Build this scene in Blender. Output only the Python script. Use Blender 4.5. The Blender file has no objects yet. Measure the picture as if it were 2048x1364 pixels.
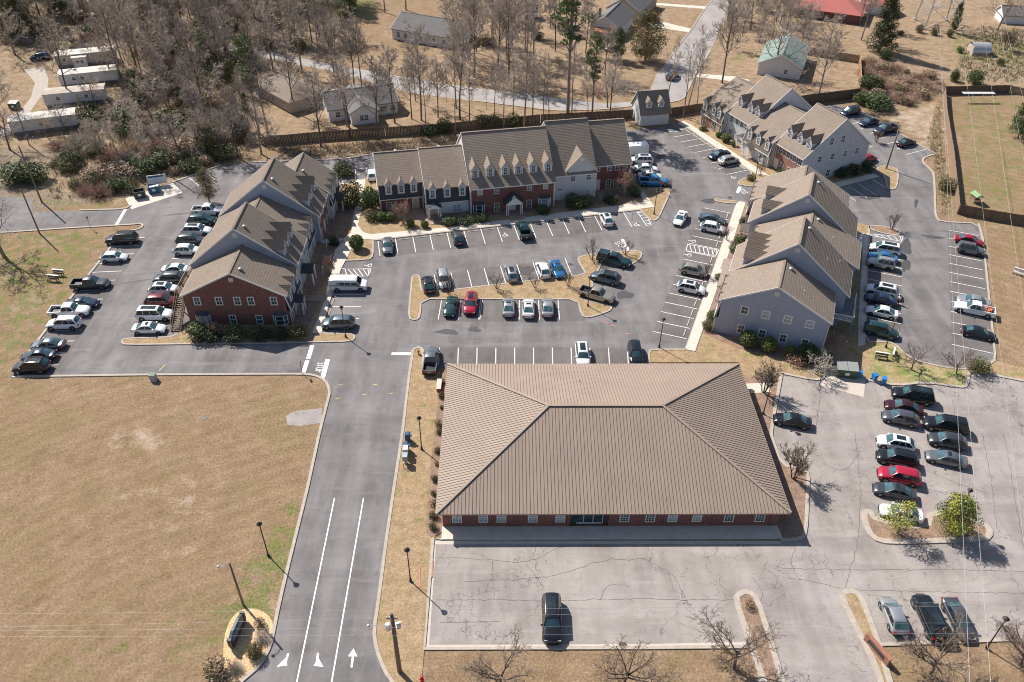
import bpy, math, random
from mathutils import Vector, Matrix
R = math.radians
SC = bpy.context.scene
COL = SC.collection

# ---------------------------------------------------------------- camera, sky, sun, exposure
FPX, PITCH, ROLL, CAMZ = 1633.0, R(38.4), R(0.55), 75.0
cd = bpy.data.cameras.new('camera'); cam = bpy.data.objects.new('camera', cd); COL.objects.link(cam)
cd.sensor_width = 36.0; cd.lens = FPX / 2048 * 36.0; cd.clip_start = 1.0; cd.clip_end = 5000
cam.matrix_world = (Matrix.Translation((0, 0, CAMZ)) @ Matrix.Rotation(R(90) - PITCH, 4, 'X')
                    @ Matrix.Rotation(ROLL, 4, 'Z'))
SC.camera = cam
SUN_AZ, SUN_EL = R(136), R(45)          # direction TO the sun, azimuth measured from +X
w = bpy.data.worlds.new('World'); SC.world = w; w.use_nodes = True
nt = w.node_tree; nt.nodes.clear()
sky = nt.nodes.new('ShaderNodeTexSky'); sky.sky_type = 'NISHITA'; sky.sun_disc = False
sky.sun_elevation = SUN_EL; sky.sun_rotation = R(90) - SUN_AZ
bg = nt.nodes.new('ShaderNodeBackground'); bg.inputs[1].default_value = 0.08
wo = nt.nodes.new('ShaderNodeOutputWorld')
nt.links.new(sky.outputs[0], bg.inputs[0]); nt.links.new(bg.outputs[0], wo.inputs[0])
sd = bpy.data.lights.new('sun', 'SUN'); sd.energy = 5.0; sd.angle = R(0.5); sd.color = (1.0, 0.945, 0.87)
so = bpy.data.objects.new('sun', sd); COL.objects.link(so)
so.rotation_euler = Vector((-math.cos(SUN_AZ) * math.cos(SUN_EL), -math.sin(SUN_AZ) * math.cos(SUN_EL),
                            -math.sin(SUN_EL))).to_track_quat('-Z', 'Y').to_euler()
SC.view_settings.view_transform = 'Standard'; SC.view_settings.look = 'None'
SC.view_settings.exposure = 0.52; SC.view_settings.gamma = 1.0
SC.cycles.filter_width = 1.05; SC.cycles.max_bounces = 5; SC.cycles.transparent_max_bounces = 6

# ---------------------------------------------------------------- survey: a direction seen from the drone -> a place on the ground
_cr, _sr, _ct, _st = math.cos(ROLL), math.sin(ROLL), math.cos(PITCH), math.sin(PITCH)
def G(x, y, z=0.0):
    a, b = x - 1024, y - 682
    u = _cr * a + _sr * b; v = -_sr * a + _cr * b
    d = (u / FPX, _ct - v / FPX * _st, -_st - v / FPX * _ct)
    t = (z - CAMZ) / d[2]
    return Vector((d[0] * t, d[1] * t, z))
def Gs(pts, z=0.0):
    return [G(p[0], p[1], z) if len(p) == 2 else Vector((p[1], p[2], z)) for p in pts]
class Frame:
    """plan frame of a terrace: u along the row, v towards the back"""
    def __init__(s, x, y, deg):
        s.o = Vector((x, y, 0)); s.a = R(deg)
        s.u = Vector((math.cos(s.a), math.sin(s.a), 0)); s.v = Vector((-math.sin(s.a), math.cos(s.a), 0))
    def w(s, u, v, z=0): return s.o + s.u * u + s.v * v + Vector((0, 0, z))
    def t(s, u, v): p = s.w(u, v); return ('w', p.x, p.y)
FA, FB, FC = Frame(-8.4, 60.1, 0.9), Frame(-33.2, 98, 91), Frame(-24.4, 132.6, 12)
FD, FE = Frame(41.7, 173.8, -65), Frame(30.2, 97.3, -110.7)

# ---------------------------------------------------------------- mesh helpers
class MB:
    def __init__(s): s.v = []; s.f = []; s.m = []; s.sm = []
    def add(s, vs, fs, mi=0, smooth=False):
        o = len(s.v); s.v.extend([tuple(p) for p in vs])
        for f in fs: s.f.append(tuple(i + o for i in f)); s.m.append(mi); s.sm.append(smooth)
    def box(s, x0, x1, y0, y1, z0, z1, mi=0):
        s.add([(x0, y0, z0), (x1, y0, z0), (x1, y1, z0), (x0, y1, z0), (x0, y0, z1), (x1, y0, z1), (x1, y1, z1), (x0, y1, z1)],
              [(0, 3, 2, 1), (4, 5, 6, 7), (0, 1, 5, 4), (1, 2, 6, 5), (2, 3, 7, 6), (3, 0, 4, 7)], mi)
    def bar(s, p, q, w, h=None, mi=0, up=(0, 0, 1)):
        p = Vector(p); q = Vector(q); d = (q - p)
        if d.length < 1e-6: return
        d.normalize(); h = h or w; up = Vector(up)
        sd_ = d.cross(up)
        if sd_.length < 1e-4: sd_ = d.cross(Vector((1, 0, 0)))
        sd_.normalize(); t = sd_.cross(d); a = sd_ * (w / 2); b = t * (h / 2)
        s.add([p - a - b, p + a - b, p + a + b, p - a + b, q - a - b, q + a - b, q + a + b, q - a + b],
              [(0, 1, 2, 3), (7, 6, 5, 4), (4, 5, 1, 0), (5, 6, 2, 1), (6, 7, 3, 2), (7, 4, 0, 3)], mi)
    def tube(s, pts, rs, n=6, mi=0, cap=False, smooth=True):
        pts = [Vector(p) for p in pts]; vs = []
        for i, p in enumerate(pts):
            d = (pts[min(i + 1, len(pts) - 1)] - pts[max(i - 1, 0)])
            d = d.normalized() if d.length > 1e-9 else Vector((0, 0, 1))
            a = d.cross(Vector((0.31, 0.95, 0.05))) if abs(d.z) > .6 else d.cross(Vector((0, 0, 1)))
            a.normalize(); b = d.cross(a); r = rs[i] if isinstance(rs, (list, tuple)) else rs
            vs += [p + a * (r * math.cos(2 * math.pi * k / n)) + b * (r * math.sin(2 * math.pi * k / n)) for k in range(n)]
        fs = [(i * n + k, i * n + (k + 1) % n, (i + 1) * n + (k + 1) % n, (i + 1) * n + k) for i in range(len(pts) - 1) for k in range(n)]
        if cap: fs += [tuple(range(n))[::-1], tuple(range((len(pts) - 1) * n, len(pts) * n))]
        s.add(vs, fs, mi, smooth)
    def cyl(s, c, r, z0, z1, n=12, mi=0, r1=None):
        s.tube([(c[0], c[1], z0), (c[0], c[1], z1)], [r, r if r1 is None else r1], n, mi, True, False)
    def lathe(s, c, prof, n=10, mi=0):
        vs = [(c[0] + r * math.cos(2 * math.pi * k / n), c[1] + r * math.sin(2 * math.pi * k / n), c[2] + z) for r, z in prof for k in range(n)]
        fs = [(i * n + k, i * n + (k + 1) % n, (i + 1) * n + (k + 1) % n, (i + 1) * n + k) for i in range(len(prof) - 1) for k in range(n)]
        fs += [tuple(range(n))[::-1], tuple(range((len(prof) - 1) * n, len(prof) * n))]
        s.add(vs, fs, mi, True)
    def prism(s, poly, z0, z1, mi=0):
        poly = [(p[0], p[1]) for p in poly]; n = len(poly)
        if sum(poly[i][0] * poly[(i + 1) % n][1] - poly[(i + 1) % n][0] * poly[i][1] for i in range(n)) < 0: poly = poly[::-1]
        s.add([(x, y, z0) for x, y in poly] + [(x, y, z1) for x, y in poly],
              [tuple(range(n))[::-1], tuple(range(n, 2 * n))] + [(i, (i + 1) % n, n + (i + 1) % n, n + i) for i in range(n)], mi)
    def extr(s, poly, d, mi=0):
        """closed 3-D polygon pushed along vector d"""
        n = len(poly); poly = [Vector(p) for p in poly]; d = Vector(d)
        s.add(poly + [p + d for p in poly], [tuple(range(n))[::-1], tuple(range(n, 2 * n))] + [(i, (i + 1) % n, n + (i + 1) % n, n + i) for i in range(n)], mi)
    def mesh(s, name, mats):
        me = bpy.data.meshes.new(name); me.from_pydata(s.v, [], s.f)
        for m in (mats if isinstance(mats, (list, tuple)) else [mats]): me.materials.append(m)
        me.polygons.foreach_set('material_index', s.m); me.polygons.foreach_set('use_smooth', s.sm)
        me.update(); return me
    def build(s, name, mats, parent=None): return put(name, s.mesh(name, mats), parent)
def put(name, me, parent=None, loc=None, rz=0, sc=None):
    o = bpy.data.objects.new(name, me); COL.objects.link(o)
    if parent is not None: o.parent = parent
    if loc is not None: o.location = loc
    if rz: o.rotation_euler = (0, 0, rz)
    if sc is not None: o.scale = sc if isinstance(sc, (tuple, list)) else (sc, sc, sc)
    return o
def tag(o, label=None, cat=None, group=None, kind=None):
    if label: o['label'] = label
    if cat: o['category'] = cat
    if group: o['group'] = group
    if kind: o['kind'] = kind
    return o
def thing(name, label, cat, loc=(0, 0, 0), rz=0, group=None, sc=None):
    o = put(name, None, None, loc, rz, sc); o.empty_display_size = .3
    return tag(o, label, cat, group)
def tri_fill(poly):
    from mathutils.geometry import tessellate_polygon
    return tessellate_polygon([[Vector((p[0], p[1], 0)) for p in poly]])
def sheet(name, polys, z, m, kind='structure'):
    mb = MB()
    for poly in polys:
        P = Gs(poly); tr = tri_fill(P)
        fs = []
        for a, b, c in tr:
            n = (P[b] - P[a]).cross(P[c] - P[a]).z
            fs.append((a, b, c) if n > 0 else (a, c, b))
        mb.add([(p.x, p.y, z) for p in P], fs)
    o = mb.build(name, m); return tag(o, kind=kind)
def slab(mb, poly, z0, z1, mi=0):
    P = Gs(poly); n = len(P); tr = tri_fill(P); fs = []
    for a, b, c in tr:
        q = (P[b] - P[a]).cross(P[c] - P[a]).z
        fs.append((a, b, c) if q > 0 else (a, c, b))
    ar = sum(P[i].x * P[(i + 1) % n].y - P[(i + 1) % n].x * P[i].y for i in range(n))
    mb.add([(p.x, p.y, z1) for p in P], fs, mi)
    side = [(i, (i + 1) % n, n + (i + 1) % n, n + i) if ar > 0 else (n + i, n + (i + 1) % n, (i + 1) % n, i) for i in range(n)]
    mb.add([(p.x, p.y, z0) for p in P] + [(p.x, p.y, z1) for p in P], side, mi)
def smooth_line(P, closed=False, it=2):
    for _ in range(it):
        Q = []; n = len(P); rng = range(n if closed else n - 1)
        if not closed: Q.append(P[0])
        for i in rng:
            a, b = P[i], P[(i + 1) % n]; k = min(.25, 1.3 / max(1e-6, (b - a).length)); Q += [a.lerp(b, k), a.lerp(b, 1 - k)]
        if not closed: Q.append(P[-1])
        P = Q
    return P
def ribbon(mb, P, w, z0, z1, closed=False, mi=0):
    """a kerb: rectangular strip along plan line P"""
    P = [Vector((p.x, p.y, 0)) for p in P]; n = len(P); Lf = []; Rt = []
    for i in range(n):
        a = P[(i - 1) % n] if (closed or i > 0) else P[i]; b = P[(i + 1) % n] if (closed or i < n - 1) else P[i]
        d = (b - a); d = d.normalized() if d.length > 1e-6 else Vector((1, 0, 0)); nn = Vector((-d.y, d.x, 0))
        Lf.append(P[i] + nn * (w / 2)); Rt.append(P[i] - nn * (w / 2))
    vs = []
    for i in range(n): vs += [(Rt[i].x, Rt[i].y, z0), (Rt[i].x, Rt[i].y, z1), (Lf[i].x, Lf[i].y, z1), (Lf[i].x, Lf[i].y, z0)]
    fs = []
    for i in range(n if closed else n - 1):
        j = (i + 1) % n
        for k in range(3): fs.append((4 * i + k, 4 * j + k, 4 * j + k + 1, 4 * i + k + 1))
    if not closed: fs += [(0, 1, 2, 3), (4 * n - 1, 4 * n - 2, 4 * n - 3, 4 * n - 4)]
    mb.add(vs, fs, mi)
ORD = ['zeroth', 'first', 'second', 'third', 'fourth', 'fifth', 'sixth', 'seventh', 'eighth', 'ninth', 'tenth', 'eleventh',
       'twelfth', 'thirteenth', 'fourteenth', 'fifteenth', 'sixteenth', 'seventeenth', 'eighteenth', 'nineteenth', 'twentieth']
# ---------------------------------------------------------------- materials
class NT:
    def __init__(s, name):
        s.m = bpy.data.materials.new(name); s.m.use_nodes = True; s.t = s.m.node_tree; s.t.nodes.clear()
        s.out = s.n('ShaderNodeOutputMaterial'); s.b = s.n('ShaderNodeBsdfPrincipled'); s.l(s.b.outputs[0], s.out.inputs[0])
        s.tc = None
    def n(s, t, **k):
        q = s.t.nodes.new(t)
        for a, b in k.items(): setattr(q, a, b)
        return q
    def l(s, a, b): s.t.links.new(a, b)
    def co(s, obj=True):
        if s.tc is None: s.tc = s.n('ShaderNodeTexCoord')
        return s.tc.outputs['Object']
    def scaled(s, sx, sy, sz, rz=0):
        mp = s.n('ShaderNodeMapping'); mp.inputs['Scale'].default_value = (sx, sy, sz); mp.inputs['Rotation'].default_value = (0, 0, rz)
        s.l(s.co(), mp.inputs[0]); return mp.outputs[0]
    def noise(s, scale, detail=4, rough=.6, vec=None, dist=0):
        q = s.n('ShaderNodeTexNoise'); q.inputs['Scale'].default_value = scale; q.inputs['Detail'].default_value = detail
        q.inputs['Roughness'].default_value = rough; q.inputs['Distortion'].default_value = dist
        s.l(vec if vec is not None else s.co(), q.inputs['Vector']); return q.outputs['Fac']
    def ramp(s, f, stops):
        q = s.n('ShaderNodeValToRGB'); e = q.color_ramp.elements
        while len(e) > 1: e.remove(e[0])
        e[0].position = stops[0][0]; e[0].color = tuple(stops[0][1]) + (1,) if hasattr(stops[0][1], '__len__') else (stops[0][1],) * 3 + (1,)
        for p, c in stops[1:]:
            x = e.new(p); x.color = tuple(c) + (1,) if hasattr(c, '__len__') else (c,) * 3 + (1,)
        s.l(f, q.inputs[0]); return q.outputs[0]
    def mix(s, f, a, b, mode='MIX'):
        q = s.n('ShaderNodeMix', data_type='RGBA', blend_type=mode)
        for v, i in ((f, 0), (a, 6), (b, 7)):
            if hasattr(v, 'links') or hasattr(v, 'is_linked'): s.l(v, q.inputs[i])
            elif i == 0: q.inputs[0].default_value = v
            else: q.inputs[i].default_value = tuple(v) + (1,)
        return q.outputs[2]
    def math(s, op, a, b=0.0):
        q = s.n('ShaderNodeMath', operation=op)
        for v, i in ((a, 0), (b, 1)):
            if hasattr(v, 'is_linked'): s.l(v, q.inputs[i])
            else: q.inputs[i].default_value = v
        return q.outputs[0]
    def col(s, c):
        if hasattr(c, 'is_linked'): s.l(c, s.b.inputs['Base Color'])
        else: s.b.inputs['Base Color'].default_value = tuple(c) + (1,)
    def bump(s, h, st=.5, d=.05):
        q = s.n('ShaderNodeBump'); q.inputs['Strength'].default_value = st; q.inputs['Distance'].default_value = d
        s.l(h, q.inputs['Height']); s.l(q.outputs[0], s.b.inputs['Normal'])
    def set(s, **k):
        for a, b in k.items(): s.b.inputs[a.replace('_', ' ')].default_value = b
        return s
def sh(c, f): return tuple(min(1, x * f) for x in c)
def plain(name, c, rough=.7, var=.12, scale=2.5, metal=0.0, spec=.4, **k):
    t = NT(name); f = t.noise(scale, 5, .65)
    t.col(t.ramp(f, [(.25, sh(c, 1 - var)), (.5, c), (.75, sh(c, 1 + var))]))
    t.set(Roughness=rough, Metallic=metal); t.b.inputs['Specular IOR Level'].default_value = spec
    for a, b in k.items(): t.b.inputs[a].default_value = b
    return t.m

def m_ground():
    t = NT('ground_soil_and_grass')
    at = t.n('ShaderNodeAttribute'); at.attribute_name = 'zone'; sp = t.n('ShaderNodeSeparateColor'); t.l(at.outputs['Color'], sp.inputs[0])
    a2 = t.n('ShaderNodeAttribute'); a2.attribute_name = 'zone2'; s2 = t.n('ShaderNodeSeparateColor'); t.l(a2.outputs['Color'], s2.inputs[0])
    big = t.noise(.06, 5, .6); mid = t.noise(.35, 6, .65); fine = t.noise(3.5, 4, .7); mow = t.noise(1.2, 4, .6, t.scaled(.25, 2.2, 1, R(35)))
    dry = t.ramp(mid, [(.25, (.185, .118, .07)), (.5, (.272, .183, .113)), (.75, (.36, .258, .172))])
    dry = t.mix(t.ramp(big, [(.35, 0.0), (.65, .55)]), dry, (.29, .195, .115))
    dry = t.mix(t.ramp(mow, [(.4, 0.0), (.75, .3)]), dry, (.21, .155, .095))
    dry = t.mix(t.ramp(t.noise(.8, 5, .65, t.scaled(2.4, .5, 1, R(25))), [(.5, 0.0), (.8, .3)]), dry, (.40, .31, .215))
    dry = t.mix(t.ramp(t.noise(.05, 6, .62, None, 1.2), [(.38, .6), (.5, 0.0)]), dry, (.235, .175, .088))
    dry = t.mix(t.ramp(t.noise(.075, 7, .72, None, 1.5), [(.56, 0.0), (.7, .55)]), dry, (.42, .315, .24))
    dry = t.mix(t.ramp(t.noise(.16, 5, .7), [(.55, 0.0), (.75, .5)]), dry, (.2, .17, .085))
    dry = t.mix(t.ramp(t.noise(1.9, 3, .8), [(.62, 0.0), (.74, .5)]), dry, (.5, .4, .3))
    # bare, sandy soil
    bare = t.ramp(t.noise(.8, 6, .75), [(.3, (.36, .265, .195)), (.7, (.52, .41, .325))])
    wr = t.n('ShaderNodeTexWave', wave_type='RINGS', rings_direction='Z'); wr.inputs['Scale'].default_value = .17; wr.inputs['Distortion'].default_value = 9; wr.inputs['Detail'].default_value = 3; wr.inputs['Detail Scale'].default_value = .25; t.l(t.co(), wr.inputs['Vector'])
    dry = t.mix(1.0, dry, t.ramp(wr.outputs['Fac'], [(0, .95), (.5, 1.0), (1, 1.05)]), 'MULTIPLY')
    g = t.mix(t.ramp(t.math('ADD', sp.outputs[2], t.math('MULTIPLY', t.math('SUBTRACT', mid, .5), 1.5)), [(.3, 0.0), (.62, .95)]), dry, bare)
    # leaf litter
    lit = t.ramp(t.noise(1.7, 6, .75), [(.28, (.12, .088, .064)), (.5, (.25, .188, .14)), (.72, (.42, .325, .245))])
    lit = t.mix(t.ramp(t.noise(.22, 4, .6), [(.5, 0.0), (.68, .7)]), lit, (.17, .165, .07))
    g = t.mix(t.ramp(t.math('ADD', sp.outputs[0], t.math('MULTIPLY', t.math('SUBTRACT', mid, .5), .8)), [(.35, 0.0), (.65, 1.0)]), g, lit)
    # pine straw / orange yards
    yard = t.ramp(t.noise(.55, 7, .72), [(.28, (.16, .115, .078)), (.43, (.27, .19, .122)), (.58, (.345, .25, .165)), (.76, (.45, .345, .24))])
    g = t.mix(t.ramp(t.math('ADD', s2.outputs[0], t.math('MULTIPLY', t.math('SUBTRACT', mid, .5), .6)), [(.35, 0.0), (.65, 1.0)]), g, yard)
    # brush land: tan weeds, tangled
    br = t.ramp(t.noise(1.1, 6, .75), [(.28, (.14, .102, .066)), (.5, (.3, .226, .15)), (.72, (.44, .345, .235))])
    g = t.mix(t.ramp(t.math('ADD', s2.outputs[1], t.math('MULTIPLY', t.math('SUBTRACT', mid, .5), .9)), [(.35, 0.0), (.65, 1.0)]), g, br)
    # green growth in patches
    gp = t.noise(.5, 6, .7)
    green = t.ramp(t.noise(2.5, 4, .6), [(.3, (.105, .13, .033)), (.7, (.205, .225, .07))])
    gm = t.ramp(t.math('ADD', t.math('MULTIPLY', sp.outputs[1], .42), gp), [(.68, 0.0), (.79, .75)])
    g = t.mix(gm, g, green)
    g = t.mix(1.0, g, t.ramp(fine, [(.28, .58), (.5, 1.0), (.72, 1.36)]), 'MULTIPLY')
    g = t.mix(1.0, g, t.ramp(t.noise(11, 3, .7), [(.3, .80), (.7, 1.16)]), 'MULTIPLY')
    t.col(g); t.set(Roughness=.95); t.b.inputs['Specular IOR Level'].default_value = .1
    t.bump(t.math('ADD', t.noise(6, 5, .75), t.math('MULTIPLY', mid, 2.0)), .9, .12)
    return t.m
def m_asphalt(name, dark, mid_, light, streak, crack=None):
    t = NT(name)
    big = t.noise(.11, 7, .7); st = t.noise(.45, 5, .6, t.scaled(1, .18, 1)); st2 = t.noise(.35, 5, .6, t.scaled(.22, 1, 1)); fine = t.noise(9, 3, .7)
    c = t.ramp(big, [(.28, dark), (.5, mid_), (.75, light)])
    c = t.mix(t.ramp(st, [(.42, 0.0), (.72, .6)]), c, streak); c = t.mix(t.ramp(st2, [(.5, 0.0), (.75, .5)]), c, sh(dark, .9))
    c = t.mix(t.ramp(t.noise(.33, 7, .72, None, .8), [(.56, 0.0), (.72, .55)]), c, sh(dark, .82)); c = t.mix(t.ramp(t.noise(.24, 6, .7, t.scaled(.35, 1.5, 1, R(-20)), .6), [(.55, 0.0), (.75, .5)]), c, sh(streak, 1.1))
    if crack:
        wv = t.n('ShaderNodeVectorMath', operation='ADD'); nz = t.n('ShaderNodeTexNoise'); nz.inputs['Scale'].default_value = .7; nz.inputs['Detail'].default_value = 5
        t.l(t.co(), nz.inputs['Vector']); vm = t.n('ShaderNodeVectorMath', operation='SCALE'); t.l(nz.outputs['Color'], vm.inputs[0]); vm.inputs['Scale'].default_value = 3.2
        t.l(t.co(), wv.inputs[0]); t.l(vm.outputs[0], wv.inputs[1])
        for sc_, wd, am in crack:
            vo = t.n('ShaderNodeTexVoronoi', feature='DISTANCE_TO_EDGE'); vo.inputs['Scale'].default_value = sc_; t.l(wv.outputs[0], vo.inputs['Vector'])
            lim = t.ramp(t.noise(.14, 3, .6), [(.44, 0.0), (.58, am)])
            c = t.mix(t.math('MULTIPLY', t.ramp(vo.outputs['Distance'], [(0, 1.0), (wd, 0.0)]), lim), c, sh(dark, .38))
    c = t.mix(1.0, c, t.ramp(fine, [(.25, .84), (.75, 1.14)]), 'MULTIPLY')
    t.col(c); t.set(Roughness=.88); t.b.inputs['Specular IOR Level'].default_value = .25; t.bump(fine, .25, .02)
    return t.m
def m_shingle(name, c, sp=.13):
    t = NT(name)
    f = t.noise(7.5, 4, .8); tab = t.n('ShaderNodeTexVoronoi'); tab.inputs['Scale'].default_value = 4.4; t.l(t.scaled(1, 1, 2.2), tab.inputs['Vector'])
    col = t.ramp(f, [(.28, sh(c, .8)), (.5, c), (.72, sh(c, 1.18))])
    tc = t.n('ShaderNodeSeparateColor'); t.l(tab.outputs['Color'], tc.inputs[0])
    col = t.mix(1.0, col, t.ramp(tc.outputs[0], [(0, .87), (1, 1.12)]), 'MULTIPLY')
    wv = t.n('ShaderNodeTexWave', bands_direction='Z'); wv.inputs['Scale'].default_value = 1.6; wv.inputs['Distortion'].default_value = .5; t.l(t.co(), wv.inputs['Vector'])
    col = t.mix(1.0, col, t.ramp(wv.outputs['Fac'], [(.0, .9), (.25, 1.0)]), 'MULTIPLY')
    col = t.mix(t.ramp(t.noise(.3, 4, .6), [(.45, 0.0), (.8, .4)]), col, sh(c, .72))
    t.col(col); t.set(Roughness=.92); t.b.inputs['Specular IOR Level'].default_value = .15; t.bump(wv.outputs['Fac'], .35, .03)
    return t.m
def m_brick(name, a, b, mortar):
    t = NT(name); sx = t.n('ShaderNodeSeparateXYZ'); t.l(t.co(), sx.inputs[0]); cx = t.n('ShaderNodeCombineXYZ')
    t.l(t.math('ADD', sx.outputs[0], sx.outputs[1]), cx.inputs[0]); t.l(sx.outputs[2], cx.inputs[1])
    br = t.n('ShaderNodeTexBrick'); t.l(cx.outputs[0], br.inputs['Vector'])
    br.inputs['Scale'].default_value = 1.0; br.inputs['Brick Width'].default_value = .24; br.inputs['Row Height'].default_value = .085
    br.inputs['Mortar Size'].default_value = .008; br.inputs['Color1'].default_value = a + (1,); br.inputs['Color2'].default_value = b + (1,); br.inputs['Mortar'].default_value = mortar + (1,)
    c = t.mix(t.ramp(t.noise(1.4, 5, .7), [(.35, 0.0), (.7, .5)]), br.outputs['Color'], sh(a, .6))
    t.col(c); t.set(Roughness=.85); t.bump(br.outputs['Fac'], .2, .02); return t.m
def m_siding(name, c, step=.15):
    t = NT(name); wv = t.n('ShaderNodeTexWave', bands_direction='Z', wave_profile='SAW'); wv.inputs['Scale'].default_value = .1571 / step * 2; t.l(t.co(), wv.inputs['Vector'])
    col = t.mix(1.0, t.ramp(t.noise(.9, 5, .6), [(.3, sh(c, .92)), (.7, sh(c, 1.05))]), t.ramp(wv.outputs['Fac'], [(.0, .74), (.18, 1.0), (1, 1.0)]), 'MULTIPLY')
    t.col(col); t.set(Roughness=.6); t.bump(wv.outputs['Fac'], .4, .02); return t.m
def m_leaf(name, c, v=.35):
    t = NT(name); oi = t.n('ShaderNodeObjectInfo'); g = t.n('ShaderNodeNewGeometry')
    col = t.ramp(g.outputs['Random Per Island'], [(0, sh(c, 1 - v)), (.5, c), (1, sh(c, 1 + v * 1.4))])
    col = t.mix(1.0, col, t.ramp(oi.outputs['Random'], [(0, .85), (1, 1.15)]), 'MULTIPLY')
    t.col(col); t.set(Roughness=.55); t.b.inputs['Specular IOR Level'].default_value = .3; return t.m
def m_bark(name, c):
    t = NT(name); oi = t.n('ShaderNodeObjectInfo'); f = t.noise(1.3, 5, .7)
    col = t.mix(1.0, t.ramp(f, [(.3, sh(c, .7)), (.7, sh(c, 1.3))]), t.ramp(oi.outputs['Random'], [(0, .78), (1, 1.2)]), 'MULTIPLY')
    t.col(col); t.set(Roughness=.9); t.b.inputs['Specular IOR Level'].default_value = .15; return t.m
def m_glass(name, c, rough=.06):
    t = NT(name); f = t.noise(.8, 3, .6); t.col(t.ramp(f, [(.35, sh(c, .6)), (.65, sh(c, 1.5))]))
    t.set(Roughness=rough); t.b.inputs['Specular IOR Level'].default_value = .6; return t.m

GROUND = m_ground()
ASPH = m_asphalt('asphalt_newer', (.105, .096, .096), (.16, .147, .147), (.225, .207, .205), (.285, .264, .26))
ASPH_BAY = m_asphalt('asphalt_bays', (.098, .088, .085), (.135, .122, .118), (.175, .16, .154), (.2, .182, .175))
ASPH_OLD = m_asphalt('asphalt_old_pale', (.20, .174, .16), (.29, .255, .237), (.36, .322, .302), (.41, .37, .347), [(.16, .009, .95), (.34, .012, .75)])
ROADM = m_asphalt('road_grey', (.25, .225, .215), (.31, .285, .272), (.38, .345, .33), (.4, .37, .35))
CONC = plain('concrete', (.50, .44, .375), .85, .12, 1.2)
CONC_PALE = plain('concrete_pale', (.58, .51, .435), .85, .14, .9)
KERBM = plain('kerb_concrete', (.40, .345, .29), .85, .2, 1.6)
PAINT = plain('road_paint_white', (.80, .79, .77), .7, .1, 3)
PAINT_Y = plain('road_paint_yellow', (.62, .45, .16), .7, .15, 3)
PAINT_R = plain('survey_paint_red', (.50, .2, .16), .8, .2, 3)
STAIN = plain('oil_stain', (.07, .065, .066), .7, .25, 1.5)
CRACKM = plain('crack_fill', (.075, .065, .062), .9, .25, 1.5)
SEALM = plain('pale_sand_dust', (.36, .335, .325), .95, .1, .6)
def m_lawn(name, a, b, green, gth):
    t = NT(name); mid = t.noise(.9, 6, .7)
    c = t.ramp(mid, [(.28, a), (.72, b)]); c = t.mix(t.ramp(t.noise(.55, 6, .7), [(gth, 0.0), (gth + .1, .8)]), c, green)
    c = t.mix(t.ramp(t.noise(.28, 5, .7), [(.5, 0.0), (.7, .5)]), c, (.36, .22, .13)); c = t.mix(1.0, c, t.ramp(t.noise(5, 5, .8), [(.28, .55), (.5, 1.0), (.72, 1.42)]), 'MULTIPLY')
    t.col(c); t.set(Roughness=.95); t.b.inputs['Specular IOR Level'].default_value = .1; t.bump(t.noise(6, 4, .7), .8, .08); return t.m
LAWN = m_lawn('island_lawn', (.25, .17, .098), (.42, .31, .19), (.17, .2, .05), .56)
LAWN_G = m_lawn('green_verge', (.28, .23, .12), (.42, .34, .19), (.16, .21, .055), .46)
BED = m_lawn('mulch_bed', (.19, .125, .09), (.34, .24, .18), (.14, .12, .06), .66)
STRAW = m_lawn('pine_straw_bed', (.52, .35, .19), (.70, .52, .31), (.4, .3, .15), .7)
SHING = m_shingle('shingle_weathered', (.255, .205, .165))
SHING_B = m_shingle('shingle_brown', (.225, .181, .147))
SHING_D = m_shingle('shingle_dark_mansard', (.075, .075, .085))
SHING_M = m_shingle('shingle_brown_mansard', (.20, .165, .14))
SHING_G = m_shingle('shingle_grey', (.175, .165, .163))
METAL_ROOF = plain('tan_metal_roof', (.305, .237, .19), .62, .1, .3, 0.0, .2)
METAL_SEAM = plain('tan_metal_seam', (.175, .132, .103), .5, .06, .8)
BRICK = m_brick('brick_red', (.16, .052, .045), (.235, .082, .066), (.25, .19, .17))
BRICK_O = m_brick('brick_orange', (.30, .12, .075), (.36, .155, .10), (.36, .27, .22))
BRICK_P = m_brick('brick_painted_grey', (.50, .505, .53), (.57, .57, .58), (.48, .47, .47))
SID_G = m_siding('siding_grey', (.48, .485, .5)); SID_B = m_siding('siding_bluegrey', (.325, .355, .43)); SID_W = m_siding('siding_white', (.66, .66, .65))
SID_T = m_siding('siding_tan', (.48, .42, .35)); SID_LB = m_siding('siding_lightgrey', (.58, .58, .59))
TRIM = plain('white_trim', (.74, .72, .69), .5, .05, 2)
DARKT = plain('dark_trim', (.05, .048, .05), .5, .2, 2)
BRONZE = plain('bronze_metal', (.055, .042, .034), .45, .2, 3, .3)
GLASS = m_glass('window_glass', (.04, .07, .085)); GLASS_L = m_glass('window_blinds', (.30, .34, .37), .15)
WOOD = plain('weathered_wood', (.25, .175, .12), .85, .25, 3); WOOD_D = plain('fence_wood_dark', (.125, .088, .062), .9, .3, 2.5); WOOD_L = plain('fence_wood_new', (.46, .29, .15), .85, .2, 2.5)
POLE_W = plain('utility_pole_wood', (.2, .155, .12), .9, .25, 2)
GALV = plain('galvanised_steel', (.5, .5, .5), .4, .12, 3, .5)
WHITE = plain('white_paint', (.78, .78, .77), .45, .05, 2); BLACK = plain('black_plastic', (.022, .022, .024), .5, .2, 3)
DOORW = plain('door_white', (.62, .61, .6), .5, .06, 2); DOORT = plain('door_tan', (.5, .42, .33), .5, .06, 2); DOORD = plain('door_dark', (.06, .05, .05), .5, .1, 2)
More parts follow.
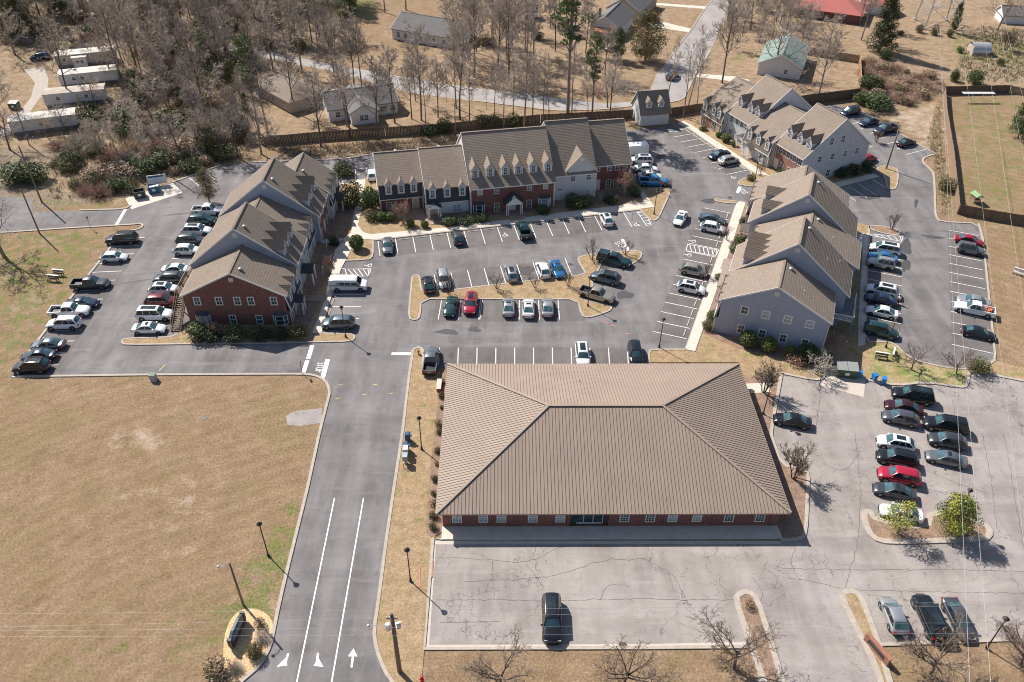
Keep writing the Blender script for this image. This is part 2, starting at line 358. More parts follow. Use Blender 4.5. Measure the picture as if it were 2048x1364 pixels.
BARK = m_bark('bark_grey', (.245, .2, .165)); BARK_D = m_bark('bark_dark', (.135, .105, .085)); TWIG = m_bark('twigs_grey', (.45, .38, .325)); TWIG_R = m_bark('twigs_reddish', (.36, .235, .185))
TWIG_O = m_bark('twigs_brown', (.27, .205, .165)); TWIG_P = m_bark('twigs_pale', (.44, .39, .34))
LEAF = m_leaf('leaf_evergreen', (.10, .128, .042)); LEAF_B = m_leaf('leaf_clipped', (.15, .175, .055)); LEAF_D = m_leaf('leaf_dark', (.05, .066, .03)); LEAF_Y = m_leaf('leaf_yellowgreen', (.33, .33, .06)); LEAF_PINE = m_leaf('pine_needles', (.10, .14, .045))
LEAF_O = m_leaf('leaf_olive', (.13, .115, .05)); LEAF_RUST = m_leaf('leaf_rust', (.17, .10, .03)); LEAF_RED = m_leaf('leaf_reddish', (.24, .10, .07))
GRASS_T = m_leaf('dry_tall_grass', (.46, .36, .24), .3); BRUSH = m_leaf('brush_brown', (.34, .262, .195), .4); BRUSH_R = m_leaf('brush_rusty', (.42, .275, .18), .3)
# ---------------------------------------------------------------- the ground: one sheet to the horizon, with painted-in kinds of soil
def inside(P, x, y):
    c = False; n = len(P); j = n - 1
    for i in range(n):
        xi, yi, xj, yj = P[i].x, P[i].y, P[j].x, P[j].y
        if (yi > y) != (yj > y) and x < (xj - xi) * (y - yi) / (yj - yi) + xi: c = not c
        j = i
    return c
Z_WOOD = [[(-80, -12), (690, -12), (700, 60), (640, 112), (560, 150), (500, 230), (520, 292), (500, 330), (440, 332), (345, 362), (250, 396), (68, 420), (-80, 425)],
          [(640, 296), (760, 285), (930, 274), (1200, 250), (1262, 240), (1264, 258), (930, 292), (740, 309), (640, 322), (560, 330), (520, 310)]]
Z_BRUSH = [[(150, 190), (300, 150), (480, 200), (500, 320), (340, 362), (250, 396), (90, 400), (110, 290)],
           [(1735, 108), (1800, 140), (1880, 165), (1888, 188), (1850, 205), (1800, 218), (1760, 222), (1690, 202), (1720, 170)],
           [(1960, 60), (2070, 60), (2070, 170), (1900, 165), (1930, 110)]]
Z_YARD = [[(640, 142), (800, 192), (1110, 226), (1262, 222), (1262, 234), (890, 264), (650, 282), (520, 292), (500, 240), (560, 165)],
          [(680, 110), (790, 146), (1080, 188), (1262, 201), (1312, 148), (1420, -12), (900, -12), (860, 110)],
          [(1420, -12), (2080, -12), (2080, 175), (1890, 170), (1730, 108), (1720, 180), (1600, 205), (1400, 215), (1390, 155)],
          [(0, 90), (100, 110), (130, 215), (160, 285), (60, 300), (-60, 290), (-60, 90)]]
Z_GREEN = [([(-40, 466), (285, 448), (240, 466), (150, 588), (22, 756), (-40, 780)], .52), ([(560, 1000), (625, 940), (585, 1120), (545, 1300), (440, 1364), (430, 1250), (520, 1100)], .74),
           ([(-40, 755), (640, 752), (655, 800), (640, 860), (560, 800), (-40, 790)], .3), ([(120, 1280), (440, 1230), (480, 1364), (100, 1380)], .36), ([(-40, 790), (600, 790), (560, 1300), (-40, 1364)], .08),
           ([(65, 424), (262, 412), (250, 397), (130, 402), (60, 396)], .6), ([(1735, 690), (1990, 735), (2050, 760), (1940, 770), (1735, 758)], .75),
           ([(1870, 330), (1920, 420), (2060, 455), (2060, 500), (1960, 450), (1880, 440)], .42), ([(1900, 195), (2060, 195), (2060, 430), (1920, 410)], .46), ([(345, 362), (440, 331), (420, 320), (330, 350)], .6),
           ([(1995, 700), (2060, 500), (2060, 760)], .3), ([(1430, 160), (1520, 110), (1480, 80)], .5), ([(1900, 60), (2060, 80), (2060, 140), (1900, 120)], .6), ([(0, -12), (640, -12), (640, 120), (300, 300), (100, 390), (0, 390)], .32),
           ([(560, 60), (760, 40), (760, 0), (560, -10)], .6)]
Z_BARE = [([(215, 870), (345, 855), (350, 900), (300, 905), (230, 890)], .62), ([(-30, 1140), (50, 1150), (40, 1190), (-30, 1190)], .55), ([(570, 828), (650, 815), (645, 850), (575, 852)], .75),
          ([(1690, 205), (1760, 225), (1850, 210), (1890, 190), (1900, 330), (1860, 305), (1800, 260)], .5), ([(150, 960), (400, 940), (480, 1060), (300, 1120)], .28), ([(120, 1120), (220, 1100), (200, 1150)], .42)]
def zone_grid():
    xs = [-2500, -900, -420] + [-225 + 1.7 * i for i in range(265)] + [420, 900, 2500]
    ys = [-1500, -400, -60] + [20 + 1.7 * i for i in range(177)] + [420, 800, 3000]
    nx, ny = len(xs), len(ys)
    polys = [[(Gs(p), 1.0) for p in Z_WOOD], [(Gs(p), v) for p, v in Z_GREEN], [(Gs(p), v) for p, v in Z_BARE],
             [(Gs(p), 1.0) for p in Z_YARD], [(Gs(p), 1.0) for p in Z_BRUSH]]
    chans = []
    for pl in polys:
        ch = [[0.0] * nx for _ in range(ny)]
        for P, v in pl:
            x0, x1 = min(p.x for p in P), max(p.x for p in P); y0, y1 = min(p.y for p in P), max(p.y for p in P)
            for j, y in enumerate(ys):
                if y < y0 or y > y1: continue
                for i, x in enumerate(xs):
                    if x0 <= x <= x1 and inside(P, x, y): ch[j][i] = max(ch[j][i], v)
        for _ in range(2):
            for j in range(1, ny - 1):
                rj, ra, rb = ch[j], ch[j - 1], ch[j + 1]
                ch[j] = [rj[0]] + [(rj[i] * 2 + rj[i - 1] + rj[i + 1] + ra[i] + rb[i]) / 6 for i in range(1, nx - 1)] + [rj[-1]]
        chans.append(ch)
    # beyond the photograph's far edge: woods
    for j, y in enumerate(ys):
        if y > 300:
            for i in range(nx): chans[0][j][i] = .8
    verts = [(x, y, 0.0) for y in ys for x in xs]
    faces = [(j * nx + i, j * nx + i + 1, (j + 1) * nx + i + 1, (j + 1) * nx + i) for j in range(ny - 1) for i in range(nx - 1)]
    me = bpy.data.meshes.new('ground'); me.from_pydata(verts, [], faces); me.materials.append(GROUND)
    for nm, c3 in (('zone', (0, 1, 2)), ('zone2', (3, 4, None))):
        at = me.color_attributes.new(nm, 'FLOAT_COLOR', 'POINT'); buf = []
        for j in range(ny):
            for i in range(nx):
                buf += [chans[c3[0]][j][i], chans[c3[1]][j][i], chans[c3[2]][j][i] if c3[2] is not None else 0.0, 1.0]
        at.data.foreach_set('color', buf)
    tag(put('ground', me), kind='structure')
zone_grid()

# ---------------------------------------------------------------- pavements
MAIN = [(470, 1400), (482, 1364), (522, 1330), (542, 1290), (548, 1260), (559, 1205), (580, 1118), (613, 986), (640, 862), (656, 800), (660, 785), (655, 768), (645, 758), (629, 751), (605, 748.5),
        (300, 750), (20, 754), (85, 670), (150, 586), (184, 542), (219, 499), (241, 464), (275, 460), (287, 453), (282, 447), (271, 449), (130, 457), (0, 466), (-60, 470),
        (-60, 393), (0, 393), (64, 396), (68, 424), (160, 421), (249, 418.5), (262, 411), (251, 397), (345, 365), (441, 331), (500, 325), (600, 322), (697, 317.5), (740, 308.5),
        (930, 292), (1110, 274), (1250, 258), (1268, 259), (1285, 257), (1338, 250), (1362, 245), (1400, 262), (1440, 240), (1669, 208), (1723, 223), (1790, 262), (1859, 301), (1872, 308), (1858, 312), (1846, 317), (1845, 326), (1862, 340), (1868, 350),
        (1871, 434), (1881, 444), (1957, 447.5), (1966, 480), (1990, 720), (1976, 730), (1950, 738), (1905, 737), (1850, 727), (1812, 712), (1789, 686),
        (1735, 690), (1560, 700), (1390, 704), (1371, 699.5), (1300, 699.5), (1297, 705), (1297, 732), (890, 732), (880, 740), (846, 738), (847, 700), (826, 700), (817, 762), (805, 866), (787, 983), (772, 1085), (756, 1209), (748, 1260), (752, 1297), (770, 1344), (785, 1364), (800, 1400)]
sheet('asphalt_lot', [MAIN], .010, ASPH)
OLD = [(866, 1077), (887, 1079.5), (1561, 1081), (1600, 1080), (1611, 1068), (1618, 940), (1600, 936), (1563, 931), (1545, 880), (1541, 867), (1563, 747.5), (1629, 761), (1645, 759), (1651, 747), (1660, 743), (1731, 759.7),
       (1789, 772.5), (1851, 765), (1921, 776), (1934, 772), (1937, 745), (1945, 742), (2048, 763), (2200, 800), (2200, 1276), (2048, 1279), (1767, 1290), (1756, 1287), (1800, 1440), (1530, 1440), (1506, 1294), (1300, 1296), (849, 1298)]
sheet('old_asphalt_lot', [OLD], .012, ASPH_OLD)
UPPER = [(1335, 122), (1369, 76), (1385, 56), (1404, 25), (1425, 0), (1432, -12), (1485, -12), (1476, 0), (1451, 29), (1437, 66), (1421, 101), (1388, 154), (1378, 176), (1366, 200), (1330, 207), (1268, 212), (1210, 219), (1111, 222), (951, 202),
         (821, 186), (730, 160), (650, 140), (560, 122), (430, 95), (430, 88), (560, 108), (650, 126), (787, 150), (937, 174), (1077, 191), (1210, 207), (1265, 203), (1300, 180), (1312, 150)]
sheet('back_street', [UPPER], .008, ROADM)
sheet('driveway', [[(1280, 44), (1292, 32), (1310, 40), (1381, 57), (1378, 64.5), (1309, 54), (1259, 50), (1259, 42)], [(1287, 4), (1417, 13), (1413, 18), (1287, 8)],
                   [(1395, 147), (1470, 153), (1500, 160), (1492, 166), (1430, 158), (1392, 154)]], .009, CONC_PALE)
sheet('gravel_track', [[(48, 139), (88, 134), (97, 158), (94, 190), (81, 194), (52, 235), (30, 236), (62, 194), (70, 165)], [(0, 262), (35, 232), (52, 236), (20, 266), (-20, 290), (-40, 280)]], .009,
      plain('gravel', (.40, .35, .3), .95, .22, 1.5))
sheet('patch_of_old_paving', [[(572, 832), (590, 822), (645, 816), (643, 846), (600, 852), (575, 850)]], .010, ASPH_OLD)
sheet('dumpster_pad', [[(251, 397), (345, 365.5), (364, 386), (263, 418.5), (257, 408)]], .016, CONC_PALE)
sheet('bin_pad', [[(1640, 771), (1660, 744.5), (1731, 760), (1727, 794.4)]], .018, CONC)
sheet('hip_gutter_apron', [[(868, 1082), (1560, 1082), (1560, 1088), (868, 1089)], [(858.5, 1290), (1300, 1288), (1503, 1284), (1503, 1293), (1300, 1295.5), (858.3, 1298)], [(866, 1089.5), (872, 1089.5), (858, 1297), (850, 1297)]], .018, CONC)

# pale dusty sweeps, wet or oily patches
def blob(cx, cy, rx, ry, seed, n=22, rot=0):
    rr = random.Random(seed); out = []
    ph = [rr.uniform(0, 6.28) for _ in range(4)]
    for i in range(n):
        a = 2 * math.pi * i / n; k = 1 + .16 * math.sin(2 * a + ph[0]) + .14 * math.sin(3 * a + ph[1]) + .10 * math.sin(5 * a + ph[2])
        x, y = rx * k * math.cos(a), ry * k * math.sin(a)
        out.append((cx + x * math.cos(rot) - y * math.sin(rot), cy + x * math.sin(rot) + y * math.cos(rot)))
    return out
sheet('oil_stains', [blob(895, 664, 20, 6, 1), blob(949, 659, 13, 5, 2), blob(1052, 541, 15, 11, 3), blob(1250, 590, 15, 9, 4), blob(903, 712, 6, 7, 5), blob(1812, 494, 13, 13, 6), blob(1812, 530, 8, 14, 7),
                     blob(1140, 529, 7, 3, 8), blob(1321, 313, 10, 5, 9), blob(1832, 406, 4, 8, 10), blob(1740, 395, 20, 4, 11), blob(1866, 474, 22, 3, 12, rot=.15), blob(1418, 402, 12, 6, 13), blob(640, 620, 9, 3, 14),
                     blob(360, 428, 35, 1.6, 15, rot=-.1), blob(270, 563, 30, 1.6, 16, rot=-.12)], .016, STAIN)
def poly_strips(name, lines, w, z, m):
    mb = MB()
    rr = random.Random(9)
    for ln in lines:
        P = smooth_line(Gs(ln), it=1); Q = [P[0]]
        for a, b in zip(P, P[1:]):
            k = max(1, int((b - a).length / .45)); n = Vector((-(b - a).y, (b - a).x, 0)).normalized()
            for i in range(1, k + 1): Q.append(a.lerp(b, i / k) + n * rr.gauss(0, .055))
        ribbon(mb, Q, w, z - .004, z)
    return tag(mb.build(name, m), kind='structure')
poly_strips('pavement_cracks', [[(876, 1115), (985, 1120), (1052, 1127), (1130, 1090)], [(985, 1122), (987, 1198)], [(930, 1163), (1050, 1158), (1120, 1150), (1200, 1120), (1290, 1118)], [(872, 1200), (985, 1199), (1100, 1202), (1230, 1198), (1320, 1199), (1480, 1200)],
            [(880, 1245), (1000, 1243)], [(1052, 1127), (1070, 1150), (1090, 1180)], [(1200, 1200), (1215, 1165), (1260, 1175)], [(1710, 866), (1718, 930), (1722, 1000), (1716, 1085), (1690, 1175)], [(1640, 790), (1632, 860)],
            [(1965, 866), (1985, 980), (1994, 1058)], [(1850, 940), (1935, 975), (1990, 990)], [(1560, 1136), (1700, 1140), (1860, 1139), (2048, 1143)], [(1690, 1180), (2048, 1187)], [(2008, 866), (2048, 1100)], [(1905, 800), (1915, 866)],
            [(1565, 1155), (1640, 1165), (1680, 1178)], [(1505, 1155), (1530, 1190), (1500, 1225)], [(1300, 1125), (1350, 1150), (1370, 1198), (1390, 1220)], [(1590, 1090), (1580, 1130), (1600, 1160)], [(1720, 905), (1690, 945), (1650, 930)]], .038, .019, CRACKM)

# ---------------------------------------------------------------- islands, lawns, beds with kerbs
lawn_mb = {'LAWN': MB(), 'LAWN_G': MB(), 'BED': MB(), 'STRAW': MB()}
kerb = MB()
def island(poly, mat='LAWN', z=.10, kw=.28, sm=1, kz=.135, kerbed=True):
    P = smooth_line(Gs(poly), True, sm)
    slab(lawn_mb[mat], [('w', p.x, p.y) for p in P], 0.0, z)
    if kerbed: ribbon(kerb, P, kw, 0, kz, True)
island([(824, 556), (828, 551), (836, 551), (840, 557), (843, 587), (900, 581), (1010, 568), (1173, 549.5), (1166, 538), (1156, 521), (1158, 514), (1200, 507), (1250, 503), (1278, 502), (1285, 511), (1270, 527), (1240, 534), (1204, 523), (1196, 541), (1183, 562), (1186, 575), (1160, 584), (1164, 600), (1218, 611), (1224, 616), (1216, 624),
        (1177, 636), (1163, 632), (1156, 599), (1000, 598.5), (842, 598.5), (840, 634), (832, 641), (817, 638)], 'LAWN')
island([(1727, 1027), (1734, 1023), (1742, 1026), (1748, 1040), (1855, 1058), (1862, 1022), (1930, 1040), (1970, 1048), (1981, 1066), (1970, 1079), (1775, 1085), (1744, 1076), (1731, 1049)], 'BED', kw=.7)
island([(1470, 1198), (1481, 1186), (1497, 1184), (1514, 1197), (1540, 1280), (1575, 1400), (1540, 1400), (1502, 1290)], 'BED', kw=.6)
island([(1682, 1194), (1691, 1183.5), (1709, 1184), (1723, 1197), (1745, 1255), (1757, 1289), (1790, 1400), (1770, 1400), (1755, 1340)], 'LAWN', kw=.6)
# terraces B and C, one continuous planted block
BC = [(243, 686), (247, 678), (342, 675), (356, 668), (372, 652)] + [FB.t(u, 15.2) for u in (-1.5, 16, 39.5)] + [FB.t(39.5, -1), (683, 362), (719, 360), (733, 357), (737, 340)] + \
     [FC.t(-1.2, 1), FC.t(-.8, 13.5), FC.t(48.6, 13.5), (1272, 360), (1280, 372), (1292, 378), (1336, 376), (1341, 383), (1317, 436), (1309, 442), (1301, 441), (1280, 420), (1100, 440.5), (899, 463.5), (746, 481.5), (745, 512), (738, 520), (684, 522), (664, 590), (644, 667.5), (700, 668), (711, 674), (704, 683.5), (632, 684.5), (500, 687), (372, 688.5), (252, 690)]
island(BC, 'LAWN', sm=0, kerbed=False)
for ln in ([(372, 688.5), (252, 690), (243, 686), (247, 678), (300, 676), (342, 675), (356, 668)], [(746, 481.5), (746, 512), (738, 520), (684, 522)], [(644, 667.5), (700, 668), (711, 674), (704, 683.5), (632, 684.5), (500, 687), (372, 688.5)],
           [(1280, 420), (1301, 441), (1309, 442), (1317, 436), (1330, 408), (1341, 383), (1336, 376), (1292, 378)], [(746, 481.5), (899, 463.5), (1100, 440.5), (1280, 420)]):
    ribbon(kerb, smooth_line(Gs(ln), it=1), .28, 0, .135)
# terrace E with the ground south of it
EB = [(1300, 699.5), (1371, 699.8), (1420, 560), (1473, 408), (1482, 402), (1495, 406), (1500, 400)] + [FE.t(-41, -1), FE.t(-41.5, 16.5), (1717, 446), (1738, 452), (1738, 466), (1733, 560), (1731, 684), (1760, 684), (1789, 686.5), (1812, 712.5), (1850, 727.5), (1905, 738), (1950, 739), (1978, 730), (1992, 722), (2060, 740), (2060, 765),
      (1945, 742.5), (1937, 746), (1934, 772), (1921, 775.5), (1851, 764.5), (1789, 772), (1731, 759.3), (1660, 742.5), (1650, 746.5), (1644, 758.5), (1629, 760.5), (1563, 747), (1541, 867), (1530, 860), (1478, 725), (1298, 725)]
island(EB, 'LAWN', z=.07, sm=0, kerbed=False)
for ln in ([(1563, 747), (1629, 760.5), (1644, 758.5), (1650, 746.5), (1660, 742.5), (1731, 759.3), (1789, 772), (1851, 764.5), (1921, 775.5), (1934, 772), (1937, 746), (1945, 742.5), (2060, 765), (2200, 800)], [(1563, 747), (1552, 806), (1541, 867), (1545, 882), (1563, 931), (1600, 937), (1617, 942), (1611, 1068), (1600, 1079), (1561, 1081)]):
    ribbon(kerb, smooth_line(Gs(ln), it=1), .42, 0, .14)
for ln in ([(1297, 728), (1298, 704), (1304, 699.5), (1371, 699.8)], [(1371, 699.8), (1420, 560), (1473, 408), (1480, 403)], [(1738, 452), (1738, 466), (1733, 560), (1731, 684), (1760, 684), (1789, 686.5), (1812, 712.5), (1850, 727.5), (1905, 738), (1950, 739), (1978, 730), (1991, 720), (1966, 480), (1957, 447.5)]):
    ribbon(kerb, smooth_line(Gs(ln), it=1), .28, 0, .135)
island([(1473, 408), (1478, 403.5), (1440, 400), (1432, 398), (1429, 401), (1440, 405)], 'LAWN', sm=1)
island([(1737, 688), (1789, 688), (1811, 714), (1849, 729), (1905, 740), (1933, 743), (1931, 769), (1921, 774), (1851, 763), (1789, 771), (1742, 760)], 'LAWN_G', z=.085, sm=0, kerbed=False)
# terrace D
DB = [(1356, 248), (1368, 241)] + [FD.t(-.8, 16), FD.t(33.2, 17.2)] + [FD.t(34.6, 17), FD.t(34.6, 4), (1545, 361), (1530, 368), (1507, 374), (1482, 371), (1475, 366), (1482, 360), (1510, 349.5), (1440, 302), (1380, 259.5)]
island(DB, 'LAWN', sm=0, kerbed=False)
for ln in ([(1356, 248), (1380, 259.5), (1440, 302), (1510, 349.5), (1482, 360), (1475, 366), (1482, 371), (1507, 374), (1530, 368), (1545, 361)],): ribbon(kerb, smooth_line(Gs(ln), it=1), .28, 0, .135)
island([(1751, 341), (1760, 334), (1771, 332), (1790, 336), (1797, 345), (1793, 374), (1786, 380), (1774, 377), (1770, 352)], 'LAWN')
island([(1738, 452), (1758, 452), (1790, 458), (1802, 465), (1798, 470), (1778, 470), (1740, 460)], 'BED')
# hip-roofed office: verge and beds
island([(826, 701), (834, 695.5), (843, 697), (847, 702), (846, 739), (880, 742), (886, 1060), (866, 1078), (849, 1298), (840, 1400), (800, 1400), (784, 1364), (770, 1344), (752, 1297), (748, 1260), (756, 1209), (772, 1085), (787, 983), (805, 866), (817, 762)], 'LAWN', z=.07, sm=0, kerbed=False)
island([(884, 748), (893, 735), (890, 1060), (866, 1076), (852, 1068), (850, 1040), (872, 830)], 'BED', z=.11, sm=1, kerbed=False)
island([(1486, 758), (1562, 748), (1541, 866), (1545, 880), (1563, 930), (1617, 941), (1611, 1067), (1600, 1078), (1558, 1080), (1546, 1060), (1480, 760)], 'BED', z=.11, sm=0, kerbed=False)
island([(455, 1366), (448, 1330), (446, 1296), (452, 1258), (466, 1232), (486, 1217), (520, 1218), (545, 1238), (546, 1262), (541, 1289), (522, 1328), (482, 1362)], 'STRAW', z=.04, sm=1, kerbed=False)
island(FB and [FB.t(-.6, -.2), FB.t(-.6, 15), FB.t(-3.2, 15), FB.t(-3.4, -2), FB.t(13, -4.2), FB.t(40, -4.4), FB.t(40, -1)], 'BED', z=.112, sm=0, kerbed=False)
island([FC.t(8.2, -2), FC.t(8.2, -5.4), FC.t(47, -5.2), FC.t(47.5, -.5)], 'BED', z=.112, sm=0, kerbed=False)
island([FE.t(-40.4, .5), FE.t(-40.4, -2.2), FE.t(-.5, -2.0), FE.t(.8, -1.5), FE.t(2.6, 4), FE.t(2.6, 15), FE.t(-.2, 15.6)], 'BED', z=.112, sm=0, kerbed=False)
for k, nm in (('LAWN', 'lawn_islands'), ('LAWN_G', 'green_verges'), ('BED', 'mulch_beds'), ('STRAW', 'pine_straw_bed')):
    if lawn_mb[k].v: tag(lawn_mb[k].build(nm, {'LAWN': LAWN, 'LAWN_G': LAWN_G, 'BED': BED, 'STRAW': STRAW}[k]), kind='structure')
for ln in (MAIN[1:16], MAIN[15:18], MAIN[17:29], MAIN[32:36][1:], MAIN[37:39], MAIN[39:44], MAIN[53:66], MAIN[66:70][:-1], [(826, 700.5), (817, 762), (805, 866), (787, 983), (772, 1085), (756, 1209), (748, 1260), (752, 1297), (770, 1344), (785, 1364), (800, 1400)], [(847, 738), (846, 702), (842, 696.5), (835, 695), (826, 700.5)],
           [(1757, 1289), (1767, 1290), (2048, 1279), (2200, 1276)], UPPER[10:20][:-1], UPPER[0:5]):
    ribbon(kerb, smooth_line(Gs(ln), it=1), .36, 0, .13)
ribbon(kerb, Gs([(886, 1079), (866, 1077.5), (849, 1298), (1300, 1296), (1506, 1294)]), .36, 0, .13)
tag(kerb.build('kerb', KERBM), kind='structure')
# sidewalks
walk = MB()
for poly in ([(625, 667), (643, 667), (657, 612), (682, 540), (704, 497), (722, 479), (746, 480.5), (899, 462.5), (1100, 439.5), (1280, 419), (1309, 415), (1279.5, 375), (1269, 377), (1290, 404), (1238, 412), (1180, 419), (899, 455.5), (742, 469.5), (727, 466), (716, 452), (724, 413), (731, 360), (719, 361), (718, 398), (709, 423), (702, 467), (688, 478), (670, 502), (650, 600)],
             [(645.7, 480), (688, 478), (686, 486), (644, 488)], [(684, 361.5), (719, 360), (718, 368), (684, 369)],
             [(1473, 408), (1478, 404), (1491, 406), (1440, 560), (1390, 704), (1371, 699.8), (1420, 560)], [(1356, 247.5), (1367, 242.5), (1381, 250), (1440, 288), (1500, 327.5), (1538, 352.5), (1511, 348), (1440, 301), (1380, 258.5)],
             [(1727, 470), (1737, 467), (1732, 560), (1730, 690), (1716, 694), (1716, 640)]):
    slab(walk, poly, 0, .15)
slab(walk, [FA.t(.6, .0), FA.t(39.2, .0), FA.t(39.3, -1.82), FA.t(.6, -1.82)], 0, .16)
slab(walk, [FA.t(40.2, 24.6), FA.t(44.4, 24.9), FA.t(44.4, 22.9), FA.t(40.2, 22.6)], 0, .15)
slab(walk, [FD.t(34.7, 4.5), FD.t(34.7, 17.5), FD.t(36.2, 17.5), FD.t(36.2, 4.5)], 0, .15)
tag(walk.build('sidewalk', CONC_PALE), kind='structure')
bw = MB()
for poly in ([FC.t(33.0, -2.4), FC.t(34.2, -2.4), FC.t(34.6, -5.3), FC.t(33.2, -5.3)], [FC.t(40.6, .2), FC.t(42.2, .2), FC.t(42.9, -5.2), FC.t(41.4, -5.2)], [FC.t(22.6, -6.2), FC.t(25.4, -6.2), FC.t(25.4, -8), FC.t(22.6, -8)], [FC.t(5.6, -.1), FC.t(7.4, -.1), FC.t(8.2, -5.2), FC.t(6.2, -5.2)],
             [FE.t(-21, .5), FE.t(-17.5, .5), FE.t(-17.5, -1.9), FE.t(-21, -1.9)], [FB.t(6, 0), FB.t(7.6, 0), FB.t(7.6, -4), FB.t(6, -4)], [FC.t(8.4, -5.2), FC.t(10.8, -5.2), FC.t(10.9, -6.6), FC.t(8.2, -6.6)]):
    slab(bw, poly, 0, .165)
tag(bw.build('brick_walk', BRICK_O), kind='structure')

# ---------------------------------------------------------------- painted markings
lines = MB()
def ln_world(p, q, w=.11, mb=None, z=.020):
    d = (q - p); n = Vector((-d.y, d.x, 0)).normalized() * (w / 2)
    (mb or lines).add([(p - n).to_tuple()[:2] + (z,), (p + n).to_tuple()[:2] + (z,), (q + n).to_tuple()[:2] + (z,), (q - n).to_tuple()[:2] + (z,)], [(3, 2, 1, 0)])
def ln(a, b, w=.11, mb=None, z=.020): ln_world(G(*a), G(*b), w, mb, z)
ROWS = {}
def row(name, a0, b0, a1, b1, n, i0=0, i1=None, skip=()):
    A0, B0, A1, B1 = G(*a0), G(*b0), G(*a1), G(*b1); i1 = n if i1 is None else i1
    ROWS[name] = (A0, B0, A1, B1, n)
    for i in range(i0, i1 + 1):
        if i in skip: continue
        t = i / n; ln_world(A0.lerp(A1, t) if 0 <= t <= 1 else A0 + (A1 - A0) * t, B0 + (B1 - B0) * t)
row('west', (227, 478.5), (289.5, 474.8), (24, 753.5), (100.6, 753), 14, 0, 14)
row('backB', (344, 517.4), (388, 517), (266.6, 649.5), (327, 650), 6, -6, 6)
row('centreC', (756, 481.5), (760, 512), (1189, 431.4), (1204.3, 460.8), 13, 0, 13)
ln((1246.4, 424), (1264, 453.6)); row('isletop', (868, 549), (875.5, 582.6), (1066, 524.7), (1078, 558.7), 6, 0, 8)
row('islebot', (922, 601), (917, 639), (1116, 600), (1119, 639), 5, -1, 5, skip=(2,)); ln((965, 601), (959.5, 639))
row('south', (916.6, 695.6), (915.5, 731), (1217, 695.6), (1219, 731), 8, -1, 9)
row('frontE', (1407.7, 415.7), (1463, 426.7), (1306.2, 663), (1373, 677.5), 15)
row('frontD', (1331, 264.8), (1373, 257.5), (1454, 349), (1497, 339.7), 8)
row('rearD', (1704.6, 247.7), (1742, 238), (1812.4, 308.9), (1851.5, 299), 6)
row('rearE', (1804.5, 520.7), (1737, 507), (1801, 668), (1727, 652), 8)
row('east', (1896, 460), (1957.5, 471.4), (1904, 688.7), (1986, 707), 12)
for a, b in (((660, 613.6), (722, 613)), ((665, 589.7), (728, 589)), ((658, 637), (718, 637.5)), ((683.5, 340.5), (683.5, 363)), ((711, 339), (711, 361)), ((711, 339), (741, 335)), ((711, 351), (741, 340)), ((377.6, 355.4), (398, 371.5)), ((410, 343.5), (431, 360.6)), ((345, 366), (364, 385)),
             ((1696, 372), (1734, 395.5)), ((1714, 365.7), (1754, 391.4)), ((1745.7, 359.6), (1771, 375)), ((1699.5, 394.5), (1712, 401.6)), ((683, 537.5), (742, 538)), ((690, 552), (738, 553)), ((742, 538), (738, 553)), ((1718, 300), (1745, 292)), ((1735, 327), (1760, 320)), ((1360, 262), (1349, 264))):
    ln(a, b)
# hatched aisles
def hatch(a, b, c, d, n, k=.35, border=True):
    A, B, C, D_ = [G(*p) for p in (a, b, c, d)]
    if border:
        for p, q in ((A, B), (B, C), (C, D_), (D_, A)): ln_world(p, q)
    for i in range(n):
        t = (i + .5) / n; t2 = min(1, t + k); ln_world(A.lerp(B, t), D_.lerp(C, t2))
hatch((1274, 423), (1293, 451.3), (1302, 449.5), (1289, 420.5), 5, .0)
hatch((690, 537.5), (741, 537.5), (738, 553), (694, 553), 5, .25)
hatch((1375, 488.8), (1437, 500), (1432, 512), (1372, 501.5), 7, .12)
hatch((1741, 468), (1806, 473), (1803, 483), (1741, 471), 5, .2)
for k_, (nm, m0, m1) in enumerate((('west', -.3, .8), ('centreC', -.2, .9), ('isletop', -.2, .7), ('islebot', -.3, .9), ('south', -.2, .6), ('frontE', -.2, .4), ('frontD', -.2, .4), ('rearE', -.4, .3), ('east', -.4, .3))):
    A0, B0, A1, B1, n = ROWS[nm]; ex = (A1 - A0) * (1.3 / n if nm in ('isletop', 'islebot', 'south') else .1 / n); d = (B0 - A0).normalized()
    sheet('parking_bays', [[('w', p.x, p.y) for p in (A0 - ex - d * .05, B0 - ex + d * m1 * .6, B1 + ex + d * m1 * .6, A1 + ex - d * .05)]], .0135, ASPH_BAY)
# wide bars, road lines and arrows
for a, b, w_ in (((251, 418.6), (232.4, 450.4), .55), ((783, 707.6), (826, 707.6), .55), ((1244.7, 478.6), (1257, 501.8), .6), ((1480, 373.7), (1474.5, 386), .6), ((624.5, 691), (616.5, 717.5), .6), ((614.8, 720.5), (607, 745), .6), ((655.5, 718.5), (645, 756.5), .65)): ln(a, b, w_)
for a, b in (((669, 996), (592, 1372)), ((727, 996), (662, 1372))): ln(a, b, .14)
def arrow(sh, tip, wl, wr, w=.22):
    ln(sh[0], sh[1], w); P = [G(*p) for p in (tip, wl, wr)]
    lines.add([(p.x, p.y, .024) for p in P], [(0, 1, 2), (2, 1, 0)][:1] if (P[1] - P[0]).cross(P[2] - P[0]).z > 0 else [(0, 2, 1)])
arrow(((576.5, 1307), (571, 1325)), (553, 1334), (571, 1316), (575, 1331)); arrow(((636, 1306), (634, 1324)), (647, 1334), (637, 1316), (627, 1332)); arrow(((703, 1335), (706.5, 1309)), (706.8, 1297), (696, 1313), (715, 1313))
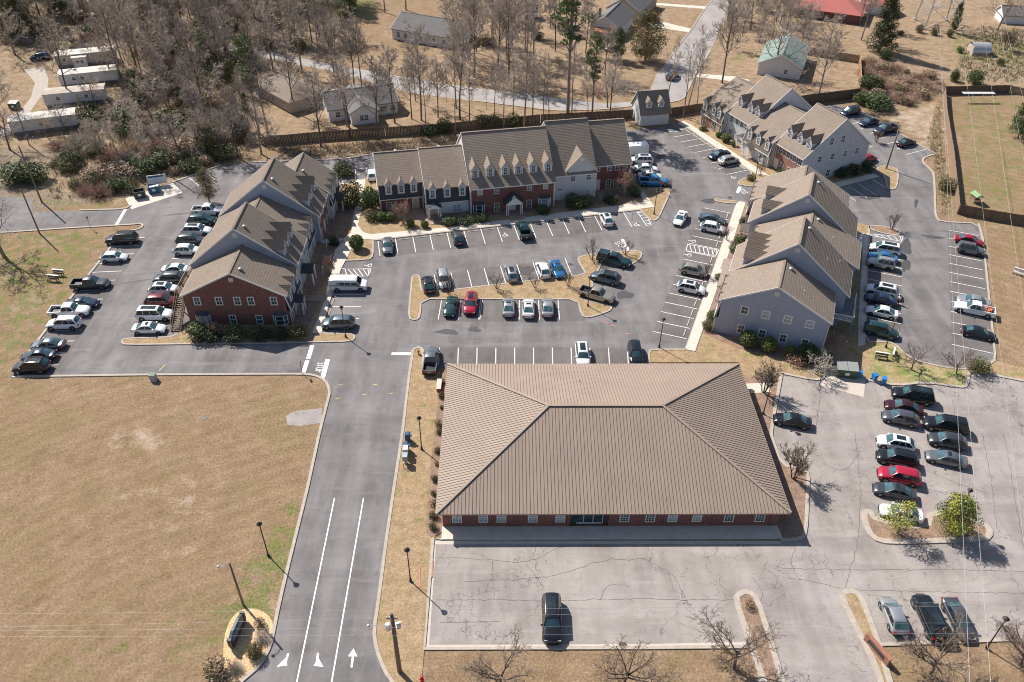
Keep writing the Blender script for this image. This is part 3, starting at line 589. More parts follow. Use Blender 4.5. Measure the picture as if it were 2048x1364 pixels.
def ground_text(txt, c, deg, size, stretch=1.0):
    cu = bpy.data.curves.new('text', 'FONT'); cu.body = txt; cu.size = 1; cu.align_x = 'CENTER'; cu.align_y = 'CENTER'
    o = bpy.data.objects.new('text', cu); COL.objects.link(o); dg = bpy.context.evaluated_depsgraph_get()
    me = bpy.data.meshes.new_from_object(o.evaluated_get(dg)); bpy.data.objects.remove(o)
    p = G(*c); a = R(deg); vs = []
    for v in me.vertices:
        x, y = v.co.x * size, v.co.y * size * stretch
        vs.append((p.x + x * math.cos(a) - y * math.sin(a), p.y + x * math.sin(a) + y * math.cos(a), .024))
    lines.add(vs, [tuple(f.vertices) for f in me.polygons])
ground_text('STOP', (640, 735), -90, .9, 2.0); ground_text('STOP', (1240, 490), -60, .9, 1.9); ground_text('STOP', (1487, 382), 108, .9, 1.7)
def wheelchair(c, deg, s=1.0):
    p = G(*c); a = R(deg); T = lambda x, y: Vector((p.x + (x * math.cos(a) - y * math.sin(a)) * s, p.y + (x * math.sin(a) + y * math.cos(a)) * s, 0))
    pts = [T(.38 * math.cos(t), -.1 + .38 * math.sin(t)) for t in [math.pi * .75 + i * 5.0 / 12 for i in range(13)]]
    for i in range(12): ln_world(pts[i], pts[i + 1], .1 * s, z=.022)
    ln_world(T(-.05, .62), T(-.02, .1), .12 * s, z=.023); ln_world(T(-.02, .1), T(.34, .1), .1 * s, z=.0235); ln_world(T(.34, .1), T(.55, -.4), .1 * s, z=.0225); ln_world(T(-.1, .72), T(.04, .72), .16 * s, z=.0225)
for c, dg in (((738, 531), 90), ((1273, 449), -5), ((1386, 482.5), 70), ((1377, 510), 70), ((1466, 355), 25), ((700, 342), 0), ((1010, 470), 0)): wheelchair(c, dg, 1.0)
tag(lines.build('parking_markings', PAINT), kind='structure')
ym = MB()
for a, b in (((676, 770), (686, 770)), ((745, 769), (755, 769)), ((725, 789), (733, 789)), ((671, 797), (681, 796)), ((778, 787), (786, 787)), ((318, 742), (331, 729))): ln(a, b, .1, ym)
tag(ym.build('survey_marks', PAINT_Y), kind='structure')
rm = MB()
for a, b in (((1204, 642), (1220, 649)), ((1217, 648), (1232, 653)), ((1251, 668), (1264, 666)), ((1593, 866), (1604, 863)), ((1971, 1109), (1980, 1107)), ((1985, 1119), (1998, 1128)), ((1850, 1002), (1860, 1000)), ((865, 1120), (864, 1155)), ((840, 1130), (838, 1175))): ln(a, b, .16, rm, z=.115 if a[0] < 1200 else .021)
tag(rm.build('utility_locate_marks', PAINT_R), kind='structure')
# drain covers
mc = MB()
for c, z in (((1246, 1292), .03), ((637, 619), .02), ((408, 836), .02), ((1460, 395), .02)):
    p = G(*c); mc.cyl((p.x, p.y), .45, z - .01, z + .006, 14)
tag(mc.build('drain_covers', plain('cast_iron', (.1, .075, .065), .6, .25, 4, .4)), kind='structure')
# concrete wheel stops
ws = MB(); ws.extr([(-.9, -.07, 0), (-.9, .07, 0), (-.9, .045, .1), (-.9, -.045, .1)], (1.8, 0, 0)); WS = ws.mesh('wheel_stop', CONC_PALE)
PLACE = {'centreC': 'in the bay row before the middle terrace', 'frontE': 'in the bay row before the blue-grey end terrace', 'frontD': 'in the bay row before the upper right terrace'}
def stops(rn, idx, off, side, where):
    A0, B0, A1, B1, n = ROWS[rn]; d = (B0 - A0) if side == 'A' else (A0 - B0); d.normalize(); ax = (A1 - A0).normalized(); S, T = (A0, A1) if side == 'A' else (B0, B1)
    for k, i in enumerate(idx):
        p = S + (T - S) * ((i + .5) / n) + d * off
        o = put('wheel_stop', WS, None, (p.x, p.y, .012), math.atan2(ax.y, ax.x))
        tag(o, f'pale concrete wheel stop, {ORD[k + 1]} {where}', 'wheel stop', 'wheel stops at the heads of the parking bays')
stops('centreC', range(1, 13), .55, 'A', 'from the left before the middle terrace')
stops('frontE', range(0, 15), .55, 'B', 'from the far end beside the long pale walk')
stops('frontD', range(0, 8), .5, 'B', 'from the far end before the upper right terrace')
for k, c in enumerate(((666, 604), (659, 626), (668, 581))):
    p = G(*c); tag(put('wheel_stop', WS, None, (p.x, p.y, .012), R(84)), 'pale concrete wheel stop ' + ['between the white van and the grey-blue wagon', 'just behind the parked grey-blue wagon', 'right below the white passenger van'][k], 'wheel stop', 'wheel stops at the heads of the parking bays')
# ---------------------------------------------------------------- buildings
def win_meshes(w, h, cols=2, rows=4, frame=.09, fm=None, gm=None):
    """window in the XZ plane, facing -Y, origin at the bottom centre: (frame mesh, pane mesh)"""
    key = ('win', round(w, 2), round(h, 2), cols, rows, frame, (fm or TRIM).name, (gm or GLASS).name)
    if key in CACHE: return CACHE[key]
    f = MB(); d = .05
    f.box(-w / 2 - frame, -w / 2, -d, .02, -frame, h + frame); f.box(w / 2, w / 2 + frame, -d, .02, -frame, h + frame)
    f.box(-w / 2, w / 2, -d, .02, h, h + frame); f.box(-w / 2, w / 2, -d, .02, -frame, 0)
    for i in range(1, cols): x = -w / 2 + w * i / cols; f.box(x - .018, x + .018, -.03, -.005, 0, h)
    for j in range(1, rows):
        z = h * j / rows; t = .035 if (rows % 2 == 0 and j == rows // 2) else .016; f.box(-w / 2, w / 2, -.032, -.006, z - t, z + t)
    g = MB(); g.add([(-w / 2, -.012, 0), (w / 2, -.012, 0), (w / 2, -.012, h), (-w / 2, -.012, h)], [(0, 1, 2, 3)])
    CACHE[key] = (f.mesh('window', fm or TRIM), g.mesh('pane', gm or GLASS)); return CACHE[key]
CACHE = {}
def window(root, x, y, z, w, h, rz=0, sub=True, **k):
    f, g = win_meshes(w, h, **k)
    o = put('window', f, root, (x, y, z), rz); put('pane', g, o); return o
def sub_window(part, x, y, z, w, h, rz=0, **k):
    f, g = win_meshes(w, h, **k); put('window', f, part, (x, y, z), rz); put('pane', g, part, (x, y, z), rz)
def door(root, x, y, z, w=.95, h=2.1, m=None, rz=0, lights=False):
    m = m or DOORW; b = MB(); b.box(-w / 2, w / 2, -.05, .0, 0, h, 0); fr = .1
    b.box(-w / 2 - fr, -w / 2, -.08, .0, 0, h + fr, 1); b.box(w / 2, w / 2 + fr, -.08, .0, 0, h + fr, 1); b.box(-w / 2, w / 2, -.08, .0, h, h + fr, 1)
    for i in (-1, 1):
        for z0, z1 in ((.2, .85), (1.0, 1.85)): b.box(i * w * .24 - w * .16, i * w * .24 + w * .16, -.062, -.05, z0, z1, 0)
    o = b.build('door', [m, TRIM], root); o.location = (x, y, z); o.rotation_euler = (0, 0, rz)
    h_ = MB(); h_.box(w * .34, w * .40, -.11, -.05, .95, 1.08); h_.build('handle', GALV, o); return o
def gable_dormer(root, u, v, z0, w, ze, za, depth, wallm, roofm, roofslope=None, ww=.72, wh=1.15, wz=.45, trim=True, gm=None):
    """little house-shaped dormer, front at v facing -v, wall from z0, eave ze, apex za, running back `depth`"""
    b = MB(); hw = w / 2
    b.extr([(-hw, 0, z0), (hw, 0, z0), (hw, 0, ze), (0, 0, za - .05), (-hw, 0, ze)], (0, depth, 0))
    d = b.build('dormer', wallm, root); d.location = (u, v, 0)
    r = MB(); o = .16; k = (za - ze) / hw; t = .09
    for s in (-1, 1):
        e = (s * (hw + o), ze - k * o)
        r.extr([(0, -o, za), (e[0], -o, e[1]), (e[0], -o, e[1] + t), (0, -o, za + t * 1.3)], (0, depth + o, 0))
    r.build('dormer_roof', roofm, d)
    if trim:
        tr = MB()
        for s in (-1, 1):
            tr.extr([(s * hw, -.05, z0), (s * (hw - .13), -.05, z0), (s * (hw - .13), -.05, ze), (s * hw, -.05, ze)], (0, .05, 0))
            tr.extr([(0, -o - .02, za - .02), (s * (hw + o), -o - .02, ze - k * o - .02), (s * (hw + o), -o - .02, ze - k * o - .14), (0, -o - .02, za - .16)], (0, .02, 0))
        tr.box(-hw, hw, -.06, 0, z0, z0 + .14); tr.build('dormer_trim', TRIM, d)
    sub_window(d, 0, -.02, z0 + wz, ww, wh, gm=gm)
    return d
def gable_roof(b, u0, u1, vf, zf, vr, zr, vb, zb, ov=.35, ou=.12, t=.16, mi=0):
    """two-slope roof slab over u0..u1"""
    kf = (zr - zf) / (vr - vf); kb = (zr - zb) / (vb - vr)
    b.extr([(u0 - ou, vf - ov, zf - kf * ov), (u0 - ou, vr, zr), (u0 - ou, vr, zr + t * 1.2), (u0 - ou, vf - ov, zf - kf * ov + t)], (u1 - u0 + 2 * ou, 0, 0), mi)
    b.extr([(u0 - ou, vr, zr), (u0 - ou, vb + ov, zb - kb * ov), (u0 - ou, vb + ov, zb - kb * ov + t), (u0 - ou, vr, zr + t * 1.2)], (u1 - u0 + 2 * ou, 0, 0), mi)
def rake(b, u, vf, zf, vr, zr, vb, zb, ov=.35, th=.05):
    kf = (zr - zf) / (vr - vf); kb = (zr - zb) / (vb - vr); h = .26
    b.extr([(u, vf - ov, zf - kf * ov - h + .19), (u, vr, zr - h + .19), (u, vr, zr + .215), (u, vf - ov, zf - kf * ov + .185)], (th, 0, 0))
    b.extr([(u, vr, zr - h + .19), (u, vb + ov, zb - kb * ov - h + .19), (u, vb + ov, zb - kb * ov + .185), (u, vr, zr + .215)], (th, 0, 0))
def unit(root, kind, u0, u1, f, b_, zf, zr, vr, zb, gable, front, roofm, mans=SHING_D, mz=2.65, dorm=(), dwall=None, ends=(True, True), ridge_cap=True, vents=0, rakes=(True, True), low_front=None):
    """one house of the terrace. kind 'L': mansard front under a low roof. kind 'T': two-storey front under a steep roof"""
    wv = MB()
    inset = .35 if kind == 'L' else 0
    prof = [(f, 0), (b_, 0), (b_, zb), (vr, zr - .02), (f + inset, zf)] + ([(f + inset, mz), (f, mz)] if kind == 'L' else [])
    # side walls + back
    for u, s in ((u0, 0), (u1, 1)):
        wv.extr([(u if s == 0 else u - .2, p[0], p[1]) for p in prof], (.2, 0, 0))
    wv.box(u0 + .2, u1 - .2, b_ - .2, b_, 0, zb)
    wv.build('wall', gable, root)
    fw = MB(); fw.box(u0 + .2, u1 - .2, f, f + .2, 0, mz if kind == 'L' else zf)
    if kind == 'L': fw.box(u0 + .2, u1 - .2, f + .2, f + .5, 0, mz - .05)
    fw.build('front_wall', front, root)
    r = MB(); gable_roof(r, u0, u1, f + inset, zf, vr, zr, b_, zb, ov=.45)
    if ridge_cap: r.bar((u0 - .1, vr, zr + .2), (u1 + .1, vr, zr + .2), .34, .05)
    r.build('roof', roofm, root)
    if kind == 'L':
        m = MB(); m.extr([(u0 + .02, f - .28, mz - .08), (u0 + .02, f + .30, zf - .06), (u0 + .02, f + .5, zf - .06), (u0 + .02, f + .02, mz - .08)], (u1 - u0 - .04, 0, 0)); m.build('mansard_slope', mans, root)
    tr = MB()
    if rakes[0]: rake(tr, u0 - .17, f + inset, zf, vr, zr, b_, zb, .45)
    if rakes[1]: rake(tr, u1 + .12, f + inset, zf, vr, zr, b_, zb, .45)
    if kind == 'L':
        tr.box(u0, u1, f - .34, f - .24, mz - .16, mz - .02)
        for u in ((u0 - .02,) if rakes[0] else ()) + ((u1 + .0,) if rakes[1] else ()): tr.bar((u, f - .27, mz - .05), (u, f + .33, zf - .05), .1, .14)
        tr.box(u0, u0 + .14, f - .05, f, 0, mz - .16); tr.box(u1 - .14, u1, f - .05, f, 0, mz - .16)
    else:
        k = (zr - zf) / (vr - f); tr.box(u0 - .1, u1 + .1, f - .5, f - .44, zf - k * .45 - .06, zf - k * .45 + .12)
        tr.box(u0, u0 + .14, f - .05, f, 0, zf - .1); tr.box(u1 - .14, u1, f - .05, f, 0, zf - .1)
    kb = (zr - zb) / (b_ - vr); tr.box(u0 - .1, u1 + .1, b_ + .44, b_ + .5, zb - kb * .45 - .06, zb - kb * .45 + .12)
    tr.build('trim', TRIM, root)
    for d in dorm:
        if kind == 'L': gable_dormer(root, d, f - .12, 3.45, 1.22, 5.42, 6.15, 3.0, dwall or SID_G, roofm, ww=.66, wh=1.35, wz=.22)
        else:
            k = (zr - zf) / (vr - f); v0 = f + 1.35; z0 = zf + k * 1.35 - .1
            gable_dormer(root, d, v0, z0, 1.46, z0 + 1.72, z0 + 2.72, (2.72 + .1) / k + .25, dwall or SID_G, roofm, ww=.62, wh=1.3, wz=.35)
    for i in range(vents):
        vb_ = MB(); uu = u0 + (u1 - u0) * (.22 if i == 0 else .6); vv = vr - 1.1 if VENT_BACK is None else vr + 1.1; k = (zr - zf) / (vr - f); zz = zr - k * 1.1 + .16
        vb_.lathe((uu, vv, zz - .25), [(.2, 0), (.2, .35), (.34, .36), (.34, .46), (.1, .6)], 12); vb_.build('roof_vent', GALV, root)
    for u, s in ((u0, -1), (u1, 1)):
        if (s < 0 and ends[0]) or (s > 0 and ends[1]):
            lv = MB(); uu = u + s * .03
            lv.box(min(uu, u), max(uu, u), vr - .32, vr + .32, zr - 1.45, zr - .75, 0)
            for q in range(5): lv.box(min(uu + s * .02, uu), max(uu + s * .02, uu), vr - .26, vr + .26, zr - 1.4 + q * .13, zr - 1.33 + q * .13, 1)
            lv.build('gable_vent', [TRIM, SID_G], root)
VENT_BACK = None
def bay_window(root, u, v, z, w=2.0, h=1.55, d=.55, gm=None):
    o = MB(); P = [(-w / 2, 0), (-w / 2 + d * .8, -d), (w / 2 - d * .8, -d), (w / 2, 0)]
    o.prism(P, z - .18, z, 0); o.prism(P, z + h, z + h + .12, 0)
    for p in P[1:3]: o.box(p[0] - .05, p[0] + .05, p[1] - .02, p[1] + .08, z, z + h, 0)
    for p in (P[0], P[3]): o.box(p[0] - .06, p[0] + .06, -.1, 0, z, z + h, 0)
    for a, b in zip(P[:-1], P[1:]): o.bar((a[0], a[1], z + h * .5), (b[0], b[1], z + h * .5), .04)
    b = o.build('bay_window', TRIM, root); b.location = (u, v, 0)
    g = MB(); Q = [(p[0] * .97, p[1] + .05) for p in P]; g.prism(Q, z + .01, z + h - .01); g.build('pane', gm or GLASS_L, b)
    r = MB(); c = (0, -.05, z + h + .75); vs = [(p[0] * 1.08, p[1] * 1.12 - .03, z + h + .13) for p in P] + [(-w * .28, 0, z + h + .7), (w * .28, 0, z + h + .7)]
    r.add(vs, [(0, 1, 4), (1, 2, 5, 4), (2, 3, 5), (0, 4, 5, 3), (3, 2, 1, 0)]); r.build('bay_roof', SHING_D, b)
    return b
def porch(root, u, v, w, d, ze, za, roofm, cols=True, wallm=None):
    p = MB(); hw = w / 2
    for s in (-1, 1):
        if cols:
            for q in (0, .28): p.box(s * hw - .07 - s * q, s * hw + .07 - s * q, -.07, .07, .12, ze, 0)
    p.box(-hw - .1, hw + .1, -.1, .1, ze - .02, ze + .18, 0); p.extr([(-hw - .15, -.12, ze + .18), (hw + .15, -.12, ze + .18), (0, -.12, za - .05)], (0, .1, 0), 0)
    o = p.build('porch', [wallm or TRIM], root); o.location = (u, v, 0)
    r = MB()
    for s in (-1, 1): r.extr([(0, -.3, za), (s * (hw + .35), -.3, ze + .1), (s * (hw + .35), -.3, ze + .2), (0, -.3, za + .12)], (0, d + .3, 0))
    r.build('porch_roof', roofm, o); fl = MB(); fl.box(-hw - .2, hw + .2, -.2, d, .0, .17); fl.build('porch_floor', BRICK_O, o); return o
def downspout(root, pts, m=None):
    b = MB()
    for p, q in zip(pts[:-1], pts[1:]): b.bar(p, q, .11)
    return b.build('downspout', m or TRIM, root)

# --- A: the hip-roofed brick office in front
def hip_office():
    A = thing('office_building', 'long single-storey brick office under a broad tan standing-seam hip roof', 'building', FA.o, FA.a)
    W, D, ze, h = 39.9, 26.05, 3.1, 4.35; x0 = .05; y0 = -.62
    wl = MB(); a, b, c, d = .7, 39.2, 0.0, 24.85
    for seg in ((a, 15.2, c), (19.6, b, c)): wl.box(seg[0], seg[1], c, c + .3, 0, 3.0)
    wl.box(15.2, 19.6, c + .45, c + .75, 0, 3.0); wl.box(15.0, 15.2, c + .3, c + .75, 0, 3); wl.box(19.6, 19.8, c + .3, c + .75, 0, 3)
    wl.box(a, a + .3, c + .3, d - .3, 0, 3.0); wl.box(b - .3, b, c + .3, d - .3, 0, 3.0); wl.box(a, b, d - .3, d, 0, 3.0)
    wl.build('wall', BRICK, A)
    rf = MB(); X0, X1, Y0, Y1 = x0, x0 + W, y0, y0 + D; hd = D / 2; R0, R1 = (X0 + hd, Y0 + hd, ze + h), (X1 - hd, Y0 + hd, ze + h)
    c4 = [(X0, Y0, ze), (X1, Y0, ze), (X1, Y1, ze), (X0, Y1, ze)]
    rf.add(c4 + [R0, R1], [(0, 1, 5, 4), (1, 2, 5), (2, 3, 4, 5), (3, 0, 4), (3, 2, 1, 0)])
    k = h / hd; sp = .4064; hh = .05; ww = .035
    n = int(W / sp)
    for i in range(1, n):
        x = X0 + i * sp; t = min(x - X0, X1 - x, hd)
        rf.bar((x, Y0, ze + hh * .5), (x, Y0 + t, ze + k * t + hh * .5), ww, hh, 1); rf.bar((x, Y1, ze + hh * .5), (x, Y1 - t, ze + k * t + hh * .5), ww, hh, 1)
    for i in range(1, int(D / sp)):
        y = Y0 + i * sp; t = min(y - Y0, Y1 - y)
        rf.bar((X0, y, ze + hh * .5), (X0 + t, y, ze + k * t + hh * .5), ww, hh, 1); rf.bar((X1, y, ze + hh * .5), (X1 - t, y, ze + k * t + hh * .5), ww, hh, 1)
    rf.build('roof', [METAL_ROOF, METAL_SEAM], A)
    cp = MB(); L_ = .07
    for p, q in ((c4[0], R0), (c4[3], R0), (c4[1], R1), (c4[2], R1), (R0, R1)): cp.bar(Vector(p) + Vector((0, 0, L_)), Vector(q) + Vector((0, 0, L_)), .36, .09)
    cp.build('ridge_cap', METAL_ROOF, A)
    gt = MB()
    for p, q in zip(c4, c4[1:] + c4[:1]): gt.bar(Vector(p) + Vector((0, 0, -.11)), Vector(q) + Vector((0, 0, -.11)), .14, .2)
    gt.build('gutter', METAL_ROOF, A)
    sf = MB(); sf.box(X0 + .06, X1 - .06, Y0 + .06, Y1 - .06, ze - .14, ze - .1); sf.build('soffit', CONC_PALE, A)
    for x, bl in ((2.35, 0), (5.33, 0), (7.4, 0), (10.95, 0), (14.1, 0), (21.4, 0), (24.35, 0), (26.9, 0), (29.7, 0), (33.35, 0), (36.9, 0)):
        window(A, x, c, .95, .92, 1.5, cols=3, rows=4, gm=GLASS_L if bl == 0 and int(x) % 3 else GLASS)
    dr = MB()
    for i in range(3): dr.box(15.9 + i * 1.1 - .03 + .9, 15.9 + i * 1.1 + .03 + .9, c + .35, c + .45, .15, 2.5)
    dr.box(16.0, 18.9, c + .35, c + .45, 2.4, 2.6); dr.box(16.0, 18.9, c + .35, c + .45, .15, .3); d_ = dr.build('glass_door', WHITE, A)
    g = MB(); g.box(15.5, 19.3, c + .41, c + .44, .2, 2.5); g.build('pane', GLASS, d_)
    for x in (1.6, 8.6, 15.0, 19.8, 26.0, 31.6, 38.2): downspout(A, [(x, Y0 + .05, ze - .2), (x, c - .06, ze - .55), (x, c - .06, .2)], METAL_SEAM)
    vp = MB(); vp.cyl((X0 + 17.5, Y0 + 20), .05, ze + 1.9, ze + 2.35, 8); vp.build('vent_pipe', DARKT, A)
    return A
hip_office()

# --- B: left terrace, gable end towards the viewer
def terrace_b():
    T = thing('terrace', 'left brick and grey-blue terrace whose brick gable end with five upper windows faces the viewer', 'building', FB.o, FB.a)
    unit(T, 'L', 0, 7.5, 0, 15.2, 5.45, 9.3, 7.6, 5.45, BRICK, BRICK, SHING_B, SHING_D, 2.7, (1.65, 3.95, 6.4), SID_W, (True, False), vents=1)
    unit(T, 'T', 7.7, 15.5, .3, 16.0, 6.0, 12.15, 8.4, 6.0, SID_B, SID_G, SHING_B, dorm=(8.75, 11.3, 13.95), dwall=SID_B, ends=(True, False), vents=1)
    unit(T, 'L', 15.7, 23.2, .5, 15.6, 5.45, 9.2, 8.4, 5.45, SID_B, SID_G, SHING_B, SHING_D, 2.7, (17.2, 19.5, 21.8), SID_W, (False, False))
    unit(T, 'T', 23.4, 31.5, -.4, 15.8, 5.6, 12.0, 7.6, 5.6, SID_B, BRICK, SHING_B, dorm=(24.75, 27.2, 30.3), dwall=SID_B, ends=(True, False), vents=1)
    unit(T, 'L', 31.7, 39.1, -1.2, 10.4, 5.45, 9.3, 4.4, 5.45, SID_G, SID_G, SHING_B, SHING_D, 2.7, (33.2, 35.5, 37.8), SID_W, (False, True), vents=1)
    rz = R(0)
    # gable end (faces -u): windows turned a quarter
    q = R(-90)
    for v in (13.3, 10.1, 7.4, 5.4, 2.05): window(T, 0, v, 3.85, .78, 1.25, q, cols=2, rows=2, frame=.13)
    for v in (8.7, 4.75): window(T, 0, v, .3, .78, 1.5, q, cols=2, rows=2, frame=.12)
    for v in (13.05, 1.55):
        b = bay_window(T, 0, v, .45, 2.1, 1.5, .55, GLASS_L if v > 5 else GLASS); b.rotation_euler = (0, 0, q)
    # entrance side
    for u, z, f in ((1.4, .35, 0), (5.0, .35, 0), (17.5, .35, .5), (20.5, .35, .5), (34, .4, -1.2), (37, .4, -1.2)): window(T, u, f, z, 1.3, 1.7, cols=4, rows=4)
    for u, z, f in ((9, .4, .3), (14, .4, .3), (9, 3.6, .3), (11.6, 3.6, .3), (14.2, 3.6, .3), (25, .4, -.4), (30, .4, -.4), (25, 3.6, -.4), (27.5, 3.6, -.4), (30, 3.6, -.4)): window(T, u, f, z, .9, 1.5)
    for u, f in ((3.3, 0), (11.5, .3), (22.3, .5), (27.5, -.4), (35.6, -1.2)): door(T, u, f, .15)
    porch(T, 11.5, -1.4, 2.2, 1.7, 2.5, 3.5, SHING_D); porch(T, 3.3, -1.3, 1.6, 1.3, 2.45, 3.2, SHING_D); porch(T, 35.6, -2.5, 2, 1.3, 2.4, 3.3, SHING_D)
    for u, f in ((7.6, -.05), (15.6, .2), (23.3, -.45)): downspout(T, [(u, f - .1, 5.4), (u, f - .1, .2)])
    # rear
    for u in (2, 5, 10, 13, 18, 21, 26, 29): window(T, u, 15.25 if u < 7 else 16.05 if u < 15.5 else 15.65 if u < 23 else 15.85, 3.5, .9, 1.3, R(180)); 
    # timber stair and landing on the rear side
    st = MB(); n = 17
    for i in range(n):
        u = -1.6 + i * .3; z = .2 + i * .175; st.box(u, u + .3, 16.3, 17.6, z - .05, z)
    for v in (16.25, 17.65): st.bar((-1.7, v, .05), (3.5, v, 3.1), .08, .3); st.bar((-1.7, v, 1.05), (3.5, v, 4.1), .07, .1)
    for i in range(9):
        for v in (16.25, 17.65): st.bar((-1.6 + i * .62, v, .2 + i * .36), (-1.6 + i * .62, v, 1.15 + i * .36), .06)
    st.build('stairs', WOOD, T)
    dk = MB()
    for i in range(40): dk.box(3.5 + i * .19, 3.5 + i * .19 + .17, 15.3, 17.7, 3.06, 3.12)
    for u in (3.6, 6, 8.5, 11): dk.box(u - .07, u + .07, 17.5, 17.64, 0, 4.1)
    dk.bar((3.5, 17.65, 4.1), (11.1, 17.65, 4.1), .1, .08); dk.bar((3.5, 17.65, 3.3), (11.1, 17.65, 3.3), .07, .07); dk.bar((11.1, 15.6, 4.1), (11.1, 17.65, 4.1), .1, .08)
    for i in range(28): dk.box(3.6 + i * .27, 3.64 + i * .27, 17.63, 17.67, 3.3, 4.1)
    dk.build('deck', WOOD, T)
terrace_b()

# --- C: middle terrace, fronts towards the viewer
def terrace_c():
    T = thing('terrace', 'middle terrace of five attached houses with a brick centre, six roof dormers and white porch', 'building', FC.o, FC.a)
    unit(T, 'L', 0, 8.0, 0, 12.2, 5.45, 8.7, 6.1, 5.45, SID_W, BRICK, SHING, SHING_D, 2.55, (1.78, 4.05, 6.33), SID_G, (False, False), rakes=(True, True))
    unit(T, 'L', 8.15, 15.9, -3, 13, 5.45, 9.4, 5.0, 5.45, SID_W, SID_W, SHING, SHING_D, 2.55, (9.4, 12.05, 14.8), SID_G, (False, False), rakes=(True, False))
    unit(T, 'T', 16.1, 31.8, -4.1, 13, 5.5, 12.0, 4.5, 5.5, SID_W, BRICK, SHING, dorm=(17.3, 20.05, 22.85, 25.3, 28.0, 30.8), dwall=SID_G, ends=(False, False), rakes=(True, False))
    unit(T, 'T', 32.0, 40.2, -2.1, 13.2, 5.55, 12.35, 5.8, 5.55, SID_LB, SID_LB, SHING, ends=(False, False), rakes=(True, False))
    unit(T, 'T', 40.4, 47.8, .4, 13.2, 5.6, 11.2, 6.9, 5.6, BRICK, BRICK, SHING, ends=(False, False), rakes=(False, True))
    # steep front gable of the grey house
    g = MB(); g.extr([(34.75, -2.14, 5.3), (40.15, -2.14, 5.3), (40.15, -2.14, 5.85), (37.3, -2.14, 8.75), (34.75, -2.14, 5.85)], (0, 3.2, 0)); o = g.build('front_gable', SID_LB, T)
    r = MB(); k = 1.03
    for s, e in ((-1, 34.3), (1, 40.45)):
        L_ = abs(e - 37.3); r.extr([(37.3, -2.35, 8.95), (e, -2.35, 8.95 - k * L_), (e, -2.35, 8.95 - k * L_ + .14), (37.3, -2.35, 9.13)], (0, 4.9, 0))
    r.build('gable_roof', SHING, o); tr = MB()
    for e in (34.3, 40.45):
        L_ = abs(e - 37.3); tr.extr([(37.3, -2.39, 8.78), (e, -2.39, 8.78 - k * L_), (e, -2.39, 8.98 - k * L_), (37.3, -2.39, 9.0)], (0, .035, 0))
    tr.box(36.95, 37.65, -2.2, -2.14, 7.75, 8.4); tr.build('gable_trim', TRIM, o)
    # windows and doors
    window(T, 1.65, 0, .3, .8, 1.45, cols=2, rows=4); window(T, 2.6, 0, .3, .8, 1.45, cols=2, rows=4); door(T, 6.5, 0, .1, 1.1, 2.05, DOORT)
    for u in (13.3, 14.1): window(T, u, -3, .3, .72, 1.4, cols=2, rows=4, gm=GLASS_L)
    door(T, 9.3, -3, .1, 1.0, 2.05, DOORT); porch(T, 9.35, -4.5, 2.2, 1.5, 2.1, 3.05, SHING_D, True)
    for u, z, h in ((17.9, 3.85, 1.15), (20.95, 3.85, 1.15), (27.05, 3.9, 1.15), (30.1, 3.92, 1.15)): window(T, u, -4.1, z, .78, h, cols=2, rows=4, gm=GLASS_L if u in (17.9, 30.1) else GLASS)
    for u in (20.95, 27.05): window(T, u, -4.1, .25, .78, 1.55, cols=2, rows=4)
    bay_window(T, 17.65, -4.1, .45, 2.1, 1.45, .6, GLASS); bay_window(T, 29.95, -4.1, .5, 2.3, 1.55, .6, GLASS_L); door(T, 23.9, -4.1, .15, 1.0, 2.1, DOORW)
    porch(T, 23.9, -6.0, 2.9, 1.9, 2.25, 3.85, SHING_D)
    for u in (35.8, 38.85): window(T, u, -2.1, 3.85, .85, 1.3, cols=2, rows=4)
    for u in (35.85, 38.9): window(T, u, -2.1, .45, .8, 1.2, cols=2, rows=4, gm=GLASS_L)
    door(T, 33.4, -2.1, .1, .95, 2.05, DOORW)
    for u in (41.3, 43.65, 45.2, 46.75): window(T, u, .4, 4.05, .8, 1.15, cols=2, rows=2)
    for u in (43.7, 45.2, 46.8): window(T, u, .4, .25, .85, 1.8, cols=2, rows=4)
    door(T, 41.4, .4, .12, 1.0, 2.1, DOORW)
    sg = MB(); sg.box(42.3, 42.7, .33, .4, 1.15, 1.35); sg.box(33.0, 33.8, -2.17, -2.1, 2.3, 2.42); sg.build('name_plate', DARKT, T)
    for u, f, z in ((8.1, -3.1, 5.3), (16.2, -4.25, 5.2), (31.75, -4.25, 5.2), (40.25, -2.25, 5.4), (47.75, .25, 5.3), (0.1, -.2, 2.5)): downspout(T, [(u, f, z), (u, f, .15)])
    bb = bay_window(T, 0, 3.2, .5, 2.0, 1.5, .55, GLASS_L); bb.rotation_euler = (0, 0, R(-90))
    for u, v, z in ((4.0, 6.6, 8.5), (12.0, 5.6, 9.1), (43, 7.5, 10.8), (45, 7.5, 10.8), (47, 7.5, 10.8)):
        b = MB(); b.lathe((u, v, z - .2), [(.2, 0), (.2, .4), (.33, .42), (.33, .52), (.1, .64)], 10); b.build('roof_vent', GALV, T)
terrace_c()

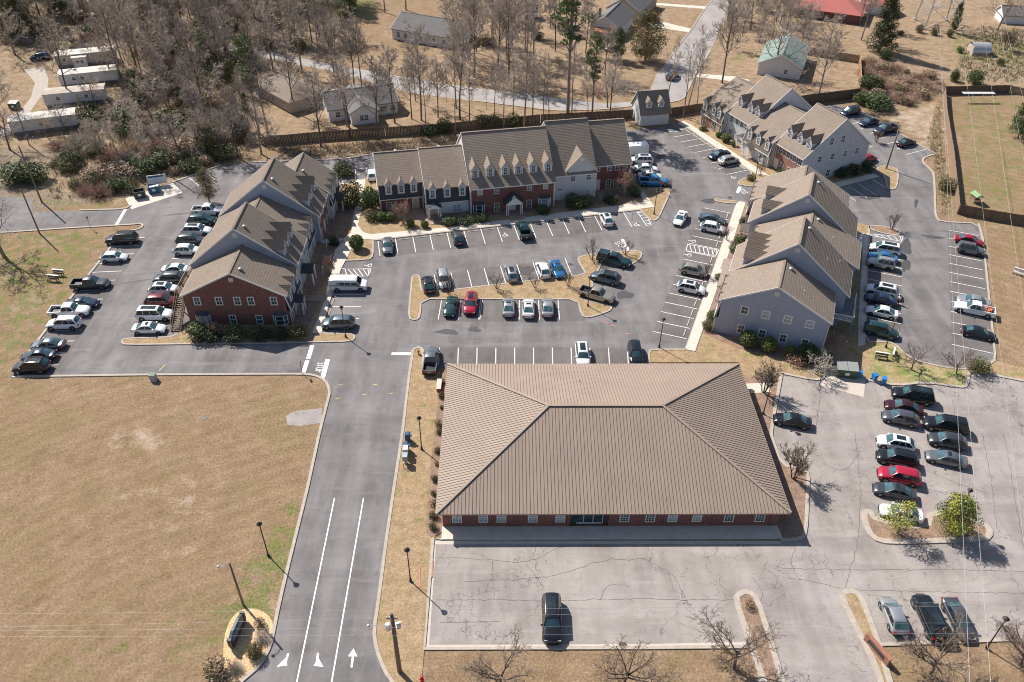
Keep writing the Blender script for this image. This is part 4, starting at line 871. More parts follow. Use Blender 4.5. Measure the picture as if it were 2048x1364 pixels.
# --- D: upper right terrace
def terrace_d():
    T = thing('terrace', 'upper right terrace with a tall painted-brick gable end and nine window dormers along the walk', 'building', FD.o, FD.a)
    unit(T, 'L', 0, 7.4, 0, 16.5, 5.45, 9.2, 8.0, 5.45, SID_G, BRICK_O, SHING, SHING_M, 2.6, (.95, 4.1, 5.95), SID_G, (False, False))
    unit(T, 'T', 7.55, 15.5, 1.2, 17.8, 5.6, 12.0, 9.5, 5.6, SID_LB, SID_LB, SHING, dorm=(8.95, 12.4, 14.7), dwall=SID_LB, ends=(False, True))
    unit(T, 'L', 15.65, 23.9, -.5, 17, 5.45, 9.1, 8.4, 5.45, SID_T, SID_LB, SHING, SHING_M, 2.6, (17.3, 20.05, 22.8), SID_G, (False, True))
    unit(T, 'T', 24.05, 32.1, .7, 17, 5.6, 12.0, 8.9, 5.6, BRICK_P, BRICK_O, SHING, dorm=(25.45, 28.45, 31.0), dwall=SID_LB, ends=(False, True))
    q = R(90)
    for v, z, h in ((6.6, 7.2, 1.4), (9.4, 7.2, 1.4), (4.6, 4.0, 1.15), (7.8, 4.0, 1.15), (11.0, 4.0, 1.15), (14.0, 4.0, 1.15), (7.75, .35, 1.4), (10.95, .35, 1.4), (13.95, .35, 1.4)): window(T, 32.1, v, z, .82, h, q, cols=2, rows=2)
    for u in (25.4, 27.7, 29.5, 31.2): window(T, u, .7, 3.65, 1.0, 1.35, cols=2, rows=4)
    for u in (26.6, 28.8, 31): window(T, u, .7, .4, .9, 1.6)
    for u in (8.8, 10.6, 12.2, 13.8): window(T, u, 1.2, 3.65, .9, 1.3)
    window(T, 9.0, 1.2, .35, .9, 1.6); window(T, 12.4, 1.2, .35, 1.5, 1.6, cols=4)
    for u in (1.2, 4.4): window(T, u, 0, .35, .9, 1.6)
    door(T, 6.2, 0, .12, 1.0, 2.1, DOORT); door(T, 14.6, 1.2, .12, 1.0, 2.1, DOORT); door(T, 18.2, -.5, .12, 1.0, 2.1, DOORT); door(T, 24.9, .7, .12, 1.0, 2.1, DOORW)
    bay_window(T, 22.2, -.5, .45, 1.9, 1.5, .5, GLASS_L)
    porch(T, 14.6, -.6, 2.2, 1.8, 2.35, 3.4, SHING_M); porch(T, 18.4, -1.9, 2.0, 1.5, 2.3, 3.2, SHING_M)
    for u, f in ((7.5, .95), (15.55, .6), (24.0, .35), (32.0, .5)): downspout(T, [(u, f, 5.2), (u, f, .15)])
    for u in (27, 30): window(T, u, 17.02, 3.6, .9, 1.3, R(180))
    b = MB(); b.lathe((20, 12.0, 7.4), [(.2, 0), (.2, .4), (.33, .42), (.33, .52), (.1, .64)], 10); b.build('roof_vent', GALV, T)
terrace_d()

# --- E: right terrace, blue-grey gable end
def terrace_e():
    global VENT_BACK
    T = thing('terrace', 'right-hand terrace of five blue-grey houses, four dormers joined in a row on one roof', 'building', FE.o, FE.a)
    VENT_BACK = True
    unit(T, 'L', -40.5, -32.4, -.2, 15.6, 6.0, 10.0, 7.7, 6.0, SID_B, BRICK, SHING, SHING_M, 2.8, (-39.3, -37.1, -34.9, -33.2), SID_G, (False, True))
    unit(T, 'T', -32.25, -24.3, 1.0, 17.3, 6.2, 12.75, 9.0, 6.2, SID_B, BRICK, SHING, dorm=(-30.6, -25.55), dwall=SID_B, ends=(False, True), vents=1)
    unit(T, 'L', -24.15, -16.25, 2.2, 18.2, 6.05, 10.0, 10.2, 6.05, SID_B, BRICK, SHING, SHING_M, 2.8, (-23.0, -21.2, -17.6), SID_G, (False, True), vents=1)
    unit(T, 'T', -16.1, -8.0, .5, 17.3, 6.1, 12.9, 9.0, 6.1, SID_B, SID_B, SHING, dorm=(-14.45, -12.7, -10.95, -9.2), dwall=SID_B, ends=(False, True), vents=1)
    unit(T, 'L', -7.9, 0, 0, 15.4, 6.05, 10.0, 7.65, 6.05, SID_B, SID_B, SHING, SHING_M, 2.8, (-6.5, -4.2, -1.75), SID_G, (False, True), vents=1)
    q = R(90)
    for v in (3.8, 6.85, 9.9, 12.95): window(T, 0, v, 4.5, .9, 1.15, q, cols=2, rows=2, frame=.14, gm=GLASS_L if v > 6 else GLASS)
    for v in (3.85, 6.95, 9.95, 13.0): window(T, 0, v, 1.05, .8, 1.25, q, cols=2, rows=2, frame=.14)
    # rear doors, landings and the white-railed balcony
    for u, b_ in ((-3, 15.4), (-6, 15.4), (-12, 17.3), (-20, 18.2), (-28, 17.3), (-36, 15.6)): window(T, u, b_ + .02, 3.7, .9, 1.3, R(180)); door(T, u - 1.6, b_ + .02, .15, .95, 2.1, DOORW, R(180))
    dk = MB()
    for i in range(18): dk.box(-12.8 + .005, -5.9, 15.5 + i * .2, 15.5 + i * .2 + .185, 2.72, 2.78)
    for u in (-12.7, -9.3, -6.0): dk.box(u - .08, u + .08, 18.9, 19.06, 0, 3.85)
    dk.box(-6.05, -5.95, 15.6, 15.7, 0, 3.85)
    for a, b in (((-12.7, 19), (-6, 19)), ((-6, 19), (-6, 15.6))):
        for z in (2.95, 3.8): dk.bar((a[0], a[1], z), (b[0], b[1], z), .09, .1, 1)
        n = int(max(abs(a[0] - b[0]), abs(a[1] - b[1])) / .16)
        for i in range(n): t = i / n; x, y = a[0] + (b[0] - a[0]) * t, a[1] + (b[1] - a[1]) * t; dk.box(x - .025, x + .025, y - .025, y + .025, 2.95, 3.8, 1)
    dk.build('deck', [plain('grey_deck_boards', (.23, .24, .25), .8, .2, 2), TRIM], T)
    d2 = MB(); d2.box(-31.6, -27.2, 17.4, 19.2, 2.7, 2.8)
    for a, b in (((-31.6, 19.2), (-27.2, 19.2)), ((-31.6, 19.2), (-31.6, 17.4)), ((-27.2, 19.2), (-27.2, 17.4))):
        for z in (3.0, 3.4, 3.8): d2.bar((a[0], a[1], z), (b[0], b[1], z), .08, .08)
    for p in ((-31.6, 19.2), (-27.2, 19.2)): d2.box(p[0] - .08, p[0] + .08, p[1] - .08, p[1] + .08, 0, 3.85)
    d2.build('balcony', TRIM, T)
    for u in (-38.5, -35.5, -22.5, -18.5): window(T, u, -.2 if u < -30 else 2.2, .4, 1.2, 1.6, cols=3)
    for u in (-6.3, -3.9, -1.5): window(T, u, 0, .4, 1.1, 1.6, cols=3)
    for u, f in ((-36.8, -.2), (-28.2, 1.0), (-20.2, 2.2), (-12, .5), (-5.1, 0)): door(T, u, f, .15, 1.0, 2.1, DOORT)
    porch(T, -28.2, -.3, 2.2, 1.3, 2.4, 3.3, SHING_M)
    # long low entrance roof before the tall house
    lr = MB(); lr.extr([(-16.0, -1.3, 2.75), (-16.0, .6, 3.6), (-16.0, .6, 3.75), (-16.0, -1.3, 2.9)], (8.0, 0, 0)); lr.build('entrance_roof', SHING, T)
    l2 = MB(); l2.extr([(-24.1, .9, 2.75), (-24.1, 2.2, 3.3), (-24.1, 2.2, 3.45), (-24.1, .9, 2.9)], (2.0, 0, 0)); l2.build('entrance_roof', SHING, T)
    ps = MB()
    for u in (-15.9, -12, -8.1): ps.box(u - .07, u + .07, -1.2, -1.06, 0, 2.78)
    ps.build('porch_post', TRIM, T)
    for u, f in ((0.02, -.15), (-8.05, .2), (-16.2, .3), (-24.2, .8)): downspout(T, [(u, f, 2.6), (u, f, .15)])
    downspout(T, [(.05, 15.5, 5.8), (.05, 15.5, .2)])
    for u, v, z in ((-3, 11.2, 8.0), (-11, 13.5, 9.3), (-14, 15.5, 7.6), (-20, 14, 8.0)):
        p = MB(); p.cyl((u, v), .05, z - .2, z + .5, 8); p.build('vent_pipe', WHITE, T)
    VENT_BACK = None
terrace_e()

# --- garage, houses, mobile homes beyond
def simple_house(name, label, cat, x, y, deg, L, D, ze, zr, wallm, roofm, ov=.4, wins=(), doors=(), hip=False, group=None, overl=.3, endwins=()):
    T = thing(name, label, cat, (x, y, 0), R(deg), group)
    w_ = MB()
    if hip: w_.box(0, L, 0, D, 0, ze)
    else:
        for u in (0, L - .2): w_.extr([(u, 0, 0), (u, D, 0), (u, D, ze), (u, D / 2, zr - .02), (u, 0, ze)], (.2, 0, 0))
        w_.box(.2, L - .2, 0, .2, 0, ze); w_.box(.2, L - .2, D - .2, D, 0, ze)
    w_.build('wall', wallm, T); r = MB()
    if hip:
        o = ov; k = (zr - ze) / (D / 2); zz = ze - k * o; h = D / 2
        r.add([(-o, -o, zz), (L + o, -o, zz), (L + o, D + o, zz), (-o, D + o, zz), (h, D / 2, zr), (L - h, D / 2, zr)], [(0, 1, 5, 4), (1, 2, 5), (2, 3, 4, 5), (3, 0, 4), (3, 2, 1, 0)])
        r.bar((h, D / 2, zr), (L - h, D / 2, zr), .3, .08)
    else:
        gable_roof(r, 0, L, 0, ze, D / 2, zr, D, ze, ov=ov, ou=overl); r.bar((-overl, D / 2, zr + .2), (L + overl, D / 2, zr + .2), .3, .05)
    r.build('roof', roofm, T)
    if not hip:
        t = MB(); rake(t, -overl - .05, 0, ze, D / 2, zr, D, ze, ov); rake(t, L + overl, 0, ze, D / 2, zr, D, ze, ov); t.build('trim', TRIM, T)
    for u, side, z, ww, hh in wins: window(T, u, 0 if side == 'f' else D, z, ww, hh, 0 if side == 'f' else R(180), cols=2, rows=2)
    for v, end, z, ww, hh in endwins: window(T, 0 if end == 'l' else L, v, z, ww, hh, R(-90) if end == 'l' else R(90), cols=2, rows=2)
    for u, side in doors: door(T, u, 0 if side == 'f' else D, .15, rz=0 if side == 'f' else R(180))
    return T
gar = simple_house('garage', 'small cream two-dormer garage beside the board fence behind the middle terrace', 'garage', 27.9, 171.8, 12, 6.6, 6.2, 3.0, 6.6, SID_W, SHING)
for u in (1.9, 4.7): gable_dormer(gar, u, .55, 3.9, 1.25, 5.0, 5.9, 2.6, SID_W, SHING, ww=.5, wh=.8, wz=.25)
for u in (1.8, 4.7):
    b = MB(); b.box(u - 1.15, u + 1.15, -.05, 0, .05, 2.3)
    for i in range(4): b.box(u - 1.1, u + 1.1, -.065, -.05, .1 + i * .55, .57 + i * .55)
    b.build('garage_door', DOORW, gar)
GREEN_ROOF = plain('green_metal_roof', (.20, .265, .235), .5, .2, .6); RED_ROOF = plain('red_metal_roof', (.42, .13, .11), .5, .08, .8); PALE_ROOF = plain('pale_flat_roof', (.56, .52, .47), .8, .16, .7)
TANSTUC = plain('tan_render', (.43, .36, .29), .9, .08, 1)
simple_house('house', 'pale house with a worn green metal gable roof behind the upper right terrace', 'house', 71.0, 200.5, 69, 16.5, 10.4, 3.0, 5.6, SID_LB, GREEN_ROOF, endwins=((3.6, 'l', 1.0, .8, 1.1),))
simple_house('house', 'low ranch house with a broad red metal roof at the top right', 'house', 82.2, 253.3, -25, 20, 12, 2.9, 5.4, BRICK, RED_ROOF, ov=.7, hip=True, wins=((4, 'f', .6, 2.2, 1.6), (9, 'f', .9, 1.2, 1.2), (15, 'f', .9, 1.2, 1.2)), doors=((6.6, 'f'),))
simple_house('house', 'pale house with a white-walled porch and blue-grey roof beside the red-roofed ranch', 'house', 104, 256, -18, 9, 8, 2.8, 4.8, SID_W, RED_ROOF)
simple_house('house', 'tan hip-roofed bungalow among the bare trees behind the left terrace', 'house', -61.3, 188.0, -46, 15.5, 9.5, 2.9, 5.2, TANSTUC, SHING, hip=True, wins=((3, 'f', .9, .9, 1.1), (8, 'f', .9, .9, 1.1), (13, 'f', .9, .9, 1.1)))
h3 = simple_house('house', 'white L-shaped house with a weathered grey roof behind the board fence', 'house', -41.0, 172.5, 20, 15.5, 8.5, 2.8, 5.2, SID_W, SHING_G, wins=((2, 'f', .9, 1, 1.1), (12.2, 'f', .9, 1.2, 1.1), (14.4, 'f', .9, 1, 1.1)), endwins=((4, 'r', .9, 1.0, 1.1),))
b = MB(); b.extr([(4.3, -3.6, 0), (10.3, -3.6, 0), (10.3, -3.6, 2.8), (7.3, -3.6, 4.4), (4.3, -3.6, 2.8)], (0, 7.2, 0)); b.build('wing_wall', SID_W, h3)
b = MB()
for s in (-1, 1): b.extr([(7.3, -4.0, 4.5), (7.3 + s * 3.4, -4.0, 2.68), (7.3 + s * 3.4, -4.0, 2.84), (7.3, -4.0, 4.68)], (0, 8.4, 0))
b.build('wing_roof', SHING_G, h3); window(h3, 6.6, -3.6, .9, .8, 1.2); window(h3, 7.6, -3.6, .9, .8, 1.2)
simple_house('house', 'long pale house under a dark grey gable roof in the wood behind the street', 'house', -33.8, 228.5, -24, 19, 12, 2.9, 5.5, SID_W, SHING_G, wins=((2, 'f', .8, .9, 1.3), (4.2, 'f', .8, .9, 1.3), (9, 'f', 1, .8, 1), (13, 'f', 1, .8, 1), (16, 'f', 1, .8, 1)), doors=((7, 'f'),))
h6 = simple_house('house', 'white-walled house with grey shingles and an orange lean-to above the back street', 'house', 28.6, 229.5, 68, 14, 8.3, 3.0, 5.8, SID_W, SHING_G, endwins=())
b = MB(); b.extr([(-2.6, 1.5, 2.2), (-2.6, 7.5, 2.2), (-2.6, 7.5, 2.32), (-2.6, 1.5, 2.32)], (2.5, 0, .5)); b.build('lean_to_roof', plain('rust_orange_roof', (.5, .24, .14), .7, .15, 1), h6)
b = MB(); [b.box(-2.5, -2.38, v, v + .12, 0, 2.3) for v in (1.6, 7.3)]; b.build('lean_to_post', TRIM, h6); b = MB(); b.box(5, 5.6, 7, 7.6, 3.5, 6.2); b.build('chimney', DARKT, h6)
simple_house('house', 'second grey-roofed house joined behind the white-walled one above the back street', 'house', 36.0, 244.5, 66, 18, 10, 3.2, 6.4, TANSTUC, SHING_G)
simple_house('garden_shed', 'small grey shed with an open porch on the dry lawn above the back street', 'shed', 3, 246.5, 4, 3.4, 4, 2.3, 3.5, WOOD, SHING_G)
simple_house('garden_shed', 'white shed with a dark shingle roof near the pylon at the top right', 'shed', 143, 247.5, -8, 7.5, 6.0, 2.4, 4.2, SID_W, SHING_G)
def mobile_home(label, x, y, deg, L, wins, roofm=None, bump=False):
    T = thing('mobile_home', label, 'mobile home', (x, y, 0), R(deg), 'mobile homes beside the wood'); b = MB(); b.box(0, L, 0, 3.8, .75, 3.1); b.build('wall', SID_T if bump else SID_LB, T)
    b = MB(); b.box(.15, L - .15, .15, 3.65, 0, .75); b.build('skirting', plain('skirting', (.2, .2, .2), .8, .2, 1), T)
    b = MB(); b.extr([(-.1, -.15, 3.08), (-.1, 3.95, 3.08), (-.1, 3.95, 3.2), (-.1, 1.9, 3.4), (-.1, -.15, 3.2)], (L + .2, 0, 0)); b.build('roof', roofm or PALE_ROOF, T)
    for u in wins: window(T, u, 0, 1.6, .8, .75, cols=1, rows=2)
    door(T, L * .55, 0, .8, .85, 1.95, DOORT)
    if bump:
        b = MB(); b.box(4, 7.2, -1.6, -.02, .3, 2.7); b.build('porch_wall', SID_W, T); b = MB(); b.box(3.8, 7.4, -1.8, -.02, 2.7, 2.85); b.build('porch_roof', PALE_ROOF, T); window(T, 5.2, -1.6, 1.3, .7, .7, cols=1, rows=2); window(T, 6.2, -1.6, 1.3, .7, .7, cols=1, rows=2)
mobile_home('pale mobile home with a boxy front porch, farthest up the gravel track', -115.2, 203.5, 19, 14, (2, 10.5, 12.3), bump=True)
mobile_home('pale mobile home with a small dark window, second up the gravel track', -108.5, 190.5, 19, 13, (3.2, 5))
mobile_home('stained mobile home with a long window canopy beside the gravel track', -106.8, 178.5, 17, 13, (3, 9), plain('stained_flat_roof', (.42, .36, .31), .85, .3, .6))
mobile_home('white mobile home nearest to the paved lot, half hidden by brush', -107.2, 163.6, 20, 13, (6,))
# ---------------------------------------------------------------- vehicles (x forward)
def paint(name, c, metal=.3, rough=.24):
    t = NT('car_paint_' + name); f = t.noise(30, 2, .5); t.col(t.ramp(f, [(.3, sh(c, .93)), (.7, sh(c, 1.07))]))
    t.set(Metallic=metal, Roughness=rough); t.b.inputs['Coat Weight'].default_value = .6; t.b.inputs['Coat Roughness'].default_value = .06; return t.m
PAINTS = {k: paint(k, *v) for k, v in {
    'white': ((.72, .72, .72), 0, .3), 'pearl': ((.66, .66, .65), .1, .3), 'silver': ((.40, .41, .42), .55, .3), 'grey': ((.16, .17, .18), .5, .3), 'darkgrey': ((.055, .06, .066), .4, .28), 'black': ((.012, .013, .016), .1, .2),
    'navy': ((.022, .032, .065), .35, .24), 'slate': ((.13, .155, .185), .5, .28), 'blue': ((.035, .17, .40), .35, .25), 'cyanblue': ((.03, .25, .52), .35, .25), 'red': ((.40, .012, .03), .3, .24), 'crimson': ((.45, .02, .05), .25, .24),
    'darkred': ((.12, .016, .02), .4, .24), 'maroon': ((.06, .015, .02), .4, .24), 'green': ((.014, .05, .042), .4, .24), 'teal': ((.02, .062, .066), .4, .24), 'beige': ((.36, .33, .28), .5, .3), 'mauve': ((.115, .115, .135), .5, .28)}.items()}
CGLASS = m_glass('car_glass', (.018, .028, .034), .05); WGLASS = m_glass('windscreen_glass', (.045, .095, .11), .1); TYRE = plain('tyre_rubber', (.02, .02, .021), .85, .15, 6); RIM = plain('alloy_rim', (.42, .42, .43), .35, .15, 8, .7); RIMD = plain('dark_rim', (.05, .05, .05), .4, .15, 8, .5)  # windscreen and rear glass: reflected sky put into the colour as paler teal
LAMP_H = plain('headlamp', (.34, .37, .4), .15, .1, 8); LAMP_T = plain('tail_lamp', (.35, .012, .012), .2, .1, 8); TRIMB = plain('car_black_trim', (.018, .018, .02), .55, .2, 6); CHROME = plain('chrome', (.6, .6, .62), .2, .1, 5, .9)
PLATE = plain('number_plate', (.7, .7, .68), .5, .1, 5)
#        L    W    belt  roof  hood  deck  x: windscreen base, roof front, roof rear, rear glass base ; tyre r
CT = {'sedan': (4.85, 1.84, .93, 1.45, .84, .98, 1.18, .33, -.82, -1.85, .33), 'hatch': (4.35, 1.8, .96, 1.50, .88, .98, 1.12, .36, -1.25, -2.0, .33), 'crossover': (4.6, 1.86, 1.04, 1.65, .98, 1.06, 1.2, .46, -1.4, -2.15, .36),
      'suv': (4.98, 1.95, 1.1, 1.77, 1.04, 1.12, 1.28, .55, -1.85, -2.4, .39), 'bigsuv': (5.4, 2.02, 1.18, 1.91, 1.12, 1.2, 1.36, .68, -2.25, -2.62, .41), 'boxsuv': (4.45, 1.83, 1.14, 1.80, 1.1, 1.15, .86, .46, -1.9, -2.12, .39),
      'wagon': (4.8, 1.82, .98, 1.58, .9, 1.0, 1.18, .4, -1.7, -2.3, .34), 'minivan': (5.15, 2.0, 1.05, 1.76, .98, 1.08, 1.65, .68, -2.0, -2.48, .35), 'pickup': (5.85, 2.0, 1.18, 1.87, 1.12, 1.18, 1.2, .56, -.72, -.98, .41)}
def lerp_prof(pts, x):
    for (x0, z0), (x1, z1) in zip(pts, pts[1:]):
        if x <= x1: t = 0 if x1 == x0 else max(0, (x - x0) / (x1 - x0)); t = t * t * (3 - 2 * t); return z0 + (z1 - z0) * t
    return pts[-1][1]
def car_body(kind):
    """one continuous shell: lower body swept along x, greenhouse on top; returns MB and glass outlines"""
    L, W, zb, zr, zh, zd, xa, xf, xr, xd, tr = CT[kind]; hl = L / 2; hw = W / 2; b = MB()
    pick = kind == 'pickup'
    x_end = -hl
    prof = [(-hl, zd - .14), (-hl + .18, zd), (xd - .05, zb + .0), (xa, zb - .0), (xa + .15, zh + .02), (hl - .6, zh - .06), (hl - .18, zh - .22), (hl, zh - .42)]
    xs = sorted(set([-hl, -hl + .06, -hl + .2, -hl + .5, xd, (xd + xr) / 2, xr, -.3, xf, (xf + xa) / 2, xa, xa + .2, (xa + hl) / 2, hl - .5, hl - .22, hl - .07, hl]))
    if pick: xs = [x for x in xs if x >= xd - .06]; xs = [xd - .06] + [x for x in xs if x > xd - .05]
    secs = []
    for x in xs:
        e = min(1, (x + hl) / .55) if not pick else 1; f_ = min(1, (hl - x) / .95)
        wf = (.76 + .24 * math.sqrt(max(0, 1 - (1 - e) ** 2))) * (.7 + .3 * math.sqrt(max(0, 1 - (1 - f_) ** 2)))
        w_ = hw * wf; zt = lerp_prof(prof, x); z0 = .24 + .14 * (1 - min(1, (x + hl) / .5)) + .1 * (1 - min(1, (hl - x) / .5))
        pts = [(w_ * .8, z0), (w_ * .97, z0 + .1), (w_ * .985, z0 + .22), (w_, (z0 + zt) / 2 + .08), (w_ * .985, zt - .16), (w_ * .92, zt - .055), (w_ * .78, zt + .0), (w_ * .4, zt + .035), (0, zt + .045)]
        secs.append([(x, -y, z) for y, z in pts] + [(x, y, z) for y, z in reversed(pts[:-1])])
    n = len(secs[0]); vs = [p for s in secs for p in s]; fs = []
    for i in range(len(secs) - 1):
        for k in range(n - 1): fs.append((i * n + k, i * n + k + 1, (i + 1) * n + k + 1, (i + 1) * n + k))
        fs.append(((i + 1) * n, (i + 1) * n + n - 1, i * n + n - 1, i * n))
    b.add(vs, fs, 0, True); m = (len(secs) - 1) * n
    b.add(secs[0], [tuple(range(n))], 0); b.add(secs[-1], [tuple(range(n))[::-1]], 0)
    # greenhouse
    tum = .215; hb = hw * .9
    def Y(z): return hb - (z - zb) / (zr - zb) * tum * hw
    gl = [(xd, zb - .04), (xr, zr - .05), (xr + .25, zr), ((xf + xr) / 2, zr + .03), (xf - .2, zr), (xf, zr - .05), (xa, zb - .04)]
    vs = []
    for x, z in gl:
        y = Y(z); vs += [(x, -y, z - .0), (x, -y * .86, z + .035 if z > zb else z), (x, 0, z + .055 if z > zb else z + .02), (x, y * .86, z + .035 if z > zb else z), (x, y, z)]
    fs = [(i * 5 + k, i * 5 + k + 1, (i + 1) * 5 + k + 1, (i + 1) * 5 + k) for i in range(len(gl) - 1) for k in range(4)]
    b.add(vs, fs, 0, True)
    for s in (0, 4):
        P = [vs[i * 5 + s] for i in range(len(gl))]; b.add(P, [tuple(range(len(P))) if s == 0 else tuple(range(len(P)))[::-1]], 0)
    # arches
    for x in wheel_x(kind):
        for s in (-1, 1):
            b.tube([(x, s * (hw - .25), tr), (x, s * (hw + .006), tr)], [tr + .07, tr + .07], 16, 1, True, False)
    return b, dict(Y=Y, zb=zb, zr=zr, xa=xa, xf=xf, xr=xr, xd=xd, hw=hw, hl=hl, zh=zh, zd=zd, tr=tr)
def wheel_x(kind):
    L = CT[kind][0]; tr = CT[kind][-1]; return (L / 2 - .62 - tr * .75, -L / 2 + .66 + tr * .75)
def car_parts(kind):
    if ('car', kind) in CACHE: return CACHE[('car', kind)]
    b, d = car_body(kind); Y, zb, zr, xa, xf, xr, xd, hw, hl, tr = [d[k] for k in ('Y', 'zb', 'zr', 'xa', 'xf', 'xr', 'xd', 'hw', 'hl', 'tr')]; e = .012; pick = kind == 'pickup'
    out = {'body': b}
    def quad(x0, z0, x1, z1, off, nm, t0=.1, t1=.9):
        g = MB(); P = []
        for t in (t0, t1):
            x, z = x0 + (x1 - x0) * t, z0 + (z1 - z0) * t; y = Y(z) * .88
            P += [(x + off, -y, z + .02), (x + off * 1.25, -y * .5, z + .05 * t + .03), (x + off * 1.35, 0, z + .06 * t + .035), (x + off * 1.25, y * .5, z + .05 * t + .03), (x + off, y, z + .02)]
        g.add(P, [(k, k + 1, 6 + k, 5 + k) for k in range(4)], 0, True); out[nm] = g
    quad(xa, zb - .02, xf, zr - .05, .035, 'windscreen', .04, .93); quad(xd, zb - .02, xr, zr - .05, -.035, 'rear_window', .14 if not pick else .2, .9)
    for s, nm in ((-1, 'L'), (1, 'R')):
        g = MB(); m = .07; zt = zr - .09; z0 = zb + .03
        xs0 = xa - (xa - xf) * ((z0 - zb) / (zr - zb)) - .16; xt0 = xa - (xa - xf) * ((zt - zb) / (zr - zb)) - .1
        xs1 = xd + (xr - xd) * ((z0 - zb) / (zr - zb)) + (.18 if not pick else .1); xt1 = xd + (xr - xd) * ((zt - zb) / (zr - zb)) + .14
        nb = 2 if kind in ('sedan', 'pickup', 'hatch') else 3; cuts = [i / nb for i in range(nb + 1)]
        if nb == 3: cuts = [0, .40, .72, 1]
        for a, c in zip(cuts, cuts[1:]):
            ga = .035; P = []
            for (l, r, z) in ((xs0, xs1, z0), (xt0, xt1, zt)):
                xA = l + (r - l) * a - (ga if a > 0 else 0); xC = l + (r - l) * c + (ga if c < 1 else 0); P += [(xA, s * (Y(z) + e), z), (xC, s * (Y(z) + e), z)]
            g.add(P, [(0, 1, 3, 2) if s < 0 else (2, 3, 1, 0)], 0)
        out['side_window' + nm] = g
    def lamp(x0, x1, y0, y1, z0, z1):
        g = MB(); g.box(x0, x1, min(y0, y1), max(y0, y1), z0, z1); return g
    zh = d['zh']; zd = d['zd']
    for s, nm in ((-1, 'L'), (1, 'R')):
        out['headlight' + nm] = lamp(hl - .36, hl - .09, s * hw * .5, s * hw * .83, zh - .40, zh - .27)
        out['taillight' + nm] = lamp(-hl - .015, -hl + .14, s * hw * .56, s * hw * .9, zd - .36, zd - .14)
        g = MB(); g.box(xa - .38, xa - .2, min(s * (hw - .05), s * (hw + .17)), max(s * (hw - .05), s * (hw + .17)), zb - .01, zb + .13); out['mirror' + nm] = g
    g = MB(); g.box(hl - .1, hl + .012, -hw * .42, hw * .42, zh - .52, zh - .33); g.box(hl - .1, hl + .006, -hw * .6, hw * .6, .3, .44); out['grille'] = g
    g = MB(); g.box(-hl - .03, -hl + .05, -.16, .16, zd - .42, zd - .29); out['number_plate'] = g
    g = MB(); g.box(xr + .45, xf - .3, -hw * .4, hw * .4, zr + .03, zr + .098); out['sunroof'] = g
    for s, nm in ((-1, 'L'), (1, 'R')):
        g = MB(); y = s * Y(zr) * .93; g.bar((xr + .1, y, zr + .075), (xf - .2, y, zr + .075), .05, .05); g.bar((xr + .15, y, zr), (xr + .15, y, zr + .07), .05); g.bar((xf - .25, y, zr), (xf - .25, y, zr + .07), .05)
        out['roof_rail' + nm] = g
    if pick:
        B = MB(); x0, x1 = -hl + .03, xd - .06; y = hw * .975; z0, z1 = .42, zd
        B.box(x0, x1, -y, -y + .14, z0, z1); B.box(x0, x1, y - .14, y, z0, z1); B.box(x0, x0 + .1, -y + .14, y - .14, z0, z1); B.box(x0 - .05, x0, -y * .9, y * .9, .45, .66, 1)
        for s in (-1, 1):
            x = wheel_x(kind)[1]; B.tube([(x, s * (hw - .25), tr), (x, s * (hw + .006), tr)], [tr + .07, tr + .07], 16, 1, True, False)
        out['bed'] = B; b2 = MB(); b2.box(x0 + .1, x1, -y + .14, y - .14, .66, .72); out['bed_liner'] = b2
        b3 = MB(); b3.extr([(x0 + .02, -y + .05, z1), (x1, -y + .05, z1), (x1, -y + .1, z1 + .06), (x0 + .05, -y + .1, z1 + .06)], (0, 2 * y - .12, 0)); out['bed_cover'] = b3
        b4 = MB(); b4.extr([(x0, -y + .04, z1), (x1, -y + .04, z1), (x1, -y + .2, zr - .02), (x0 + .12, -y + .2, zr - .06)], (0, .02, 0)); 
        P = [(x0, z1), (x1, z1), (x1, zr), (x0 + .14, zr - .03)]; yy = [y - .04, y - .04, y - .2, y - .2]
        vs = [(p[0], -q, p[1]) for p, q in zip(P, yy)] + [(p[0], q, p[1]) for p, q in zip(P, yy)]
        b5 = MB(); b5.add(vs, [(0, 1, 2, 3), (7, 6, 5, 4), (3, 2, 6, 7), (0, 3, 7, 4), (1, 5, 6, 2)]); out['canopy'] = b5
        b6 = MB()
        for s in (-1, 1):
            q0, q1 = y - .02, y - .17; P = [(x0 + .3, s * (q0 - .035), z1 + .15), (x1 - .15, s * (q0 - .035), z1 + .15), (x1 - .15, s * (q1 + .02), zr - .12), (x0 + .35, s * (q1 + .02), zr - .12)]; b6.add(P, [(0, 1, 2, 3) if s < 0 else (3, 2, 1, 0)])
        out['canopy_window'] = b6
    CACHE[('car', kind)] = out; return out
